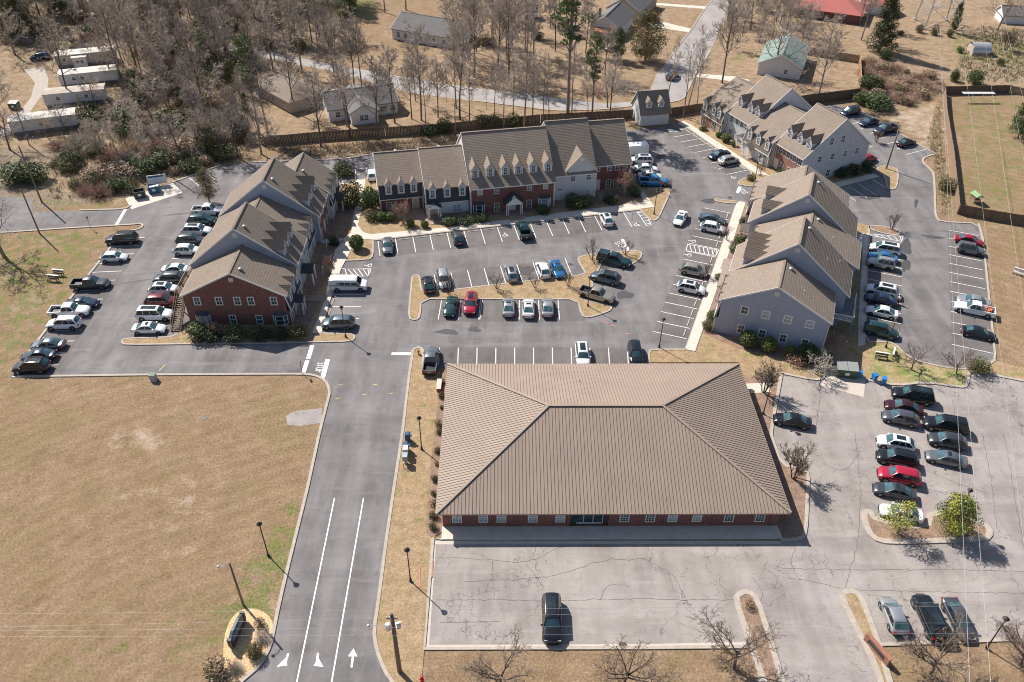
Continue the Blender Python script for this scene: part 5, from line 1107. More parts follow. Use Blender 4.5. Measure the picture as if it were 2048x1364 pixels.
def wheel_mesh(r, rim):
    key = ('wheel', round(r, 2), rim.name)
    if key in CACHE: return CACHE[key]
    t = MB(); w_ = .22; pr = [(r * .62, -w_ / 2), (r * .93, -w_ / 2), (r, -w_ / 2 + .04), (r, w_ / 2 - .04), (r * .93, w_ / 2), (r * .62, w_ / 2)]; n = 18
    vs = [(rr * math.cos(6.2832 * k / n), y, rr * math.sin(6.2832 * k / n)) for rr, y in pr for k in range(n)]
    t.add(vs, [(i * n + k, i * n + (k + 1) % n, (i + 1) * n + (k + 1) % n, (i + 1) * n + k) for i in range(5) for k in range(n)], 0, True)
    m = MB(); m.tube([(0, -w_ / 2 + .03, 0), (0, -w_ / 2 + .045, 0)], [r * .64, r * .64], n, 1, True, False); m.tube([(0, w_ / 2 - .045, 0), (0, w_ / 2 - .03, 0)], [r * .64, r * .64], n, 1, True, False)
    for k in range(5):
        a = 6.2832 * k / 5
        for s in (-1, 1): m.bar((0, s * (w_ / 2 - .015), 0), (r * .6 * math.cos(a), s * (w_ / 2 - .015), r * .6 * math.sin(a)), .09, .03, 0, (0, 1, 0))
    CACHE[key] = (t.mesh('wheel', TYRE), m.mesh('rim', [rim, TRIMB])); return CACHE[key]
def cmesh(kind, part, m):
    key = ('cm', kind, part, m[0].name)
    if key not in CACHE:
        me = car_parts(kind)[part].mesh(part.rstrip('LR'), m)
        if part == 'body':
            try: me.set_sharp_from_angle(angle=R(42))
            except Exception: pass
        CACHE[key] = me
    return CACHE[key]
RJ = random.Random(3)
def car(kind, col, px, nose, label, cat, extras=(), z=.75, group=None, roof=None, rim=None, gz=.012, scale=1.0):
    p = G(px[0], px[1], z)
    a = nose if not isinstance(nose, tuple) else math.degrees(math.atan2((G(*nose[1]) - G(*nose[0])).y, (G(*nose[1]) - G(*nose[0])).x))
    T = thing('parked_' + {'sedan': 'sedan', 'hatch': 'hatchback', 'crossover': 'crossover', 'suv': 'suv', 'bigsuv': 'suv', 'boxsuv': 'suv', 'wagon': 'wagon', 'minivan': 'minivan', 'pickup': 'pickup'}[kind], label, cat, (p.x, p.y, gz), R(a + RJ.uniform(-1.6, 1.6)), group or 'vehicles parked around the offices')
    if scale != 1.0: T.scale = (scale,) * 3
    pm = PAINTS[col]; bm = [pm, TRIMB]
    put('body', cmesh(kind, 'body', bm), T)
    names = ['windscreen', 'rear_window', 'side_windowL', 'side_windowR', 'headlightL', 'headlightR', 'taillightL', 'taillightR', 'mirrorL', 'mirrorR', 'grille', 'number_plate']
    mats_ = dict(windscreen=WGLASS, rear_window=WGLASS, side_window=CGLASS, headlight=LAMP_H, taillight=LAMP_T, mirror=pm, grille=TRIMB, number_plate=PLATE)
    for n_ in names: put(n_.rstrip('LR') if n_[-1] in 'LR' else n_, cmesh(kind, n_, [mats_[n_.rstrip('LR') if n_[-1] in 'LR' else n_]]), T)
    if kind == 'pickup':
        put('bed', cmesh(kind, 'bed', bm), T); put('bed_liner', cmesh(kind, 'bed_liner', [TRIMB]), T)
    for x in extras:
        if x == 'canopy': c = put('canopy', cmesh(kind, 'canopy', [pm]), T); put('canopy_window', cmesh(kind, 'canopy_window', [CGLASS]), c)
        elif x == 'roof_rails': [put('roof_rail', cmesh(kind, 'roof_rail' + q, [TRIMB]), T) for q in 'LR']
        elif x == 'bed_cover': put(x, cmesh(kind, x, [TRIMB]), T)
        else: put(x, cmesh(kind, x, [CGLASS]), T)
    tr = CT[kind][-1]; wm, rm_ = wheel_mesh(tr, rim or (RIM if kind != 'boxsuv' else RIMD))
    for x in wheel_x(kind):
        for s in (-1, 1):
            w_ = put('wheel', wm, T, (x, s * (CT[kind][1] / 2 - .1), tr)); put('rim', rm_, w_)
    return T
def rowdir(rn, to_a=True, i=None):
    A0, B0, A1, B1, n = ROWS[rn]; t = .5 if i is None else i / n
    a, b = A0.lerp(A1, t), B0.lerp(B1, t); d = (a - b) if to_a else (b - a); return math.degrees(math.atan2(d.y, d.x))
W_L, W_R = rowdir('west', True), rowdir('west', False)
def C_(kind, col, x, y, nose, label, *ex, **k):
    cat = {'pickup': 'pickup truck', 'sedan': 'car', 'hatch': 'car', 'wagon': 'car', 'crossover': 'SUV', 'suv': 'SUV', 'bigsuv': 'SUV', 'boxsuv': 'SUV', 'minivan': 'minivan'}[kind]
    return car(kind, col, (x, y), nose, label, cat, ex, **k)
# far left column
C_('bigsuv', 'black', 243, 477.5, W_L, 'large black SUV at the far end of the left grass-edge row', 'sunroof', 'roof_rails')
C_('hatch', 'white', 228, 513, W_R, 'small white hatchback reversed in against the left lawn', )
C_('pickup', 'darkgrey', 181, 566.5, W_R, 'dark grey pickup with an open empty bed at the left lawn')
C_('sedan', 'navy', 164, 604.5, W_R, 'navy sedan half hidden behind the white pickup')
C_('pickup', 'white', 139, 621, W_R, 'white crew-cab pickup between the navy sedan and a white SUV')
C_('suv', 'white', 127, 646, W_L, 'white SUV nosed into the left lawn beside the white pickup', 'roof_rails')
C_('sedan', 'slate', 95, 687, W_L, 'dark slate sedan, third from the bottom of the left row')
C_('sedan', 'navy', 76, 709, W_L, 'dark navy sedan next to the black SUV at the bottom left')
C_('suv', 'black', 61.5, 732, W_L, 'black SUV with a glass roof at the bottom end of the left row', 'sunroof', 'roof_rails')
# behind the left terrace
BR, BL = rowdir('backB', False), rowdir('backB', True)
C_('pickup', 'white', 417, 420, BR, 'white pickup with a dark bed by the small tree behind the left terrace')
C_('suv', 'teal', 404, 439.5, BR, 'dark green-black SUV next to the white pickup behind the left terrace')
C_('suv', 'white', 394, 460, BR, 'white SUV with a dark glass roof behind the left terrace', 'sunroof')
C_('suv', 'darkgrey', 382, 479, BR, 'charcoal SUV between two white SUVs behind the left terrace')
C_('crossover', 'pearl', 374, 499.5, BR, 'pearl white SUV, lowest of the upper five behind the left terrace')
C_('sedan', 'white', 354, 537, BR, 'white sedan beside the wooden landing of the left terrace')
C_('suv', 'darkgrey', 337, 556, BL, 'dark grey SUV with a roof rack near the wooden landing', 'roof_rails')
C_('crossover', 'white', 328, 577, BR, 'white crossover with a large glass roof by the timber stairs', 'sunroof')
C_('suv', 'darkred', 323, 601, BR, 'dark red SUV parked beside the timber stairs')
C_('bigsuv', 'white', 310, 628, BR, 'large white SUV with a sunroof near the foot of the stairs', 'sunroof')
C_('sedan', 'white', 298, 655, BR, 'white coupe-like sedan at the foot of the timber stairs', 'sunroof')
# before the left terrace
C_('suv', 'slate', 676, 645, 180, 'grey-blue wagon facing the left terrace near the lamp post')
# before the middle terrace
CU, CD_ = rowdir('centreC', True), rowdir('centreC', False)
C_('sedan', 'grey', 774.5, 489.5, CD_, 'grey sedan at the left end of the middle terrace row')
C_('wagon', 'darkgrey', 915, 472, CU, 'dark grey wagon in the middle terrace row, before the small porch')
C_('pickup', 'teal', 1047, 459, CU, 'dark teal pickup in the row before the white porch')
C_('crossover', 'white', 1212, 437, CU, 'white SUV at the right of the middle terrace row', 'sunroof')
C_('wagon', 'white', 744, 347, 100, 'white car peeking out at the far left corner of the middle terrace')
# right of the middle terrace
RC = FC.a; rcd = math.degrees(RC) - 14
C_('suv', 'white', 1282, 319.5, rcd + 180, 'white SUV below the box trailer beside the middle terrace', 'sunroof')
C_('sedan', 'white', 1293, 335.5, rcd, 'white sedan, second below the box trailer')
C_('sedan', 'pearl', 1301, 350, rcd, 'white sedan with a sunroof just above the bright blue car', 'sunroof')
C_('pickup', 'cyanblue', 1308, 362.5, rcd, 'bright blue pickup beside the planted corner of the middle terrace')
# island, upper bays
IU, ID_ = rowdir('isletop', True), rowdir('isletop', False)
C_('crossover', 'black', 856.5, 567, IU, 'small black SUV with a glass roof at the left end of the island', 'sunroof')
C_('suv', 'silver', 887, 558, ID_, 'silver SUV beside the small black one on the island', 'roof_rails')
C_('wagon', 'silver', 1022, 544, IU, 'silver estate car with a dark glass roof on the island', 'sunroof')
C_('crossover', 'white', 1086, 538, IU, 'white SUV next to the bright blue sedan on the island')
C_('sedan', 'blue', 1115, 536.5, ID_, 'bright blue sedan on the upper side of the island', 'sunroof')
# island, right end
RR = math.degrees(math.atan2((G(1268, 547) - G(1200, 530)).y, (G(1268, 547) - G(1200, 530)).x))
C_('pickup', 'teal', 1229, 519, RR, 'dark green pickup with a full canopy at the right end of the island', 'canopy')
C_('suv', 'slate', 1211, 554.5, RR + 180, 'silver-grey SUV with a glass roof at the right end of the island', 'sunroof', 'roof_rails')
C_('pickup', 'beige', 1194, 588.5, RR, 'silver lifted pickup below the grey SUV on the island', rim=RIMD)
# island, lower bays
JU, JD = rowdir('islebot', True), rowdir('islebot', False)
C_('sedan', 'green', 901.5, 612, -92, 'dark green sedan under the island lawn')
C_('suv', 'crimson', 941.5, 606.5, -91, 'bright red SUV under the island lawn', 'sunroof')
C_('sedan', 'silver', 1017, 611.5, 89, 'silver sedan with a sunroof, leftmost of the three pale sedans', 'sunroof')
C_('sedan', 'pearl', 1057, 614, 89, 'pale sedan with a black roof, middle of the three', 'sunroof')
C_('sedan', 'silver', 1095, 612, 88.5, 'silver sedan with a plain roof, right of the black-roofed one')
# south row
C_('pickup', 'grey', 862, 719.5, 90, 'grey pickup with an empty bed beside the yellow hydrant')
C_('suv', 'white', 1165, 709.5, -90, 'white SUV with a sunroof behind the hip-roofed office', 'sunroof')
C_('suv', 'black', 1271, 706.5, -90, 'black SUV at the right end of the row behind the hip-roofed office')
C_('sedan', 'white', 1361, 435, -113, 'white sedan driving down the aisle beside the right rows', 'sunroof', group='cars on the move')
# right front row
EL, ER = rowdir('frontE', True), rowdir('frontE', False)
C_('sedan', 'slate', 1425, 436.5, ER, 'slate blue sedan beside a white SUV at the long pale walk')
C_('crossover', 'white', 1426, 455, ER, 'white SUV next to the slate sedan at the long pale walk')
C_('crossover', 'beige', 1388, 540, ER, 'champagne SUV in the row beside the long pale walk')
C_('crossover', 'white', 1383, 575, ER, 'white SUV just below the champagne one at the pale walk', 'sunroof')
DL, DR = rowdir('frontD', True), rowdir('frontD', False)
C_('sedan', 'navy', 1438.5, 308, DL, 'dark navy car before the upper right terrace')
C_('crossover', 'silver', 1457.5, 320, DR, 'silver SUV before the upper right terrace')
QL, QR = rowdir('rearD', True), rowdir('rearD', False)
C_('suv', 'navy', 1701, 223, QL, 'blue-black SUV, farthest behind the upper right terrace')
C_('sedan', 'navy', 1738, 243, QL, 'blue-black sedan, second behind the upper right terrace')
C_('pickup', 'navy', 1771, 258, QL, 'blue-black pickup behind the upper right terrace')
C_('sedan', 'black', 1813, 283.5, QR, 'black coupe by the tall wooden pole behind the upper right terrace')
C_('hatch', 'red', 1736, 315.5, QR, 'red hatchback poking out behind the painted-brick gable')
EW = rowdir('rearE', False); EE = EW + 180
C_('minivan', 'white', 1771, 496.5, EW, 'white minivan beside the hatched bay behind the right terrace', 'sunroof')
C_('sedan', 'blue', 1766, 512.5, EW, 'dark blue sedan behind the white minivan', scale=.98)
C_('boxsuv', 'silver', 1761.5, 526, EW, 'boxy grey SUV below the blue sedan behind the right terrace', 'roof_rails')
C_('suv', 'white', 1764, 580, EW, 'white SUV with a sunroof behind the white-railed balcony', 'sunroof')
C_('sedan', 'navy', 1762, 597, EW, 'dark blue car with a person standing at its tail')
C_('sedan', 'white', 1764, 622, EW, 'white sedan above the dark SUV behind the right terrace')
C_('suv', 'teal', 1762.5, 660.5, EE, 'dark green-grey SUV nearest the grass corner behind the right terrace')
XR = rowdir('east', False); XL = XR + 180
C_('sedan', 'red', 1939, 479.5, XR, 'red sedan at the top of the far right row')
C_('boxsuv', 'grey', 1942, 498.5, XR, 'boxy grey SUV right below the red sedan', 'roof_rails')
C_('sedan', 'silver', 1946.5, 600.5, XL, 'silver sedan behind the white pickup in the far right row')
pk = C_('pickup', 'white', 1949, 617.5, XL, 'white pickup with a loaded bed in the far right row')
C_('sedan', 'black', 1957.5, 664, XR, 'black sedan below the white pickup in the far right row')
# pale front lot
OX = math.degrees(math.atan2((G(1755, 878) - G(1830, 893)).y, (G(1755, 878) - G(1830, 893)).x))
C_('bigsuv', 'black', 1826, 790.5, OX, 'large black SUV nearest the kerb under the bare trees', 'sunroof', 'roof_rails')
C_('sedan', 'maroon', 1808, 812.5, OX, 'dark maroon sedan between the big black SUV and a grey crossover')
C_('crossover', 'mauve', 1801, 835, OX, 'grey crossover below the maroon sedan')
C_('bigsuv', 'black', 1891.5, 849.5, OX, 'black SUV, upper of the three in the right-hand front cluster', 'roof_rails')
C_('crossover', 'darkgrey', 1895, 880.5, OX, 'dark grey SUV, middle of the three in the right-hand front cluster')
C_('sedan', 'grey', 1893, 915.5, OX, 'grey-blue sedan, lowest of the three in the right-hand front cluster', 'sunroof')
C_('crossover', 'white', 1791.5, 885, OX, 'white crossover with a small sunroof above the black SUV and the red one', 'sunroof')
C_('suv', 'black', 1795, 916, OX, 'glossy black SUV between the white crossover and the bright red SUV', 'roof_rails')
C_('suv', 'crimson', 1798.5, 951, OX, 'bright red SUV in the front lot')
C_('sedan', 'darkgrey', 1789.5, 980.5, OX, 'dark grey sedan below the bright red SUV', 'sunroof')
C_('sedan', 'white', 1803, 1024, OX, 'white sedan behind the small green tree on the mulch island')
C_('sedan', 'black', 1585, 839, OX + 1, 'black sedan parked alone beside the hip-roofed office')
C_('bigsuv', 'black', 1104, 1237, -90.5, 'black SUV with roof bars alone in the front lot', 'sunroof', 'roof_rails')
NB = math.degrees(math.atan2((G(1772, 1192) - G(1805, 1280)).y, (G(1772, 1192) - G(1805, 1280)).x))
C_('hatch', 'silver', 1788, 1228, NB, 'silver hatchback beside the brick sign, leftmost of three')
C_('bigsuv', 'black', 1860, 1233, NB + 3, 'long black SUV behind the bare tree, middle of three', 'sunroof')
C_('sedan', 'mauve', 1918, 1236, NB + 184, 'dark grey sedan facing the street, right of the long black SUV')
C_('crossover', 'red', 1304, 39.5, 172, 'red car on the pale driveway above the back street', group='cars at the far houses')
C_('suv', 'navy', 80, 113, 200, 'dark SUV under the bare trees beside the farthest mobile home', group='cars at the far houses')
C_('sedan', 'silver', 1225, 98, 150, 'pale car half hidden among the trees above the back street', group='cars at the far houses')
C_('suv', 'darkgrey', 1345, 150, 60, 'dark SUV in tree shade on the back street', group='cars at the far houses')
# load in the white pickup's bed
lb = MB(); [lb.box(-2.4 + i * .38, -2.1 + i * .38, -.5 + (i % 2) * .3, .1 + (i % 2) * .45, .72, 1.1 + .12 * (i % 3)) for i in range(4)]
L_ = thing('bed_load', 'orange and white bundle lying in the bed of the white pickup', 'cargo', pk.location, pk.rotation_euler.z); lb.build('bundle', plain('orange_tarp', (.6, .16, .06), .7, .3, 3), L_); l2 = MB(); l2.box(-1.6, -1.1, -.5, .2, .72, 1.2); l2.build('sack', WHITE, L_)
# white passenger van
def van():
    p = G(697, 567.5, 1.0); T = thing('passenger_van', 'white passenger van with a green stripe in the bay before the left terrace', 'van', (p.x, p.y, .012), R(1), 'vehicles parked around the offices')
    hl, hw = 2.95, 1.0; b = MB(); prof = [(-hl, .4), (-hl, 1.9), (-hl + .12, 2.12), (-2, 2.2), (1.2, 2.18), (1.45, 2.08), (2.02, 1.28), (2.8, 1.1), (hl, .95), (hl, .4)]
    ws_ = [1, 1, .86, .82, .82, .84, .95, .93, .88, .9]; n = len(prof)
    vs = [(x, -hw * k, z) for (x, z), k in zip(prof, ws_)] + [(x, hw * k, z) for (x, z), k in zip(prof, ws_)]
    b.add(vs, [tuple(range(n)), tuple(range(n, 2 * n))[::-1]] + [(i, n + i, n + (i + 1) % n, (i + 1) % n) for i in range(n)], 0)
    for x in (1.95, -1.75):
        for s in (-1, 1): b.tube([(x, s * .7, .38), (x, s * 1.008, .38)], [.45, .45], 16, 1, True, False)
    b.build('body', [PAINTS['white'], TRIMB], T)
    g = MB(); g.add([(1.5, -.78, 2.03), (1.5, .78, 2.03), (2.03, .86, 1.31), (2.03, -.86, 1.31)], [(0, 3, 2, 1)]); g.v = [(x + .015, y, z + .012) for x, y, z in g.v]; g.build('windscreen', CGLASS, T)
    for s in (-1, 1):
        g = MB()
        for x0, x1 in ((.62, 1.5), (-.35, .5), (-1.3, -.45), (-2.2, -1.4), (-2.8, -2.3)):
            t = .12 if x1 > 1.2 else 0; y0, y1 = s * 1.008, s * .935; g.add([(x0, y0, 1.3), (x1 + t * 2.2, y0, 1.3), (x1, y1 - s * .0, 1.78), (x0, y1, 1.78)], [(0, 1, 2, 3) if s < 0 else (3, 2, 1, 0)])
        g.build('side_window', CGLASS, T); st = MB(); st.box(-2.6, 1.9, min(s * 1.0, s * 1.006), max(s * 1.0, s * 1.006), 1.05, 1.12); st.build('stripe', plain('green_stripe', (.1, .28, .08), .4, .1, 3), T)
        l = MB(); l.box(hl - .05, hl + .02, min(s * .6, s * .86), max(s * .6, s * .86), .72, .9); l.build('headlight', LAMP_H, T); l = MB(); l.box(-hl - .02, -hl + .03, min(s * .86, s * .99), max(s * .86, s * .99), .85, 1.2); l.build('taillight', LAMP_T, T)
        m = MB(); m.box(1.75, 1.9, min(s * 1.0, s * 1.25), max(s * 1.0, s * 1.25), 1.25, 1.5); m.build('mirror', TRIMB, T)
    wm, rm_ = wheel_mesh(.38, RIM)
    for x in (1.95, -1.75):
        for s in (-1, 1): w_ = put('wheel', wm, T, (x, s * .9, .38)); put('rim', rm_, w_)
van()
# box trailer
p = G(1272, 300, 1.2); T = thing('box_trailer', 'white enclosed box trailer beside the end of the middle terrace', 'trailer', (p.x, p.y, .012), FC.a - R(2))
b = MB(); b.box(-2.4, 2.4, -1.05, 1.05, .55, 2.5); b.build('body', WHITE, T); b = MB(); b.box(-2.35, 2.35, -1.0, 1.0, 2.5, 2.56); b.build('roof', WHITE, T)
b = MB(); b.bar((-2.4, 0, .5), (-3.4, 0, .45), .12); b.build('hitch', BLACK, T); wm, rm_ = wheel_mesh(.33, RIM)
for s in (-1, 1): w_ = put('wheel', wm, T, (0, s * 1.05, .33)); put('rim', rm_, w_)
# travel trailers by the L-shaped house
for (px, py, a, lab) in ((690, 191, 33, 'long white travel trailer behind the L-shaped house'), (765, 182, 20, 'small white camper at the far corner of the L-shaped house')):
    p = G(px, py, 1.5); L = 9 if px < 700 else 4; T = thing('travel_trailer', lab, 'camper', (p.x, p.y, 0), R(a)); b = MB(); b.extr([(-L / 2, -1.2, .6), (L / 2, -1.2, .6), (L / 2 + .1, -1.2, 2.4), (L / 2 - .4, -1.2, 3.0), (-L / 2, -1.2, 3.0)], (0, 2.4, 0)); b.build('body', WHITE, T)
    b = MB(); [b.box(x - .4, x + .4, -1.22, -1.2, 1.7, 2.3) for x in (-L * .3, 0, L * .28)]; b.build('side_window', CGLASS, T); b = MB(); b.box(-L * .2, L * .1, -.4, .4, 3.0, 3.25); b.build('roof_unit', WHITE, T)
    wm, rm_ = wheel_mesh(.36, RIM)
    for s in (-1, 1): w_ = put('wheel', wm, T, (0, s * 1.1, .36)); put('rim', rm_, w_)
# ---------------------------------------------------------------- street furniture
def lamp_post(px, h, label, style='box', lean=None):
    p = G(*px); T = thing('lamp_post', label, 'lamp post', (p.x, p.y, .08), 0, 'dark lamp posts around the car parks')
    b = MB(); b.cyl((0, 0), .16, 0, .35, 10); b.tube([(0, 0, .3), (0, 0, h - .25)], [.075, .055], 8, 0, True); b.build('pole', BRONZE, T)
    l = MB(); l.lathe((0, 0, h - .35), [(.07, 0), (.16, .06), (.2, .42)], 8); l.build('lantern', m_glass_lamp, T)
    c = MB(); c.lathe((0, 0, h + .07), [(.33, 0), (.30, .05), (.1, .2), (.03, .3)], 8); c.build('lamp_cap', BRONZE, T)
m_glass_lamp = plain('lantern_glass', (.30, .29, .27), .3, .1, 5)
for px, h, lab in (((536.7, 1111.3), 5.3, 'dark lamp post in the green weeds left of the entrance road'), ((821.3, 1163), 5.3, 'dark lamp post on the verge before the pale front lot'), ((1972.7, 1297), 5.1, 'dark lamp post on the dry grass at the bottom right'),
                   ((691.7, 675), 5.4, 'dark lamp post by the grey-blue wagon at the left terrace'), ((1318.3, 695.7), 5.1, 'dark lamp post at the corner behind the hip-roofed office'), ((1771, 695.5), 5.1, 'dark lamp post on the grass corner behind the right terrace'),
                   ((1175.5, 612.7), 5.3, 'dark lamp post beside the silver lifted pickup on the island'), ((843.5, 899.6), 5.4, 'dark lamp post on the verge beside the hip roof'), ((1307.9, 428.9), 4.9, 'dark lamp post at the right corner of the middle terrace walk'),
                   ((1510, 357.8), 4.7, 'dark lamp post on the island nose below the upper right terrace'), ((1908, 1042), 5.2, 'dark lamp post behind the round green tree in the front lot'), ((1526, 829), 5.1, 'dark lamp post in the mulch bed beside the black sedan'), ((711, 370), 4.2, 'dark lamp post by the hedge between the left and middle terraces')):
    lamp_post(px, h, lab)
def utility_pole(px, h, label, r=.16, lean=(0, 0), arm=None, gear=False, cross=0):
    p = G(*px); T = thing('utility_pole', label, 'utility pole', (p.x, p.y, 0), 0, 'wooden utility poles'); T.rotation_euler = (R(lean[1]), R(lean[0]), 0)
    b = MB(); b.tube([(0, 0, -.1), (0, 0, h * .5), (0, 0, h)], [r, r * .88, r * .72], 10, 0, True); b.build('pole', POLE_W, T)
    if arm:
        a = MB(); d = Vector(arm); a.tube([(0, 0, h - .3), d * .5 + Vector((0, 0, h + .15)), d + Vector((0, 0, h + .2))], .035, 6); a.build('lamp_arm', GALV, T)
        l = MB(); q = d + Vector((0, 0, h + .16)); l.lathe((q.x, q.y, q.z), [(.06, 0), (.17, .03), (.15, .12), (.05, .17)], 10); l.build('lamp_head', GALV, T)
    if cross:
        c = MB(); c.box(-cross / 2, cross / 2, -.06, .06, h - .5, h - .36); c.build('crossarm', POLE_W, T); 
        for x in (-cross * .45, -cross * .2, cross * .2, cross * .45): q = MB(); q.lathe((x, 0, h - .36), [(.04, 0), (.06, .08), (.03, .18)], 8); q.build('insulator', WHITE, T)
    if gear:
        t = MB(); t.lathe((-.52, .1, h - 2.4), [(.2, 0), (.26, .05), (.26, .8), (.2, .88)], 12); t.build('transformer', WHITE, T)
        t = MB(); t.lathe((.5, .1, h - 2.1), [(.16, 0), (.2, .05), (.2, .5), (.12, .6)], 12); t.build('cutout_can', GALV, T)
        t = MB(); [t.bar((.1, 0, h - 1.2 - i * .3), (.75, .25 * (i % 2), h - 1.0 - i * .35), .06) for i in range(4)]; t.build('brackets', GALV, T)
        t = MB(); t.bar((-.2, 0, h - 1.6), (-2.1, -.2, h - 1.3), .05); t.lathe((-2.2, -.2, h - 1.4), [(.07, 0), (.16, .03), (.14, .14), (.05, .18)], 10); t.build('lamp_arm', GALV, T)
        t = MB(); t.box(-.1, .1, -.12, .12, h, h + .25); t.build('pole_cap', DARKT, T)
    return T
utility_pole((487.4, 1211), 7.2, 'wooden pole with a cobra street lamp by the entrance sign', .13, arm=(-.9, -.55, 0))
utility_pole((799.7, 1344), 9.6, 'stout utility pole with a white transformer at the entrance road', .24, gear=True, cross=1.0)
utility_pole((1772.5, 338), 9.4, 'tall wooden pole on the small island behind the upper right terrace', .15)
utility_pole((83.6, 404), 11.2, 'leaning wooden pole at the brush edge, tallest on the left', .17, lean=(-1, 0), cross=0)
utility_pole((80, 468), 8.2, 'wooden pole on the left lawn beside the exit road', .15, lean=(-1, 0))
utility_pole((59, 290), 8.0, 'wooden pole before the nearest mobile home', .13)
utility_pole((347, 357), 8.5, 'slim wooden pole with a lamp beside the blue dumpster', .12, arm=(.8, -.4, 0))
utility_pole((911.5, 273), 7.5, 'slim pole with twin floodlights behind the middle terrace', .11, arm=(.5, .3, 0))
def sign_post(px, h, label, cat, face, text=None, color=None, deg=0, shape='rect', w=.5, hh=.6):
    p = G(*px); T = thing('street_sign', label, cat, (p.x, p.y, .05), R(deg)); b = MB(); b.tube([(0, 0, 0), (0, 0, h)], .035, 6); b.build('post', GALV if color != 'dark' else BRONZE, T)
    s = MB(); z = h - hh / 2
    if shape == 'oct': P = [(w / 2 / math.cos(R(22.5)) * math.cos(R(22.5 + 45 * i)), z + w / 2 / math.cos(R(22.5)) * math.sin(R(22.5 + 45 * i))) for i in range(8)]
    else: P = [(-w / 2, z - hh / 2), (w / 2, z - hh / 2), (w / 2, z + hh / 2), (-w / 2, z + hh / 2)]
    s.extr([(x, -.05, zz) for x, zz in P], (0, .02, 0)); pl = s.build('sign_plate', face, T)
    if text:
        cu = bpy.data.curves.new('t', 'FONT'); cu.body = text; cu.size = w * .36; cu.align_x = 'CENTER'; cu.align_y = 'CENTER'; o = bpy.data.objects.new('t', cu); COL.objects.link(o)
        me = bpy.data.meshes.new_from_object(o.evaluated_get(bpy.context.evaluated_depsgraph_get())); bpy.data.objects.remove(o); me.materials.clear(); me.materials.append(WHITE)
        me.transform(Matrix.Translation((0, -.056, z)) @ Matrix.Rotation(R(90), 4, 'X')); put('lettering', me, pl)
SIGN_R = plain('sign_red', (.42, .03, .03), .5, .06, 3); SIGN_B = plain('sign_blue', (.04, .12, .35), .5, .06, 3); SIGN_W = plain('sign_white', (.7, .7, .68), .5, .05, 3)
sign_post((1320, 386), 2.6, 'red octagonal stop sign beside the blue pickup', 'stop sign', SIGN_R, 'STOP', None, -20, 'oct', .75, .75)
sign_post((605, 748.6), 2.3, 'small dark stop sign post at the corner of the left field', 'stop sign', SIGN_R, 'STOP', 'dark', 95, 'oct', .62, .62)
sign_post((181.5, 457), 2.4, 'thin dark sign post on the left lawn by the exit road', 'sign', BRONZE, None, 'dark', 80, w=.35, hh=.4)
sign_post((1264, 441), 1.6, 'white notice in the bed right of the middle terrace', 'sign', SIGN_W, None, None, 10, w=.3, hh=.45)
sign_post((883, 444), 1.5, 'small dark post sign in the hedge of the middle terrace', 'sign', SIGN_W, None, None, 10, w=.25, hh=.35)
for i, px in enumerate(((655, 507), (648, 553))): sign_post(px, 1.9, ['white parking sign before the left terrace, farther one', 'white parking sign before the left terrace, nearer one'][i], 'sign', SIGN_W, None, None, 90, w=.3, hh=.45)
# monument sign, left
p = G(477, 1269); T = thing('monument_sign', 'dark slate-topped monument sign seen end-on in the straw bed', 'sign', (p.x, p.y, 0), R(82)); T.scale = (.82, .82, .85); b = MB(); b.box(-1.9, 1.9, -.28, .28, 0, .45); b.build('base', BRICK, T)
b = MB(); b.box(-1.75, 1.75, -.17, .17, .45, 1.75); b.extr([(-1.75, -.17, 1.75), (1.75, -.17, 1.75), (.9, -.17, 2.15), (-.9, -.17, 2.15)], (0, .34, 0)); b.build('panel', plain('sign_slate', (.07, .09, .11), .5, .2, 2), T)
for x in (-1.9, 1.9): b = MB(); b.box(x - .16, x + .16, -.26, .26, .45, 1.9); b.build('pillar', DARKT, T)
b = MB(); [b.box(-1.4, 1.4, s * .172 - .004, s * .172 + .004, .75, 1.5) for s in (-1, 1)]; b.build('face', plain('sign_face_blue', (.15, .22, .28), .5, .1, 2), T)
# brick sign, right
p = G(1751, 1306); T = thing('brick_sign', 'low red brick sign wall with a dark recessed panel by the right drive', 'sign', (p.x, p.y, .05), R(-66)); T.scale = (.84, .84, .84); b = MB()
b.box(-1.9, 1.9, -.2, .22, 0, .35); b.box(-1.9, -1.3, -.2, .22, .35, 1.35); b.box(1.3, 1.9, -.2, .22, .35, 1.35); b.box(-1.3, 1.3, -.2, .22, 1.1, 1.35); b.box(-1.3, 1.3, .0, .2, .35, 1.1); b.build('wall', BRICK_O, T)
b = MB(); b.box(-1.25, 1.25, -.15, 0, .4, 1.05); b.build('panel', DARKT, T)
b = MB(); b.box(-1.94, 1.94, -.24, .27, 1.35, 1.43); b.build('coping', BRICK_O, T)
# mailboxes along the road
MB_BLUE = plain('mailbox_blue', (.03, .09, .19), .4, .1, 3); MB_GREY = plain('mailbox_grey', (.36, .39, .42), .45, .1, 3)
for k, (px, m, lab) in enumerate((((816, 882), MB_BLUE, 'blue drop mailbox, upper of the pair on the verge'), ((813, 902), MB_BLUE, 'blue drop mailbox next to the white cluster box'))):
    p = G(*px); T = thing('mailbox', lab, 'mailbox', (p.x, p.y, .07), R(95), 'letter boxes on the verge'); b = MB(); b.extr([(-.3, -.34, .25), (-.3, .34, .25), (-.3, .34, 1.15), (-.3, .2, 1.35), (-.3, -.2, 1.35), (-.3, -.34, 1.15)], (.6, 0, 0)); b.build('body', m, T)
    b = MB(); [b.box(x, x + .06, y, y + .06, 0, .25) for x in (-.28, .22) for y in (-.32, .26)]; b.build('leg', m, T); b = MB(); b.box(-.33, -.05, -.55, -.3, 1.0, 1.25); b.build('chute', m, T)
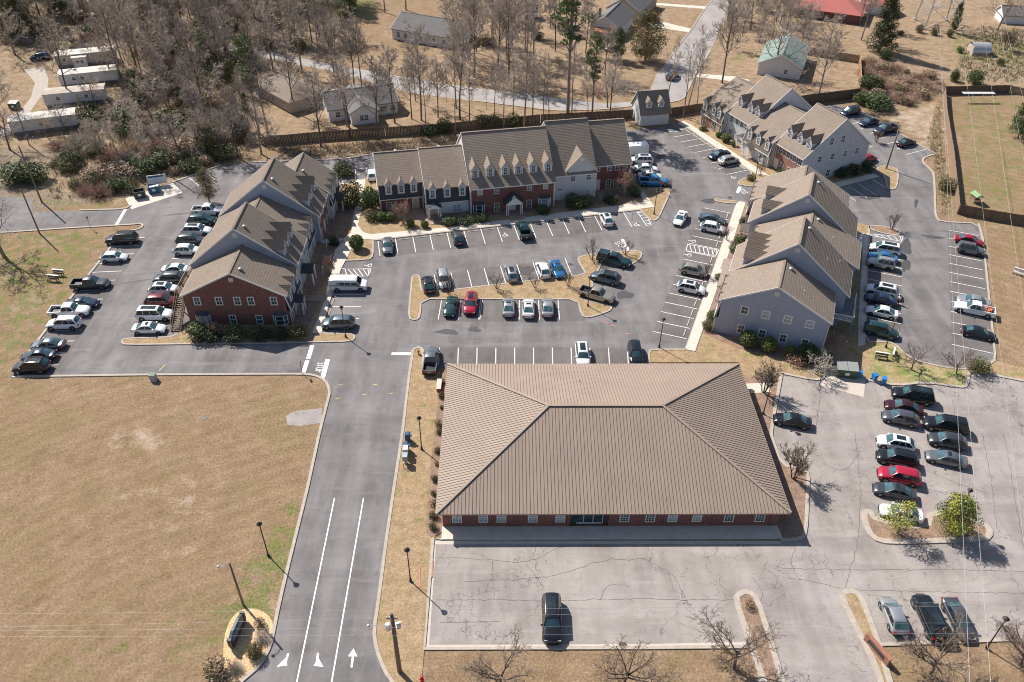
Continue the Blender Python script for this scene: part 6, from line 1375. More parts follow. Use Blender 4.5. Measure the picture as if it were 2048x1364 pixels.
for px, m, lab in (((812.5, 912), WHITE, 'white cluster mailbox on the verge'), ((811.5, 927), MB_GREY, 'grey cluster mailbox, lowest on the verge')):
    p = G(*px); T = thing('cluster_mailbox', lab, 'mailbox', (p.x, p.y, .07), R(92), 'letter boxes on the verge'); b = MB(); b.box(-.4, .4, -.3, .3, .7, 1.5); b.build('body', m, T); b = MB(); b.box(-.15, .15, -.15, .15, 0, .7); b.build('pedestal', m, T)
    b = MB(); [b.box(-.41, -.40, -.26 + i * .18, -.1 + i * .18, .75 + j * .18, .9 + j * .18) for i in range(3) for j in range(4)]; b.build('doors', MB_GREY, T)
p = G(808, 937); T = thing('bollard', 'small yellow and white marker post beside the mailboxes', 'bollard', (p.x, p.y, .07)); b = MB(); b.cyl((0, 0), .06, 0, .8, 8); b.build('post', PAINT_Y, T); b = MB(); b.cyl((0, 0), .065, .8, .95, 8); b.build('cap', WHITE, T)
# hydrants
def hydrant(px, m, label):
    p = G(*px); T = thing('fire_hydrant', label, 'fire hydrant', (p.x, p.y, .05)); b = MB(); b.lathe((0, 0, 0), [(.2, 0), (.2, .06), (.12, .08), (.13, .6), (.17, .62), (.17, .68), (.13, .72), (.09, .84), (.03, .9)], 12); b.build('barrel', m, T)
    for a in (0, 90, 180): b = MB(); q = Vector((math.cos(R(a)), math.sin(R(a)), 0)); b.tube([q * .1 + Vector((0, 0, .45)), q * .24 + Vector((0, 0, .45))], [.07, .07], 8, 0, True); b.build('outlet', m, T)
hydrant((844, 1364), plain('hydrant_red', (.5, .03, .04), .45, .1, 4), 'red fire hydrant on the dry grass at the bottom edge'); hydrant((837, 709), plain('hydrant_yellow', (.5, .32, .06), .45, .1, 4), 'yellow fire hydrant on the tip of the verge by the grey pickup')
# dumpsters and bins
def dumpster(px, deg, m, label, w=2.0, d=1.5, h=1.35, lid=True, full=None):
    p = G(*px); T = thing('dumpster', label, 'dumpster', (p.x, p.y, .03), R(deg)); b = MB(); hw, hd = w / 2, d / 2; t = .06
    for x0, x1, y0, y1 in ((-hw, hw, -hd, -hd + t), (-hw, hw, hd - t, hd), (-hw, -hw + t, -hd + t, hd - t), (hw - t, hw, -hd + t, hd - t)): b.box(x0, x1, y0, y1, .12, h)
    b.box(-hw + t, hw - t, -hd + t, hd - t, .12, .2); b.build('bin', m, T)
    b = MB(); [b.box(x - .08, x + .08, -hd - .06, hd + .06, h * .5, h * .62) for x in (-hw + .1, hw - .1)]; [b.box(-hw - .04, hw + .04, y - .04, y + .04, h - .04, h + .05) for y in (-hd, hd)]; b.build('frame', m, T)
    if lid: b = MB(); b.extr([(-hw, -hd, h + .05), (-hw, hd, h + .35), (-hw, hd, h + .4), (-hw, -hd, h + .1)], (hw - .03, 0, 0)); b.extr([(.03, -hd, h + .05), (.03, hd, h + .35), (.03, hd, h + .4), (.03, -hd, h + .1)], (hw - .03, 0, 0)); b.build('lid', lid if lid is not True else BLACK, T)
    b = MB(); b.box(-.3, .3, -hd - .012, -hd, .5, .95); b.build('label_plate', WHITE, T)
    if full:
        rr = random.Random(4); b = MB(); [b.box(x - .2, x + .2, y - .2, y + .2, h - .6, h - .15 + rr.uniform(-.1, .25)) for x in (-.6, -.15, .35, .75) for y in (-.35, .2)]; b.build('rubbish', WHITE, T)
DB_BLUE = plain('dumpster_blue', (.03, .11, .22), .5, .15, 3); DB_GRN = plain('dumpster_green', (.05, .085, .05), .5, .2, 3); DB_DRK = plain('dumpster_dark', (.05, .055, .05), .55, .2, 3); LID_G = plain('lid_grey', (.27, .28, .27), .6, .12, 3)
dumpster((310, 384), 15, DB_BLUE, 'open blue dumpster full of rubbish on the concrete pad', lid=None, full=True); dumpster((281, 394), 22, DB_DRK, 'open dark empty dumpster on the concrete pad', lid=None)
dumpster((1690, 749), -8, DB_GRN, 'dark green dumpster with a grey lid south of the right terrace', 2.9, 1.7, 1.3, lid=LID_G); dumpster((31, 217), -4, DB_GRN, 'dark green dumpster on the grass by the gravel track', 2.0, 1.5, 1.3)
p = G(317, 371); T = thing('notice_board', 'pale panel standing on edge behind the blue dumpster', 'panel', (p.x, p.y, .05), R(17)); b = MB(); b.box(-1.75, 1.75, -.05, .05, .35, 2.2); b.build('panel', SIGN_W, T); b = MB(); [b.box(x - .05, x + .05, .05, .14, 0, 2.1) for x in (-1.4, 1.4)]; b.build('post', WOOD, T); b = MB(); b.box(-1.5, 1.3, -.058, -.05, 1.75, 2.05); b.build('stripe', MB_BLUE, T)
BIN_B = plain('bin_blue', (.03, .19, .50), .45, .1, 3)
for k, (px, a, lab) in enumerate((((1717, 755), -14, 'blue wheeled bin nearest the green dumpster'), ((1747, 761), 20, 'blue wheeled bin in the middle, turned slightly'), ((1765, 768), -18, 'blue wheeled bin farthest right, leaning back'))):
    p = G(*px); T = thing('wheeled_bin', lab, 'bin', (p.x, p.y, .08), R(a), 'blue wheeled bins on the kerb'); b = MB()
    vs = [(-.22, -.25, .08), (.22, -.25, .08), (.22, .25, .08), (-.22, .25, .08), (-.3, -.36, 1.0), (.3, -.36, 1.0), (.3, .36, 1.0), (-.3, .36, 1.0)]; b.add(vs, [(0, 3, 2, 1), (0, 1, 5, 4), (1, 2, 6, 5), (2, 3, 7, 6), (3, 0, 4, 7), (4, 5, 6, 7)]); b.build('body', BIN_B, T)
    b = MB(); b.extr([(-.32, -.4, 1.0), (-.32, .38, 1.03), (-.32, .3, 1.12), (-.32, -.36, 1.07)], (.64, 0, 0)); b.build('lid', BIN_B, T); b = MB(); [b.tube([(s * .26, .3, .12), (s * .32, .3, .12)], [.12, .12], 10, 0, True) for s in (-1, 1)]; b.build('wheel', BLACK, T)
# utility box, planter
p = G(308, 760); T = thing('utility_cabinet', 'grey-green utility cabinet at the field edge below the left lot', 'cabinet', (p.x, p.y, 0), R(-5)); b = MB(); b.box(-.4, .4, -.35, .35, .1, 1.0); b.build('body', MB_GREY, T); b = MB(); b.box(-.5, .5, -.45, .45, 0, .1); b.build('pad', CONC, T); b = MB(); b.box(-.43, .43, -.38, .38, 1.0, 1.06); b.build('lid', DB_GRN, T)
p = G(878.5, 775); T = thing('planter_bench', 'long pale timber-sided bench box beside the hip roof corner', 'bench', (p.x, p.y, .07), R(90)); b = MB(); b.box(-1.0, 1.0, -.28, .28, .0, .55); b.build('box', BRICK_O, T); b = MB(); b.box(-1.05, 1.05, -.33, .33, .55, .63); b.build('seat', CONC_PALE, T)
# benches
def bench(px, deg, label, m=None, table=False):
    p = G(*px); T = thing('park_bench', label, 'bench', (p.x, p.y, .07), R(deg), 'dark garden benches'); m = m or WOOD_D; b = MB(); [b.box(-.85, .85, y, y + .11, .42, .46) for y in (-.25, -.12, .01, .14)]; b.build('seat', m, T)
    b = MB(); [b.box(-.85, .85, .3, .34, z, z + .11) for z in (.55, .69, .83)]; b.build('backrest', m, T); b = MB(); b.box(-.98, .98, .2, .42, .93, 1.0); b.build('top_rail', WHITE, T)
    for x in (-.8, .8): b = MB(); b.box(x - .05, x + .05, -.25, .34, 0, .08); b.box(x - .05, x + .05, -.25, -.16, .08, .42); b.box(x - .05, x + .05, .26, .34, .08, .95); b.build('leg', m, T)
bench((117, 552), -8, 'dark bench with a pale top rail on the left lawn, farther of the pair'); bench((107, 563), -8, 'dark bench with a pale top rail on the left lawn, nearer of the pair')
bench((1762, 719), -14, 'dark bench facing the dumpster on the corner lawn'); bench((1789, 714), 62, 'weathered bench set crosswise on the corner lawn', WOOD); bench((2036, 550), -38, 'pale bench on the grass beyond the far right row', plain('bench_pale', (.55, .52, .47), .7, .1, 2))
# yard things at the right
p = G(1949, 404); T = thing('play_hut', 'small hut on stilts with a bright green roof in the fenced yard', 'play hut', (p.x, p.y, 0), R(8), None, .72); b = MB(); [b.box(x - .06, x + .06, y - .06, y + .06, 0, 2.2) for x in (-.9, .9) for y in (-.9, .9)]; b.build('post', WOOD, T)
b = MB(); b.box(-.95, .95, -.95, .95, .9, 1.0); b.box(-.95, .95, .85, .95, 1.0, 2.0); b.box(-.95, -.85, -.95, .85, 1.0, 1.6); b.build('floor', WOOD, T); b = MB(); b.extr([(-1.2, -1.5, 2.1), (1.2, -1.5, 2.1), (0, -1.5, 2.75)], (0, 3.0, 0)); b.build('roof', plain('bright_green_roof', (.19, .31, .14), .6, .1, 2), T)
p = G(1951, 203); T = thing('canopy_frame', 'long white metal canopy on trestle legs by the back fence', 'canopy', (p.x, p.y, 0), R(1)); b = MB(); [b.box(-3.8, 3.8, y, y + .16, 2.05, 2.13) for y in (-.5, -.2, .1, .4)]; [b.box(x, x + .08, -.5, .56, 2.0, 2.05) for x in (-3.7, -1.9, 0, 1.9, 3.6)]; b.build('top', WHITE, T)
b = MB(); [(b.bar((x, -.6, 0), (x + .4, 0, 2.05), .08), b.bar((x + .8, .6, 0), (x + .4, 0, 2.05), .08)) for x in (-1.6, 1.0)]; b.build('leg', WHITE, T)
p = G(1955, 107); T = thing('quonset_shed', 'silver half-round shed open at the front in the cluttered yard', 'shed', (p.x, p.y, 0), R(-4)); b = MB(); P = [(-2.4, 2.2 * math.cos(a), .9 + 2.0 * math.sin(a)) for a in [math.pi * i / 12 for i in range(13)]] ; P2 = [(2.4, y, z) for _, y, z in P]
b.add(P + P2, [(i, i + 1, 14 + i, 13 + i) for i in range(12)], 0, True); b.build('roof', GALV, T); b = MB(); b.box(-2.3, 2.3, -2.1, -2.0, .0, 1.0); b.box(-2.3, 2.3, 2.0, 2.1, 0, 1.0); b.box(-2.3, -2.2, -2, 2, 0, 2.4); b.build('wall', TANSTUC, T)
# lattice pylon
def pylon():
    p = G(1871, 50); T = thing('lattice_pylon', 'grey steel lattice pylon rising out of the top of the view', 'pylon', (p.x, p.y, 0), R(-4)); s = 4.6; H = 44
    for sx, sy in ((-1, -1), (1, -1), (1, 1), (-1, 1)):
        b = MB(); b.bar((sx * s, sy * s, 0), (sx * 1.0, sy * 1.0, H), .28); b.build('leg', GALV, T); f = MB(); f.cyl((sx * s, sy * s), .5, 0, .4, 10); f.build('footing', CONC, T)
    b = MB(); lv = [0, 6, 12, 17.5, 22.5, 27, 31, 34.5, 37.5, 40, 42, 44]
    hs = lambda z: s + (1.0 - s) * z / H
    for z0, z1 in zip(lv, lv[1:]):
        a, c = hs(z0), hs(z1)
        for q in range(4):
            d = [(-1, -1), (1, -1), (1, 1), (-1, 1)]; i, j = d[q], d[(q + 1) % 4]
            b.bar((i[0] * a, i[1] * a, z0 + .05), (j[0] * c, j[1] * c, z1), .13); b.bar((j[0] * a, j[1] * a, z0 + .05), (i[0] * c, i[1] * c, z1), .13); b.bar((i[0] * c, i[1] * c, z1), (j[0] * c, j[1] * c, z1), .13)
    b.build('bracing', GALV, T); b = MB()
    for z, wd in ((34.5, 6), (39, 5), (43, 4)): b.bar((-wd, 0, z), (wd, 0, z), .25); b.bar((-wd, 0, z), (0, 0, z + 1.6), .14); b.bar((wd, 0, z), (0, 0, z + 1.6), .14)
    b.build('crossarm', GALV, T)
pylon()
# wires: real cables hanging at their own height
def wire(a, b, label, grp, r=.022, n=12, sag=.4, m=GALV):
    a = Vector(a); b = Vector(b); pts = [a.lerp(b, i / n) - Vector((0, 0, sag * 4 * (i / n) * (1 - i / n))) for i in range(n + 1)]; mb = MB(); mb.tube(pts, r, 5); o = mb.build('power_line', m); tag(o, label, 'cable', grp)
def wire_px(p0, z0, p1, z1, ext0, ext1, label, grp, r=.022, sag=0.0):
    a, b = G(p0[0], p0[1], z0), G(p1[0], p1[1], z1); d = b - a; wire(a - d * ext0, b + d * ext1, label, grp, r, 14, sag, WIREM)
WIREM = plain('aluminium_cable', (.42, .41, .4), .45, .05, 3, .3)
for (p0, p1), lab in zip((((0, 1227.5), (700, 1221)), ((0, 1254), (700, 1238.5)), ((0, 1262), (700, 1256)), ((0, 1273.5), (700, 1271))), ('topmost thin cable crossing the bottom of the view', 'second thin cable crossing the bottom of the view', 'third thin cable crossing the bottom of the view', 'lowest thin cable crossing the bottom of the view')):
    wire_px(p0, 9.0, p1, 9.2, .5, 3.6, lab, 'cables along the bottom of the view', .009)
for p0, p1, lab in (((1880.7, 62), (1917, 866), 'leftmost long cable over the right side'), ((1884.4, 171), (1941, 866), 'second long cable over the right side'), ((1913.6, 0), (1992, 633.7), 'third long cable over the right side'), ((1957.4, 0), (2030.5, 498), 'fourth long cable over the right side'), ((1988.5, 0), (2048, 321), 'fifth long cable over the right side'), ((1999.4, 0), (2048, 204.5), 'outermost long cable over the top right corner')):
    wire_px(p0, 20.0, p1, 18.0, .35, 1.4, lab, 'transmission cables over the right side', .017)
for p0, p1, lab in (((20, 312), (0, 346), 'upper cable at the left brush edge'), ((29, 313), (0, 364), 'middle cable at the left brush edge'), ((37, 322), (4, 378), 'lower cable at the left brush edge')): wire_px(p0, 8, p1, 8, 1.0, 1.0, lab, 'cables at the left edge', .014)
# fences, each run a thing
def fence(pts, h, label, m, grp=None, posts_in=False, gap=.02):
    P = Gs(pts); T = thing('board_fence', label, 'fence', (P[0].x, P[0].y, 0), 0, grp); b = MB(); ra = MB(); po = MB(); rr = random.Random(len(pts) * 7 + int(h * 10)); o = P[0]
    for a, c in zip(P, P[1:]):
        d = (c - a); L = d.length; d.normalize(); n = Vector((-d.y, d.x, 0)); k = int(L / .3)
        for i in range(k):
            q = a - o + d * (i * L / k); hh = h + rr.uniform(-.05, .05); e = d * (L / k - gap); t = n * .022
            b.add([q - t, q + e - t, q + e + t, q + t] + [v + Vector((0, 0, hh)) for v in (q - t, q + e - t, q + e + t, q + t)], [(4, 5, 6, 7), (0, 1, 5, 4), (1, 2, 6, 5), (2, 3, 7, 6), (3, 0, 4, 7)])
        for z in (.4, h - .35): ra.bar(a - o + n * .06 + Vector((0, 0, z)), c - o + n * .06 + Vector((0, 0, z)), .05, .1)
        m_ = max(1, int(L / 2.5))
        for i in range(m_ + 1): q = a - o + d * (i * L / m_) + n * .12; po.box(q.x - .05, q.x + .05, q.y - .05, q.y + .05, 0, h + .04)
    b.build('boards', m, T); ra.build('rail', m, T); po.build('posts', m, T)
fence([(523, 291), (585, 286), (650, 280), (770, 272)], 2.0, 'dark board fence behind the lot, left stretch below the L-shaped house', WOOD_D); fence([(772, 272), (890, 264), (1080, 246)], 2.0, 'dark board fence behind the middle terrace, central stretch', WOOD_D); fence([(1082, 246), (1265, 236)], 2.0, 'dark board fence from the shrubs to the cream garage', WOOD_D)
fence([(1338, 233), (1404, 223)], 2.0, 'dark board fence between the cream garage and the upper right terrace', WOOD_D)
fence([(1588, 212), (1635, 206), (1718, 196)], 2.4, 'dark board fence close behind the upper right terrace', WOOD_D)
fence([(1720, 178), (1717, 118)], 2.0, 'new pale board fence along the side of the bare yard', WOOD_L); fence([(1716, 126), (1660, 117), (1606, 108)], 2.0, 'brown board fence along the back of the bare yard', WOOD)
fence([(1886, 190), (1889, 236), (1902, 319), (1913, 428)], 2.0, 'weathered board fence along the left side of the big yard', WOOD); fence([(1913.5, 428), (1980, 440), (2070, 455)], 2.0, 'dark board fence across the near side of the big yard', WOOD_D); fence([(1886, 189), (2018, 186)], 2.0, 'dark board fence along the back of the big yard', WOOD_D); fence([(2019, 186), (2080, 198)], 1.8, 'brown rail-topped fence at the far corner of the big yard', WOOD)
# one person by the dark blue car
def person():
    p = G(1795, 608); o = p; T = thing('person', 'person in a white shirt and dark trousers standing behind the dark blue car', 'person', (p.x, p.y, .012), R(200))
    me = bpy.data.meshes.new('body'); vs = [(0, 0, .93), (0, 0, 1.12), (0, 0, 1.36), (0, .01, 1.47), (.02, 0, 1.58), (.03, 0, 1.70), (.0, .11, .9), (.03, .12, .5), (-.02, .12, .08), (.13, .13, .04), (.0, -.11, .9), (-.02, -.12, .5), (-.08, -.12, .08), (.07, -.13, .04),
        (0, .19, 1.38), (-.02, .25, 1.12), (.14, .24, .96), (.2, .22, .92), (0, -.19, 1.38), (.05, -.25, 1.12), (.26, -.18, 1.05), (.33, -.16, 1.04)]
    ed = [(0, 1), (1, 2), (2, 3), (3, 4), (4, 5), (0, 6), (6, 7), (7, 8), (8, 9), (0, 10), (10, 11), (11, 12), (12, 13), (2, 14), (14, 15), (15, 16), (16, 17), (2, 18), (18, 19), (19, 20), (20, 21)]
    rad = [.15, .14, .15, .06, .095, .075, .1, .068, .045, .04, .1, .068, .045, .04, .07, .047, .035, .03, .07, .047, .035, .03]
    me.from_pydata(vs, ed, []); o = put('body', me, T); o.modifiers.new('Skin', 'SKIN')
    for i, r in enumerate(rad): me.skin_vertices[0].data[i].radius = (r, r)
    me.skin_vertices[0].data[0].use_root = True; s = o.modifiers.new('Sub', 'SUBSURF'); s.levels = 1; s.render_levels = 1
    me.materials.append(plain('skin', (.42, .25, .17), .6, .08, 5))
    def cloth(name, ids, grow, m):
        mp = {v: i for i, v in enumerate(ids)}; m2 = bpy.data.meshes.new(name); m2.from_pydata([vs[i] for i in ids], [(mp[a], mp[b]) for a, b in ed if a in mp and b in mp], []); c = put(name, m2, T); c.modifiers.new('Skin', 'SKIN')
        for k, i in enumerate(ids): r = rad[i] + grow; m2.skin_vertices[0].data[k].radius = (r, r)
        m2.skin_vertices[0].data[0].use_root = True; q = c.modifiers.new('Sub', 'SUBSURF'); q.levels = q.render_levels = 1; m2.materials.append(m)
    cloth('shirt', [1, 2, 14, 15, 18, 19], .018, WHITE); cloth('trousers', [0, 6, 7, 8, 10, 11, 12], .022, plain('denim_dark', (.03, .04, .07), .8, .15, 8))
    h = MB(); h.lathe((.015, 0, 1.63), [(.105, 0), (.112, .06), (.09, .13), (.03, .165)], 10); h.build('hair', plain('hair_dark', (.03, .02, .015), .7, .2, 9), T)
    b = MB()
    for s in (-1, 1): b.box(.108, .118, s * .035 - .01, s * .035 + .01, 1.625, 1.64)
    b.build('eyes', BLACK, T); nz = MB(); nz.extr([(.1, -.012, 1.57), (.1, .012, 1.57), (.1, 0, 1.625)], (.03, 0, -.01)); nz.build('nose', me.materials[0], T)
person()
# ---------------------------------------------------------------- trees and shrubs
def rv(rr): 
    a = rr.uniform(0, 6.2832); z = rr.uniform(-1, 1); q = math.sqrt(1 - z * z); return Vector((q * math.cos(a), q * math.sin(a), z))
def grow(rr, p, d, L, r, lev, spec, tubes):
    seg, bend, up = spec['seg'][lev], spec['bend'][lev], spec['up'][lev]; pts = [p.copy()]; q = p.copy(); d = d.normalized()
    for i in range(seg):
        d = (d + rv(rr) * bend + Vector((0, 0, up))).normalized(); q = q + d * (L / seg); pts.append(q.copy())
    tip = spec['tip'][lev]; rs = [r + (r * tip - r) * i / seg for i in range(seg + 1)]; tubes[lev].append((pts, rs))
    if lev + 1 >= len(spec['n']): return
    n = spec['n'][lev + 1]; n = rr.randint(int(n * .8), int(n * 1.2) + (1 if n < 4 else 0)); s0 = spec['start'][lev]
    ph = rr.uniform(0, 6.28)
    for k in range(n):
        t = s0 + (1 - s0) * ((k + rr.uniform(.1, .9)) / n); f = t * seg; i = min(seg - 1, int(f)); c = pts[i].lerp(pts[i + 1], f - i); ax = (pts[i + 1] - pts[i]).normalized()
        a = ph + k * 2.4 + rr.uniform(-.4, .4); e = ax.cross(Vector((.3, .5, .8))).normalized(); e2 = ax.cross(e); side = e * math.cos(a) + e2 * math.sin(a); an = R(rr.uniform(*spec['ang'][lev]))
        dd = ax * math.cos(an) + side * math.sin(an); ln_ = L * spec['len'][lev] * rr.uniform(.7, 1.15) * (1 - spec['taper'][lev] * (t - s0) / (1 - s0 + 1e-6))
        grow(rr, c, dd, ln_, max(.012, rs[i] * spec['rad'][lev]), lev + 1, spec, tubes)
def tree_mesh(seed, H, spec, split=3, sides=(8, 5, 4, 3, 3), bark=None, twig=None, twmin=.018):
    rr = random.Random(seed); tubes = [[] for _ in range(6)]; grow(rr, Vector((0, 0, -.15)), Vector((0, 0, 1)), H * spec['stem'], H * spec['r0'], 0, spec, tubes)
    if spec.get('multi'):
        for m in range(spec['multi']): a = m * 6.28 / spec['multi'] + rr.random(); grow(rr, Vector((.12 * math.cos(a), .12 * math.sin(a), -.1)), Vector((.42 * math.cos(a), .42 * math.sin(a), 1)), H * spec['stem'] * rr.uniform(.8, 1), H * spec['r0'] * .8, 0, spec, tubes)
    t, c = MB(), MB()
    for lev, ts in enumerate(tubes):
        for pts, rs in ts: (t if lev < split else c).tube(pts, [max(twmin, x) for x in rs], sides[min(lev, 4)], 0)
    return t.mesh('trunk', bark or BARK), c.mesh('crown', twig or TWIG)
TALL = dict(stem=.94, r0=.0125, seg=(9, 5, 4, 3, 2), bend=(.05, .16, .2, .25, .3), up=(.06, .09, .06, .03, .02), tip=(.2, .25, .35, .5, .6), n=(1, 19, 7, 5, 3), start=(.34, .22, .2, .2), ang=((30, 62), (28, 60), (25, 60), (25, 60)), len=(.34, .5, .55, .6), taper=(.5, .4, .3, .2), rad=(.5, .52, .55, .7))
WIDE = dict(stem=.62, r0=.021, seg=(6, 6, 5, 4, 2), bend=(.1, .2, .22, .28, .3), up=(.05, .06, .04, .02, .02), tip=(.4, .25, .35, .5, .6), n=(1, 9, 7, 6, 4), start=(.3, .22, .2, .2), ang=((35, 68), (30, 60), (28, 60), (25, 60)), len=(.85, .5, .52, .55), taper=(.3, .35, .3, .2), rad=(.55, .5, .55, .7))
THIN = dict(stem=.95, r0=.009, seg=(8, 4, 3, 2), bend=(.06, .2, .25, .3), up=(.05, .1, .05, .03), tip=(.2, .3, .5, .6), n=(1, 14, 7, 6), start=(.35, .2, .2), ang=((25, 55), (25, 55), (25, 60)), len=(.24, .5, .55), taper=(.4, .3, .2), rad=(.5, .55, .7))
MYRT = dict(stem=.5, r0=.02, seg=(4, 5, 4, 3, 2), bend=(.1, .14, .2, .25, .3), up=(.1, .14, .08, .04, .02), tip=(.6, .35, .4, .5, .6), n=(1, 5, 8, 6, 4), start=(.5, .3, .2, .2), ang=((15, 38), (18, 45), (22, 50), (25, 55)), len=(1.0, .5, .45, .5), taper=(.2, .3, .3, .2), rad=(.7, .5, .55, .7), multi=3)
ORN = dict(stem=.34, r0=.022, seg=(4, 6, 5, 4, 2), bend=(.1, .22, .25, .3, .3), up=(.05, .03, .03, .02, .02), tip=(.8, .3, .35, .5, .6), n=(1, 9, 9, 7, 4), start=(.55, .22, .2, .2), ang=((38, 72), (30, 62), (28, 60), (25, 60)), len=(1.75, .48, .48, .5), taper=(.2, .35, .3, .2), rad=(.6, .5, .55, .7))
VAR = {}
VAR['tall'] = [tree_mesh(100 + i, 17, TALL, bark=BARK if i % 2 else BARK_D, twmin=.03) for i in range(6)]
VAR['wide'] = [tree_mesh(200 + i, 12, WIDE, twmin=.027) for i in range(4)]
VAR['thin'] = [tree_mesh(300 + i, 14, THIN, 1, twmin=.027) for i in range(4)]
VAR['myrt'] = [tree_mesh(400 + i, 4.6, MYRT, 2, twig=TWIG_R, twmin=.013) for i in range(3)]
VAR['myrtg'] = [tree_mesh(450 + i, 4.6, MYRT, 3, bark=BARK_D, twig=TWIG_O, twmin=.014) for i in range(2)]
SAP = dict(MYRT); SAP.update(n=(1, 4, 6, 4, 3)); VAR['sap'] = [tree_mesh(470 + i, 4.6, SAP, 3, bark=BARK_D, twig=TWIG_O, twmin=.012) for i in range(3)]; VAR['orn'] = [tree_mesh(500 + i, 7.5, ORN, 3, bark=BARK_D, twig=TWIG_O, twmin=.015) for i in range(4)]
VAR['ornp'] = [tree_mesh(550 + i, 5.5, ORN, 2, bark=BARK, twig=TWIG_P, twmin=.016) for i in range(2)]
HREF = dict(tall=17, wide=12, thin=14, myrt=4.6, myrtg=4.6, sap=4.6, orn=7.5, ornp=5.5)
def leaf_quads(mb, rr, c, rad, n, sz, flat=(1, 1, 1), shell=.35, mi=0, droop=0):
    for _ in range(n):
        d = rv(rr); k = (shell + (1 - shell) * rr.random()) ** .6; p = Vector((c[0] + d.x * rad * flat[0] * k, c[1] + d.y * rad * flat[1] * k, c[2] + d.z * rad * flat[2] * k))
        a = (rv(rr) + d * .6).normalized(); b_ = a.cross(rv(rr)).normalized(); e = a.cross(b_); s = sz * rr.uniform(.6, 1.3)
        mb.add([p - b_ * s * .5, p + e * s * .35, p + b_ * s * .5, p - e * s * .35], [(0, 1, 2, 3)], mi)
def leafy_tree(seed, H, W, clumps, per, sz, mats, base=.25, top=1.0, shape='oval', bark=None):
    rr = random.Random(seed); t = MB(); c = MB(); pts = [Vector((0, 0, -.1))]
    for i in range(6): pts.append(pts[-1] + Vector((rr.uniform(-.1, .1), rr.uniform(-.1, .1), H * .92 / 6)))
    t.tube(pts, [H * (.012 if shape == 'pine' else .022) * (1 - .13 * i) for i in range(7)], 8)
    for i in range(clumps):
        h = base + (top - base) * ((i + rr.random()) / clumps); prof = {'oval': math.sin(math.pi * min(.97, max(.1, (h - base) / (top - base) * .8 + .16))), 'cone': (1 - (h - base) / (top - base)) * .9 + .12, 'pine': .35 + .5 * math.sin(math.pi * (h - base) / (top - base))}[shape]
        a = rr.uniform(0, 6.28); rad = W * .5 * prof * rr.uniform(.35, 1.0); cc = Vector((rad * math.cos(a), rad * math.sin(a), H * h)); q = Vector((0, 0, H * max(.1, h - .08)))
        t.tube([q, q.lerp(cc, .6) + Vector((0, 0, .1)), cc], [H * .006, H * .004, .012], 4); cr = W * (.17 if shape != 'pine' else .16) * rr.uniform(.7, 1.25)
        leaf_quads(c, rr, cc, cr, per, sz, (1, 1, .75 if shape != 'pine' else .5), .2, rr.randrange(len(mats)))
    return t.mesh('trunk', bark or BARK), c.mesh('crown', mats)
VAR['pine'] = [leafy_tree(610 + i, 22, 6.0, 44, 85, .3, [LEAF_PINE, LEAF_PINE, LEAF], .5, 1.0, 'pine', BARK) for i in range(3)]
VAR['ever'] = [leafy_tree(620 + i, 9, 5.5, 80, 90, .24, [LEAF, LEAF_D, LEAF], .12, 1.0, 'oval', BARK_D) for i in range(2)]
VAR['mag'] = [leafy_tree(630, 19, 8.5, 150, 90, .34, [LEAF_D, LEAF_D, LEAF], .04, 1.0, 'cone', BARK_D)]
VAR['rust'] = [leafy_tree(640, 12, 10, 120, 90, .3, [LEAF_RUST, LEAF_O, LEAF], .1, 1.0, 'oval', BARK_D)]
VAR['olive'] = [leafy_tree(650, 6.5, 4.4, 90, 60, .17, [LEAF_O, LEAF, LEAF_RUST], .2, 1.0, 'oval', BARK)]
VAR['ygreen'] = [leafy_tree(660, 6.0, 5.2, 110, 80, .2, [LEAF_Y, LEAF_Y, LEAF], .18, 1.0, 'oval', BARK)]
VAR['ysparse'] = [leafy_tree(670, 5.5, 4.6, 52, 48, .19, [LEAF_Y, LEAF_O, LEAF_Y], .22, 1.0, 'oval', BARK)]
HREF.update(pine=22, ever=9, mag=19, rust=12, olive=6.5, ygreen=6.0, ysparse=5.5)
def shrub_mesh(seed, mats, n=1500, sz=.13, flat=.85, core=True, lumps=7):
    rr = random.Random(seed); b = MB(); st = MB()
    for i in range(lumps):
        d = rv(rr); c = (d.x * .35, d.y * .35, .62 + .28 * d.z); leaf_quads(b, rr, c, .62, n // lumps, sz, (1, 1, flat), .55, rr.randrange(len(mats)))
    for i in range(6): a = rr.uniform(0, 6.28); st.tube([(0, 0, -.05), (.2 * math.cos(a), .2 * math.sin(a), .4), (.45 * math.cos(a), .45 * math.sin(a), .95)], [.04, .03, .012], 4)
    return st.mesh('stems', BARK_D), b.mesh('foliage', mats)
VAR['bush'] = [shrub_mesh(700 + i, [LEAF, LEAF_D, LEAF], 2500, .105) for i in range(3)]
def ball_mesh(seed, mats):
    rr = random.Random(seed); b = MB(); st = MB()
    for i in range(9):
        d = rv(rr); leaf_quads(b, rr, (d.x * .07, d.y * .07, .62 + .06 * d.z), .56, 270, .1, (1, 1, 1), .8, rr.randrange(len(mats)))
    leaf_quads(b, rr, (0, 0, .6), .5, 500, .13, (1, 1, 1), .5, 0)
    for i in range(6): a = rr.uniform(0, 6.28); st.tube([(0, 0, -.05), (.2 * math.cos(a), .2 * math.sin(a), .4), (.4 * math.cos(a), .4 * math.sin(a), .8)], [.04, .03, .012], 4)
    return st.mesh('stems', BARK_D), b.mesh('foliage', mats)
VAR['ball'] = [ball_mesh(750 + i, [LEAF_B, LEAF, LEAF_B]) for i in range(3)]
VAR['bushd'] = [shrub_mesh(710 + i, [LEAF_D, LEAF_D, LEAF], 2100, .11) for i in range(2)]
VAR['bushy'] = [shrub_mesh(720 + i, [LEAF, LEAF_O, LEAF_O], 1900, .11) for i in range(3)]
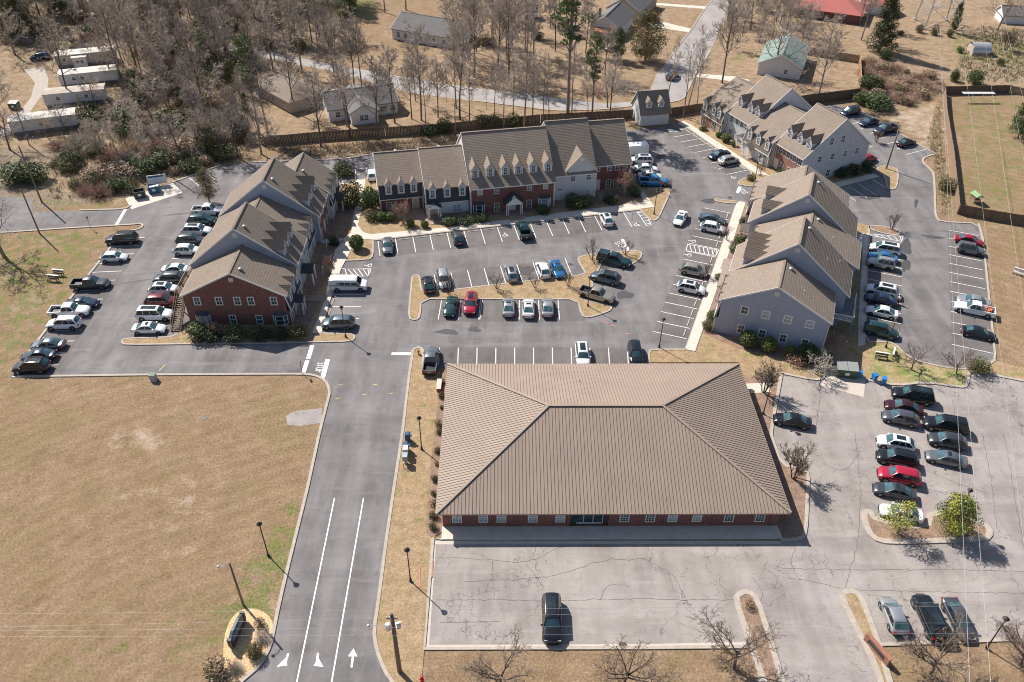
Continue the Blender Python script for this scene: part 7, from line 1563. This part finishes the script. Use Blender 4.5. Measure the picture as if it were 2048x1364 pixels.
VAR['bushr'] = [shrub_mesh(730 + i, [BRUSH_R, BRUSH, LEAF_O], 1300, .12) for i in range(2)]
VAR['nandina'] = [shrub_mesh(740, [LEAF_RED, BRUSH_R, LEAF_O], 900, .12)]
def twig_bush(seed, m, n=170):
    rr = random.Random(seed); b = MB(); st = MB()
    for i in range(n):
        a = rr.uniform(0, 6.28); e = rr.uniform(.1, 1.25); d = Vector((math.cos(a) * math.cos(e), math.sin(a) * math.cos(e), math.sin(e))); p = Vector((rr.uniform(-.25, .25), rr.uniform(-.25, .25), 0)); pts = [p]
        for k in range(4): d = (d + rv(rr) * .25).normalized(); pts.append(pts[-1] + d * rr.uniform(.2, .36))
        b.tube(pts, [.016, .014, .012, .01, .008], 3)
        for k in (2, 3): q = pts[k]; dd = (d + rv(rr) * .8).normalized(); b.tube([q, q + dd * .3], [.01, .007], 3)
    for i in range(7): a = i * .9; st.tube([(0, 0, -.05), (.2 * math.cos(a), .2 * math.sin(a), .5), (.4 * math.cos(a), .4 * math.sin(a), .9)], [.03, .022, .012], 4)
    return st.mesh('stems', BARK_D), b.mesh('twigs', m)
VAR['twig'] = [twig_bush(800 + i, TWIG_R if i == 2 else TWIG) for i in range(3)]
for k in ('ball', 'bush', 'bushd', 'bushy', 'bushr', 'nandina', 'twig'): HREF[k] = 1.25
RT = random.Random(77)
def plant(kind, px, h, label, cat, group=None, wide=1.0, v=None, z=0.0, name=None, world=None, rz=None):
    p = world if world is not None else G(*px); a, b = VAR[kind][(RT.randrange(99) if v is None else v) % len(VAR[kind])]; s = h / HREF[kind]
    nm = name or {'tall': 'bare_tree', 'wide': 'bare_tree', 'thin': 'bare_sapling', 'myrt': 'crape_myrtle', 'myrtg': 'crape_myrtle', 'sap': 'bare_sapling', 'orn': 'bare_tree', 'ornp': 'bare_tree', 'pine': 'pine_tree', 'ever': 'evergreen_tree', 'mag': 'magnolia_tree', 'rust': 'oak_tree', 'olive': 'young_tree', 'ygreen': 'small_tree', 'ysparse': 'small_tree'}.get(kind, 'shrub')
    T = thing(nm, label, cat, (p.x, p.y, z), RT.uniform(0, 6.28) if rz is None else rz, group, (s * wide, s * wide, s)); o = put(a.name.split('.')[0], a, T); c = put(b.name.split('.')[0], b, T); return T
GT = 'bare trees around the yards'
for kind, px, h, lab in (
    ('tall', (703, 277), 16, 'bare tree at the board fence, lower left of the L-shaped house'), ('tall', (756, 279), 17, 'bare tree at the fence, straight below the L-shaped house'), ('tall', (790, 246), 17, 'bare tree just right of the L-shaped house'), ('tall', (843, 241), 20, 'tall bare tree with a low left fork right of the L-shaped house'),
    ('tall', (920, 239), 19, 'straight bare tree behind the floodlight pole'), ('tall', (949, 154), 20, 'thick bare tree on the far side of the back street'), ('tall', (1017, 157), 21, 'twin-looking tall bare tree above the back street'), ('thin', (1007, 256), 16, 'slender bare tree at the green shrubs behind the middle terrace'),
    ('tall', (1048, 256), 17, 'bare tree behind the left chimney line of the middle terrace roof'), ('thin', (1086, 246), 14, 'thin bare tree behind the middle terrace fence'), ('thin', (1098, 232), 13, 'thin bare tree between the fence and the back street'), ('thin', (1176, 238), 13, 'thin bare tree left of the small pine'),
    ('tall', (1210, 150), 12, 'pale bare tree among the brush piles above the back street'), ('wide', (1215, 215), 10, 'low spreading bare tree by the back street bend'), ('thin', (1331, 220), 16, 'thin curved bare tree beside the garage'), ('thin', (1366, 236), 17, 'leftmost of three thin trees right of the garage'), ('thin', (1375, 222), 18, 'middle of three thin trees right of the garage'), ('thin', (1392, 222), 15, 'rightmost of three thin trees right of the garage'),
    ('tall', (1444, 166), 19, 'large bare tree in a round red bed above the upper right terrace'), ('wide', (1550, 152), 16, 'bare tree before the green-roofed house'), ('tall', (1634, 203), 19, 'large pale bare tree behind the gable of the upper right terrace'), ('tall', (1722, 80), 17, 'bare tree left of the dark magnolia, nearer one'), ('tall', (1718, 50), 17, 'bare tree left of the dark magnolia, farther one'), ('wide', (1995, 60), 13, 'bare tree beside the white shed at the top right'),
    ('wide', (1455, 40), 14, 'bare tree beyond the bend of the back street'), ('wide', (1500, 60), 12, 'bare tree between the street and the red roof'), ('wide', (1560, 48), 12, 'bare tree left of the red-roofed ranch'), ('tall', (1038, 65), 18, 'bare tree beside the small grey shed'), ('tall', (708, 171), 17, 'bare tree at the left end of the back street'), ('tall', (672, 171), 17, 'bare tree left of the street near the travel trailer'), ('thin', (893, 205), 5, 'small bare sapling on the orange yard, left one'), ('thin', (973, 219), 6, 'small bare sapling on the orange yard, right one'), ('thin', (944, 215), 4, 'smallest bare sapling between two others on the orange yard'), ('thin', (805, 178), 5, 'small bare sapling by the back street left of the yard'),
    ('tall', (537, 270), 19, 'bare tree with a dark trunk left of the tan bungalow yard'), ('tall', (588, 224), 16, 'bare tree before the tan bungalow'), ('tall', (642, 294), 17, 'bare tree at the left end of the board fence'), ('tall', (694, 253), 16, 'bare tree at the travel trailer'), ('wide', (523, 309), 11, 'low bare tree at the lot corner behind the left terrace'), ('tall', (477, 316), 14, 'bare tree at the lot edge left of the fence'), ('tall', (410, 225), 20, 'big many-forked bare tree in the middle of the left wood'), ('tall', (605, 147), 19, 'bare tree above the tan bungalow'), ('tall', (273, 133), 19, 'dark leaning tree beside the mobile homes'), ('tall', (143, 206), 19, 'tall dark tree before the stained mobile home'), ('tall', (306, 108), 18, 'dark trunked tree in the left wood'), ('wide', (170, 330), 8, 'spreading bare tree in the brush by the left poles'), ('wide', (8, 512), 15, 'large bare tree at the left edge with boughs over the lawn'), ('wide', (20, 300), 11, 'bare tree at the left edge near the mobile home'), ('wide', (-8, 250), 13, 'bare tree at the left edge by the gravel track'), ('wide', (30, 110), 14, 'bare tree left of the dark parked SUV')):
    plant(kind, px, h, lab, 'bare tree', GT)
for kind, px, h, lab in (('orn', (1003, 1378), 7.4, 'bare tree on the bottom strip, leftmost of the front row'), ('orn', (1248, 1366), 7.6, 'bare tree on the bottom strip before the black SUV'), ('orn', (1468, 1338), 7.8, 'bare tree on the bottom strip at the drive island'), ('orn', (1862, 1348), 7.8, 'bare tree on the bottom strip before the three cars'), ('orn', (2040, 1330), 7.2, 'bare tree on the bottom strip at the right corner'),
                         ('ornp', (1630, 748), 5.2, 'pale bare ornamental tree before the blue-grey gable'), ('orn', (1822, 741), 5.4, 'bare tree on the corner lawn, left of two'), ('orn', (1912, 748), 5.2, 'bare tree on the corner lawn, right of two')):
    plant(kind, px, h, lab, 'bare tree', 'bare ornamental trees around the front lot')
for kind, px, h, lab in (('myrt', (807, 446), 5.0, 'reddish bare crape myrtle at the left of the middle terrace'), ('myrt', (1247, 392), 5.6, 'large reddish crape myrtle before the brick end of the middle terrace'), ('myrtg', (1527, 786), 5.2, 'brown crape myrtle in the bed beside the hip roof, upper one'), ('myrtg', (1587, 958), 5.8, 'brown crape myrtle on the bed bulge beside the hip roof'), ('myrt', (661, 548), 3.6, 'reddish crape myrtle in the bed of the left terrace'), ('myrt', (1660, 712), 4.2, 'small reddish crape myrtle beside the right terrace corner'),
                         ('sap', (897, 587), 4.2, 'leaning bare tree on the island between silver and green cars'), ('sap', (994, 578), 3.4, 'small bare tree in the middle of the island'), ('sap', (1070, 576), 2.8, 'thin bare sapling on the island below the white SUV'), ('sap', (1137, 573), 3.2, 'bare sapling on the island right of the blue sedan'), ('sap', (1184, 519), 4.2, 'bare crape myrtle on the island tip left of the canopy pickup'), ('sap', (1250, 510), 3.6, 'reddish sapling by the white bar at the island tip'), ('sap', (1783, 460), 4.0, 'bare sapling on the small bed behind the right terrace'), ('sap', (1520, 352), 3.4, 'spreading bare shrub tree on the island nose'), ('myrt', (437, 672), 3.0, 'reddish shrub before the brick gable'), ('sap', (1411, 555), 3.2, 'thin sapling beside the long pale walk, lower one'), ('sap', (1452, 480), 3.4, 'thin sapling beside the long pale walk, upper one'), ('myrtg', (2010, 100), 6, 'bare shrub tree in the cluttered yard'), ('myrtg', (1752, 285), 3, 'bare shrub near the rear parked pickup'), ('sap', (1336, 377), 2.5, 'small reddish sapling on the corner by the blue pickup')):
    plant(kind, px, h, lab, 'small tree')
for kind, px, h, lab, cat in (('pine', (1135, 238), 34, 'very tall pine behind the middle terrace, crown at the top edge', 'pine tree'), ('pine', (1183, 240), 19, 'smaller pine by the back street bend', 'pine tree'), ('pine', (519, 268), 21, 'green pine among bare trees behind the left terrace', 'pine tree'), ('mag', (1757, 105), 18, 'tall dark magnolia at the top right', 'tree'), ('rust', (1290, 120), 12, 'rusty green oak beside the pale driveway', 'tree'), ('olive', (419, 405), 6.6, 'small olive-brown tree behind the left terrace car row', 'tree'),
                              ('ygreen', (1899, 1063), 5.4, 'round bright green tree on the mulch island', 'tree'), ('ysparse', (1792, 1066), 5.0, 'sparse yellow-green tree before the white sedan', 'tree'), ('ever', (2035, 276), 9, 'round dark green tree in the fenced yard', 'tree'), ('ever', (45, 70), 14, 'dark evergreen at the upper left corner', 'tree'), ('ever', (1235, 120), 8, 'green pointed tree left of the rusty oak', 'tree'), ('ever', (118, 30), 12, 'dark evergreen behind the mobile homes', 'tree'), ('ever', (420, 110), 11, 'dark evergreen deep in the left wood, upper one', 'tree'), ('ever', (425, 150), 10, 'dark evergreen deep in the left wood, lower one', 'tree'), ('ever', (315, 90), 10, 'dark evergreen in the left wood near the mobile homes', 'tree'), ('ever', (1905, 65), 8, 'dark upright evergreen beside the pylon', 'tree'), ('pine', (812, 20), 20, 'dark green pine in the wood above the long pale house', 'pine tree'), ('pine', (770, 25), 18, 'green pine left of the long pale house', 'pine tree'), ('ever', (700, 20), 12, 'evergreen in the wood at the top edge', 'tree'), ('ever', (1520, 20), 9, 'dark evergreen left of the red roof', 'tree')):
    plant(kind, px, h, lab, cat, wide=1.0 if lab.find('upright') < 0 else .55)
# clipped and loose shrubs: (kind, px, height, width factor, label)
for kind, px, h, wd, lab in (('ball', (1494, 692), 2.7, 1.0, 'round clipped shrub at the blue-grey gable, leftmost'), ('ball', (1535, 703), 2.5, 1.0, 'round clipped shrub at the blue-grey gable, second'), ('ball', (1579, 712), 1.7, 1.0, 'round clipped shrub at the blue-grey gable, third and smallest'), ('bush', (1617, 716), 2.0, 1.3, 'shrub behind the pale ornamental tree'), ('bush', (741, 416), 4.0, .8, 'tall upright shrub at the left corner of the middle terrace'), ('bushy', (745, 440), 2.0, 1.1, 'rounded shrub left of the middle terrace corner'), ('ball', (764, 441), 1.7, 1.2, 'dense shrub before the dark mansard house, left'), ('ball', (783, 441), 1.6, 1.2, 'dense shrub before the dark mansard house, right'), ('ball', (822, 453), 1.4, 1.1, 'round ball shrub on the middle terrace lawn, left'), ('ball', (850, 456), 1.4, 1.1, 'round ball shrub on the middle terrace lawn, right'), ('ball', (714, 498), 2.7, 1.0, 'round leafy shrub on the planted corner by the zebra hatching'),
                             ('bushy', (700, 410), 4.4, .9, 'light green tall shrub at the inner corner of the left terrace'), ('bushd', (396, 677), 2.3, 1.2, 'green shrub at the left corner of the brick gable'), ('bushd', (424, 678), 1.9, 1.3, 'dark hedge shrub under the left bay of the brick gable'), ('bushd', (470, 678), 1.9, 1.4, 'dark hedge shrub in the middle of the brick gable'), ('bushd', (520, 677), 1.9, 1.4, 'dark hedge shrub right of the middle of the brick gable'), ('bushd', (562, 676), 1.8, 1.3, 'dark hedge shrub under the right bay of the brick gable'), ('bushy', (600, 674), 2.0, 1.2, 'speckled shrub at the right corner of the brick gable'), ('bushd', (668, 490), 1.6, 1.0, 'small ball shrub in the bed of the left terrace'),
                             ('bushd', (900, 449), 1.5, 1.6, 'low dark hedge right of the small porch'), ('bushd', (930, 447), 1.5, 1.6, 'low dark hedge before the white house'), ('bushd', (962, 441), 1.4, 1.6, 'low dark hedge under the left bay of the brick centre'), ('bushd', (1085, 427), 1.4, 1.6, 'low dark hedge under the right bay of the brick centre'), ('bushd', (1145, 413), 2.0, 1.5, 'dark hedge before the grey gabled house, left'), ('bushd', (1170, 411), 2.0, 1.4, 'dark hedge before the grey gabled house, right'), ('bushd', (1222, 405), 1.7, 1.4, 'dark shrub left of the large crape myrtle'), ('bushd', (1268, 392), 1.8, 1.2, 'dark shrub right of the large crape myrtle'), ('bushd', (690, 350), 3.0, 1.2, 'dark shrub behind the inner corner of the left terrace'),
                             ('ball', (1436, 275), 1.3, 1.0, 'small ball shrub before the upper right terrace'), ('ball', (1450, 284), 1.9, 1.2, 'rounded shrub before the upper right terrace'), ('ball', (1467, 293), 1.3, 1.1, 'low ball shrub near the timber porch'), ('bush', (1564, 345), 1.1, 1.6, 'low clipped shrub at the brick front of the upper right terrace'), ('bush', (1406, 261), 1.0, 1.4, 'low shrub at the far brick end of the upper right terrace'), ('bushy', (1500, 360), 1.2, 1.2, 'yellowish shrub on the island nose'), ('bushd', (1680, 352), 1.9, 1.3, 'dark shrub against the painted-brick gable, left'), ('bushd', (1706, 347), 2.2, 1.4, 'dark shrub against the painted-brick gable, middle'), ('bushd', (1732, 342), 2.0, 1.2, 'dark shrub against the painted-brick gable, right'),
                             ('bush', (1487, 447), 1.2, 1.2, 'clipped block shrub in the bed of the right terrace, far one'), ('bush', (1482, 487), 1.5, 1.5, 'clipped block shrub in the bed of the right terrace, second'), ('bush', (1474, 505), 1.4, 1.5, 'clipped block shrub in the bed of the right terrace, third'), ('bush', (1440, 560), 1.1, 1.3, 'low shrub in the bed of the right terrace, fourth'), ('bush', (1424, 640), 1.5, 1.0, 'shrub at the near corner of the right terrace, upper'), ('bushy', (1417, 658), 1.5, 1.1, 'yellowish shrub at the near corner of the right terrace, lower'),
                             ('bushd', (330, 335), 3.2, 1.3, 'large dark shrub behind the dumpsters, right one'), ('bushd', (293, 350), 3.0, 1.3, 'large dark shrub behind the dumpsters, left one'), ('bushy', (372, 322), 2.6, 1.3, 'green shrub above the slim lamp pole'), ('bush', (888, 262), 2.5, 1.2, 'dark shrub at the fence left of the floodlight pole'), ('bushy', (966, 252), 2.8, 1.1, 'bright green shrub along the fence, first'), ('bushy', (990, 251), 2.4, 1.2, 'bright green shrub along the fence, second'), ('bushy', (1028, 250), 2.4, 1.2, 'bright green shrub along the fence, third'), ('bushd', (860, 268), 2.2, 1.3, 'dark shrub at the foot of the fence, left of the green ones'),
                             ('bush', (1752, 215), 3.0, 1.9, 'broad bright green thicket behind the upper right terrace'), ('bush', (1722, 208), 2.6, 1.2, 'green shrub left of the broad thicket'), ('bush', (1740, 180), 3.6, 1.2, 'leafy shrub at the end of the pale fence'), ('bush', (1768, 118), 2.5, 1.0, 'pale green shrub at the foot of the magnolia'), ('bush', (1945, 167), 3.0, 1.1, 'dark shrub behind the white canopy frame'), ('bush', (1906, 162), 2.6, .7, 'narrow green shrub beside the back fence'), ('bushy', (1892, 380), 2.4, 1.1, 'dry brown shrub against the yard fence'), ('bush', (1800, 70), 1.2, 1.1, 'small round bush below the pylon'), ('bushy', (1838, 65), 2.2, .8, 'small leaning bush at the pylon foot, left'), ('bushy', (1867, 70), 2.4, .8, 'small leaning bush at the pylon foot, middle'), ('bushy', (1899, 74), 2.0, .8, 'small leaning bush at the pylon foot, right'), ('bush', (1920, 105), 1.4, 1.2, 'low dark bush near the half-round shed'), ('bush', (2000, 130), 1.6, 1.0, 'small bush in the cluttered yard'),
                             ('bushr', (438, 1346), 1.8, 1.15, 'large green-brown shrub left of the straw bed'), ('twig', (470, 1340), 1.1, 1.0, 'brown twiggy shrub at the end of the straw bed'), ('bushy', (508, 1312), 1.4, 1.0, 'green shrub at the kerb of the straw bed, lower'), ('twig', (526, 1279), 1.0, 1.2, 'brown twiggy shrub at the kerb of the straw bed'), ('bushr', (520, 1250), .9, 1.0, 'small brownish shrub at the kerb of the straw bed, upper'), ('nandina', (1497, 1215), .9, 1.0, 'small reddish tuft on the drive island'), ('bushy', (1955, 742), 1.8, 1.4, 'dry tufted grass clump at the corner lawn'), ('nandina', (1590, 727), 1.4, 1.5, 'reddish twiggy shrub before the third ball shrub'), ('bush', (70, 360), 3.2, 1.5, 'dark green thicket at the left edge by the poles'), ('bush', (30, 365), 3.4, 1.4, 'dark thicket at the far left edge of the exit road'), ('twig', (700, 225), 2, 2.0, 'pile of cut branches beside the L-shaped house'), ('twig', (1250, 180), 2.0, 2.6, 'large heap of brush by the back street, right'), ('twig', (1190, 185), 1.8, 2.6, 'large heap of brush by the back street, left'), ('bush', (1060, 60), 1.6, 1.4, 'dark shrub near the small grey shed'), ('bushy', (972, 90), 2.4, 1.6, 'olive shrub above the back street'), ('bushd', (1075, 78), 1.8, 1.6, 'dark round bush right of the small grey shed'), ('bush', (700, 648), .8, .9, 'tiny green plant at the lamp post of the left terrace')):
    plant(kind, px, h, lab, 'shrub', wide=wd, z=.06)
for i, (dx, y, h) in enumerate(((1, 766, .6), (0, 796, .8), (2, 818, .5), (-1, 852, .9), (1, 868, .7), (0, 905, .8), (-1, 930, .5), (0, 962, .8), (-2, 990, .6), (0, 1012, .9), (-1, 1035, .9), (0, 1056, .8))): plant('bushy' if i % 3 else 'bushr', (884 - (y - 765) * .065 + dx, y), h, f'small shrub in the narrow bed beside the hip roof, {ORD[i + 1]} from the top', 'shrub', 'shrubs in the narrow bed', z=.1)
# the left wood: scattered bare trees, brushwood beneath
WOODP = [Gs(p) for p in [[(-70, -15), (690, -15), (700, 40), (640, 100), (560, 140), (500, 215), (500, 300), (440, 320), (340, 350), (150, 395), (250, 250), (235, 150), (230, 90), (110, 85), (-60, 95)]]]
def scatter(polys, n, rr, mind, ban=(), avoid=()):
    pts = []; P = polys[0]; x0, x1 = min(p.x for p in P), max(p.x for p in P); y0, y1 = min(p.y for p in P), max(p.y for p in P); tries = 0
    while len(pts) < n and tries < n * 60:
        tries += 1; q = Vector((rr.uniform(x0, x1), rr.uniform(y0, y1), 0))
        if not inside(P, q.x, q.y) or any((q - a).length < mind for a in pts) or any(inside(B, q.x, q.y) for B in ban): continue
        pts.append(q)
    return pts
NOGO = [Gs(p) for p in ([(100, 95), (240, 85), (240, 150), (215, 215), (80, 225)], [(495, 145), (650, 145), (640, 225), (520, 235)], [(770, 25), (920, 25), (900, 115), (770, 90)], UPPER, [(0, 230), (150, 235), (150, 285), (0, 300)])]
rw = random.Random(5); pts = scatter(WOODP, 150, rw, 3.0, NOGO)
WL = ('grey bare tree in the thick wood at the upper left', 'bare trees of the left wood')
for i, q in enumerate(pts):
    near = q.y < 190
    plant('wide' if (near and i % 3 == 0) else 'thin' if i % 4 == 1 else 'tall', None, rw.uniform(8, 13) if near else rw.uniform(13, 20), WL[0], 'bare tree', WL[1], world=q, wide=rw.uniform(.85, 1.2))
pts = scatter(WOODP, 60, rw, 2.6, NOGO)
for i, q in enumerate(pts): plant(['bushy', 'twig', 'bushd', 'bushr', 'bushy', 'twig'][i % 6], None, rw.uniform(1.5, 3.4), 'tangled shrub in the undergrowth of the left wood', 'shrub', 'shrubs of the left wood', world=q, wide=rw.uniform(1.1, 1.8))
E2 = [Gs([(930, -14), (1180, -14), (1150, 60), (1180, 120), (1040, 180), (900, 150), (920, 60)])]
for i, q in enumerate(scatter(E2, 34, rw, 4.2, NOGO)): plant('tall' if i % 2 else 'thin', None, rw.uniform(12, 20), 'bare tree scattered on the dry yards above the back street', 'bare tree', 'bare trees of the far yards', world=q)
E3 = [Gs([(1440, 20), (1580, 15), (1590, 60), (1640, 80), (1700, 95), (1600, 100), (1520, 85), (1440, 120)])]
for i, q in enumerate(scatter(E3, 16, rw, 4.5)): plant('wide' if i % 2 else 'tall', None, rw.uniform(8, 12), 'bare tree in the tangle below the red-roofed ranch', 'bare tree', 'bare trees below the red roof', world=q)
E4 = [Gs([(650, 152), (800, 196), (1110, 229), (1258, 228), (1262, 233), (890, 261), (810, 268), (815, 200), (660, 160)])]
for i, q in enumerate(scatter(E4, 13, rw, 5)): plant('thin' if i % 2 else 'tall', None, rw.uniform(12, 18), 'slender bare tree on the orange yard between the street and the fence', 'bare tree', 'bare trees of the orange yard', world=q)
for i, q in enumerate(scatter(WOODP, 22, rw, 6, NOGO)): plant('bushy' if i % 3 else 'ever', None, rw.uniform(4, 7), 'olive vine-covered snag in the left wood', 'tree', 'vine-covered snags', world=q, wide=.55, name='vine_snag')
for px, h, lab in (((205, 125), 9, 'bare tree before the far end of the farthest mobile home'), ((225, 165), 9, 'bare tree at the right end of the second mobile home'), ((190, 210), 8, 'bare tree at the right end of the stained mobile home'), ((130, 262), 7, 'bare tree over the right half of the nearest mobile home'), ((95, 275), 6, 'bare tree before the middle of the nearest mobile home')): plant('wide', px, h, lab, 'bare tree', GT)
# brushwood and tall dry grass nobody could count
def brush(name, polys, n, hmin, hmax, mats, seed, w=.05, spread=.5, blades=9, ban=()):
    rr = random.Random(seed); b = MB()
    for q in scatter(polys, n, rr, 0.0, ban):
        for k in range(blades):
            a = rr.uniform(0, 6.28); h = rr.uniform(hmin, hmax); l = rr.uniform(.1, spread); p = q + Vector((rr.uniform(-.5, .5), rr.uniform(-.5, .5), 0)); t = p + Vector((math.cos(a) * l, math.sin(a) * l, h)); m = p.lerp(t, .55) + Vector((rr.uniform(-.15, .15), rr.uniform(-.15, .15), h * .12)); s = Vector((-math.sin(a), math.cos(a), 0)) * w
            b.add([p - s, p + s, m + s * .8, m - s * .8, t], [(0, 1, 2, 3), (3, 2, 4)], rr.randrange(len(mats)))
    return tag(b.build(name, mats), kind='stuff')
BR1 = [Gs([(140, 195), (240, 150), (330, 150), (480, 200), (500, 318), (440, 328), (340, 358), (250, 392), (100, 398), (110, 300)])]
for i, q in enumerate(scatter(BR1, 95, rw, 2.2, NOGO)): plant(['twig', 'bushr', 'twig', 'bushy', 'twig', 'bush'][i % 6], None, rw.uniform(1.2, 3.0), 'tangled shrub in the brush above the dumpsters', 'shrub', 'shrubs of the left brush', world=q, wide=rw.uniform(1.1, 1.8))
brush('brushwood', BR1, 2000, .25, 1.1, [BRUSH, BRUSH, GRASS_T, LEAF_O, BRUSH_R], 11, .035, .8)
brush('tall_dry_grass', [Gs([(250, 270), (330, 190), (420, 220), (400, 300), (330, 345), (260, 375), (200, 370)])], 1500, .3, .9, [GRASS_T, GRASS_T, BRUSH], 12, .03, .6)
brush('undergrowth', WOODP, 3000, .4, 1.8, [BRUSH, BRUSH, BRUSH_R, LEAF_O, BRUSH, GRASS_T], 13, .05, .9, 8, NOGO)
BR2 = [Gs([(1735, 112), (1800, 140), (1885, 165), (1885, 186), (1845, 202), (1800, 214), (1770, 216), (1700, 200), (1722, 170)])]
brush('rusty_brush', BR2, 1500, .2, .9, [BRUSH_R, BRUSH_R, BRUSH, GRASS_T], 14, .03, .9)
for i, q in enumerate(scatter(BR2, 46, rw, 1.6)): plant('bushr' if i % 3 == 0 else 'twig', None, rw.uniform(1.0, 2.0), 'rusty twiggy shrub in the brush beyond the bare yard', 'shrub', 'rusty shrubs of the right brush', v=2, world=q, wide=rw.uniform(1.2, 1.9))
brush('garden_tangle', [Gs([(1960, 55), (2060, 60), (2060, 165), (1900, 160), (1925, 115)])], 500, .3, 1.0, [BRUSH, BRUSH_R, LEAF, LEAF_O], 15, .05, .6)
brush('back_verge_weeds', [Gs([(530, 296), (760, 286), (930, 274), (1190, 252), (1190, 262), (930, 288), (740, 304), (600, 316)])], 800, .2, .8, [BRUSH, GRASS_T, BRUSH_R, LEAF_O], 16, .04, .5)
brush('weeds_by_right_fence', [Gs([(1880, 195), (1886, 300), (1900, 420), (1885, 430), (1872, 330), (1855, 280)])], 500, .15, .6, [GRASS_T, GRASS_T, LEAF_O], 17, .03, .4)
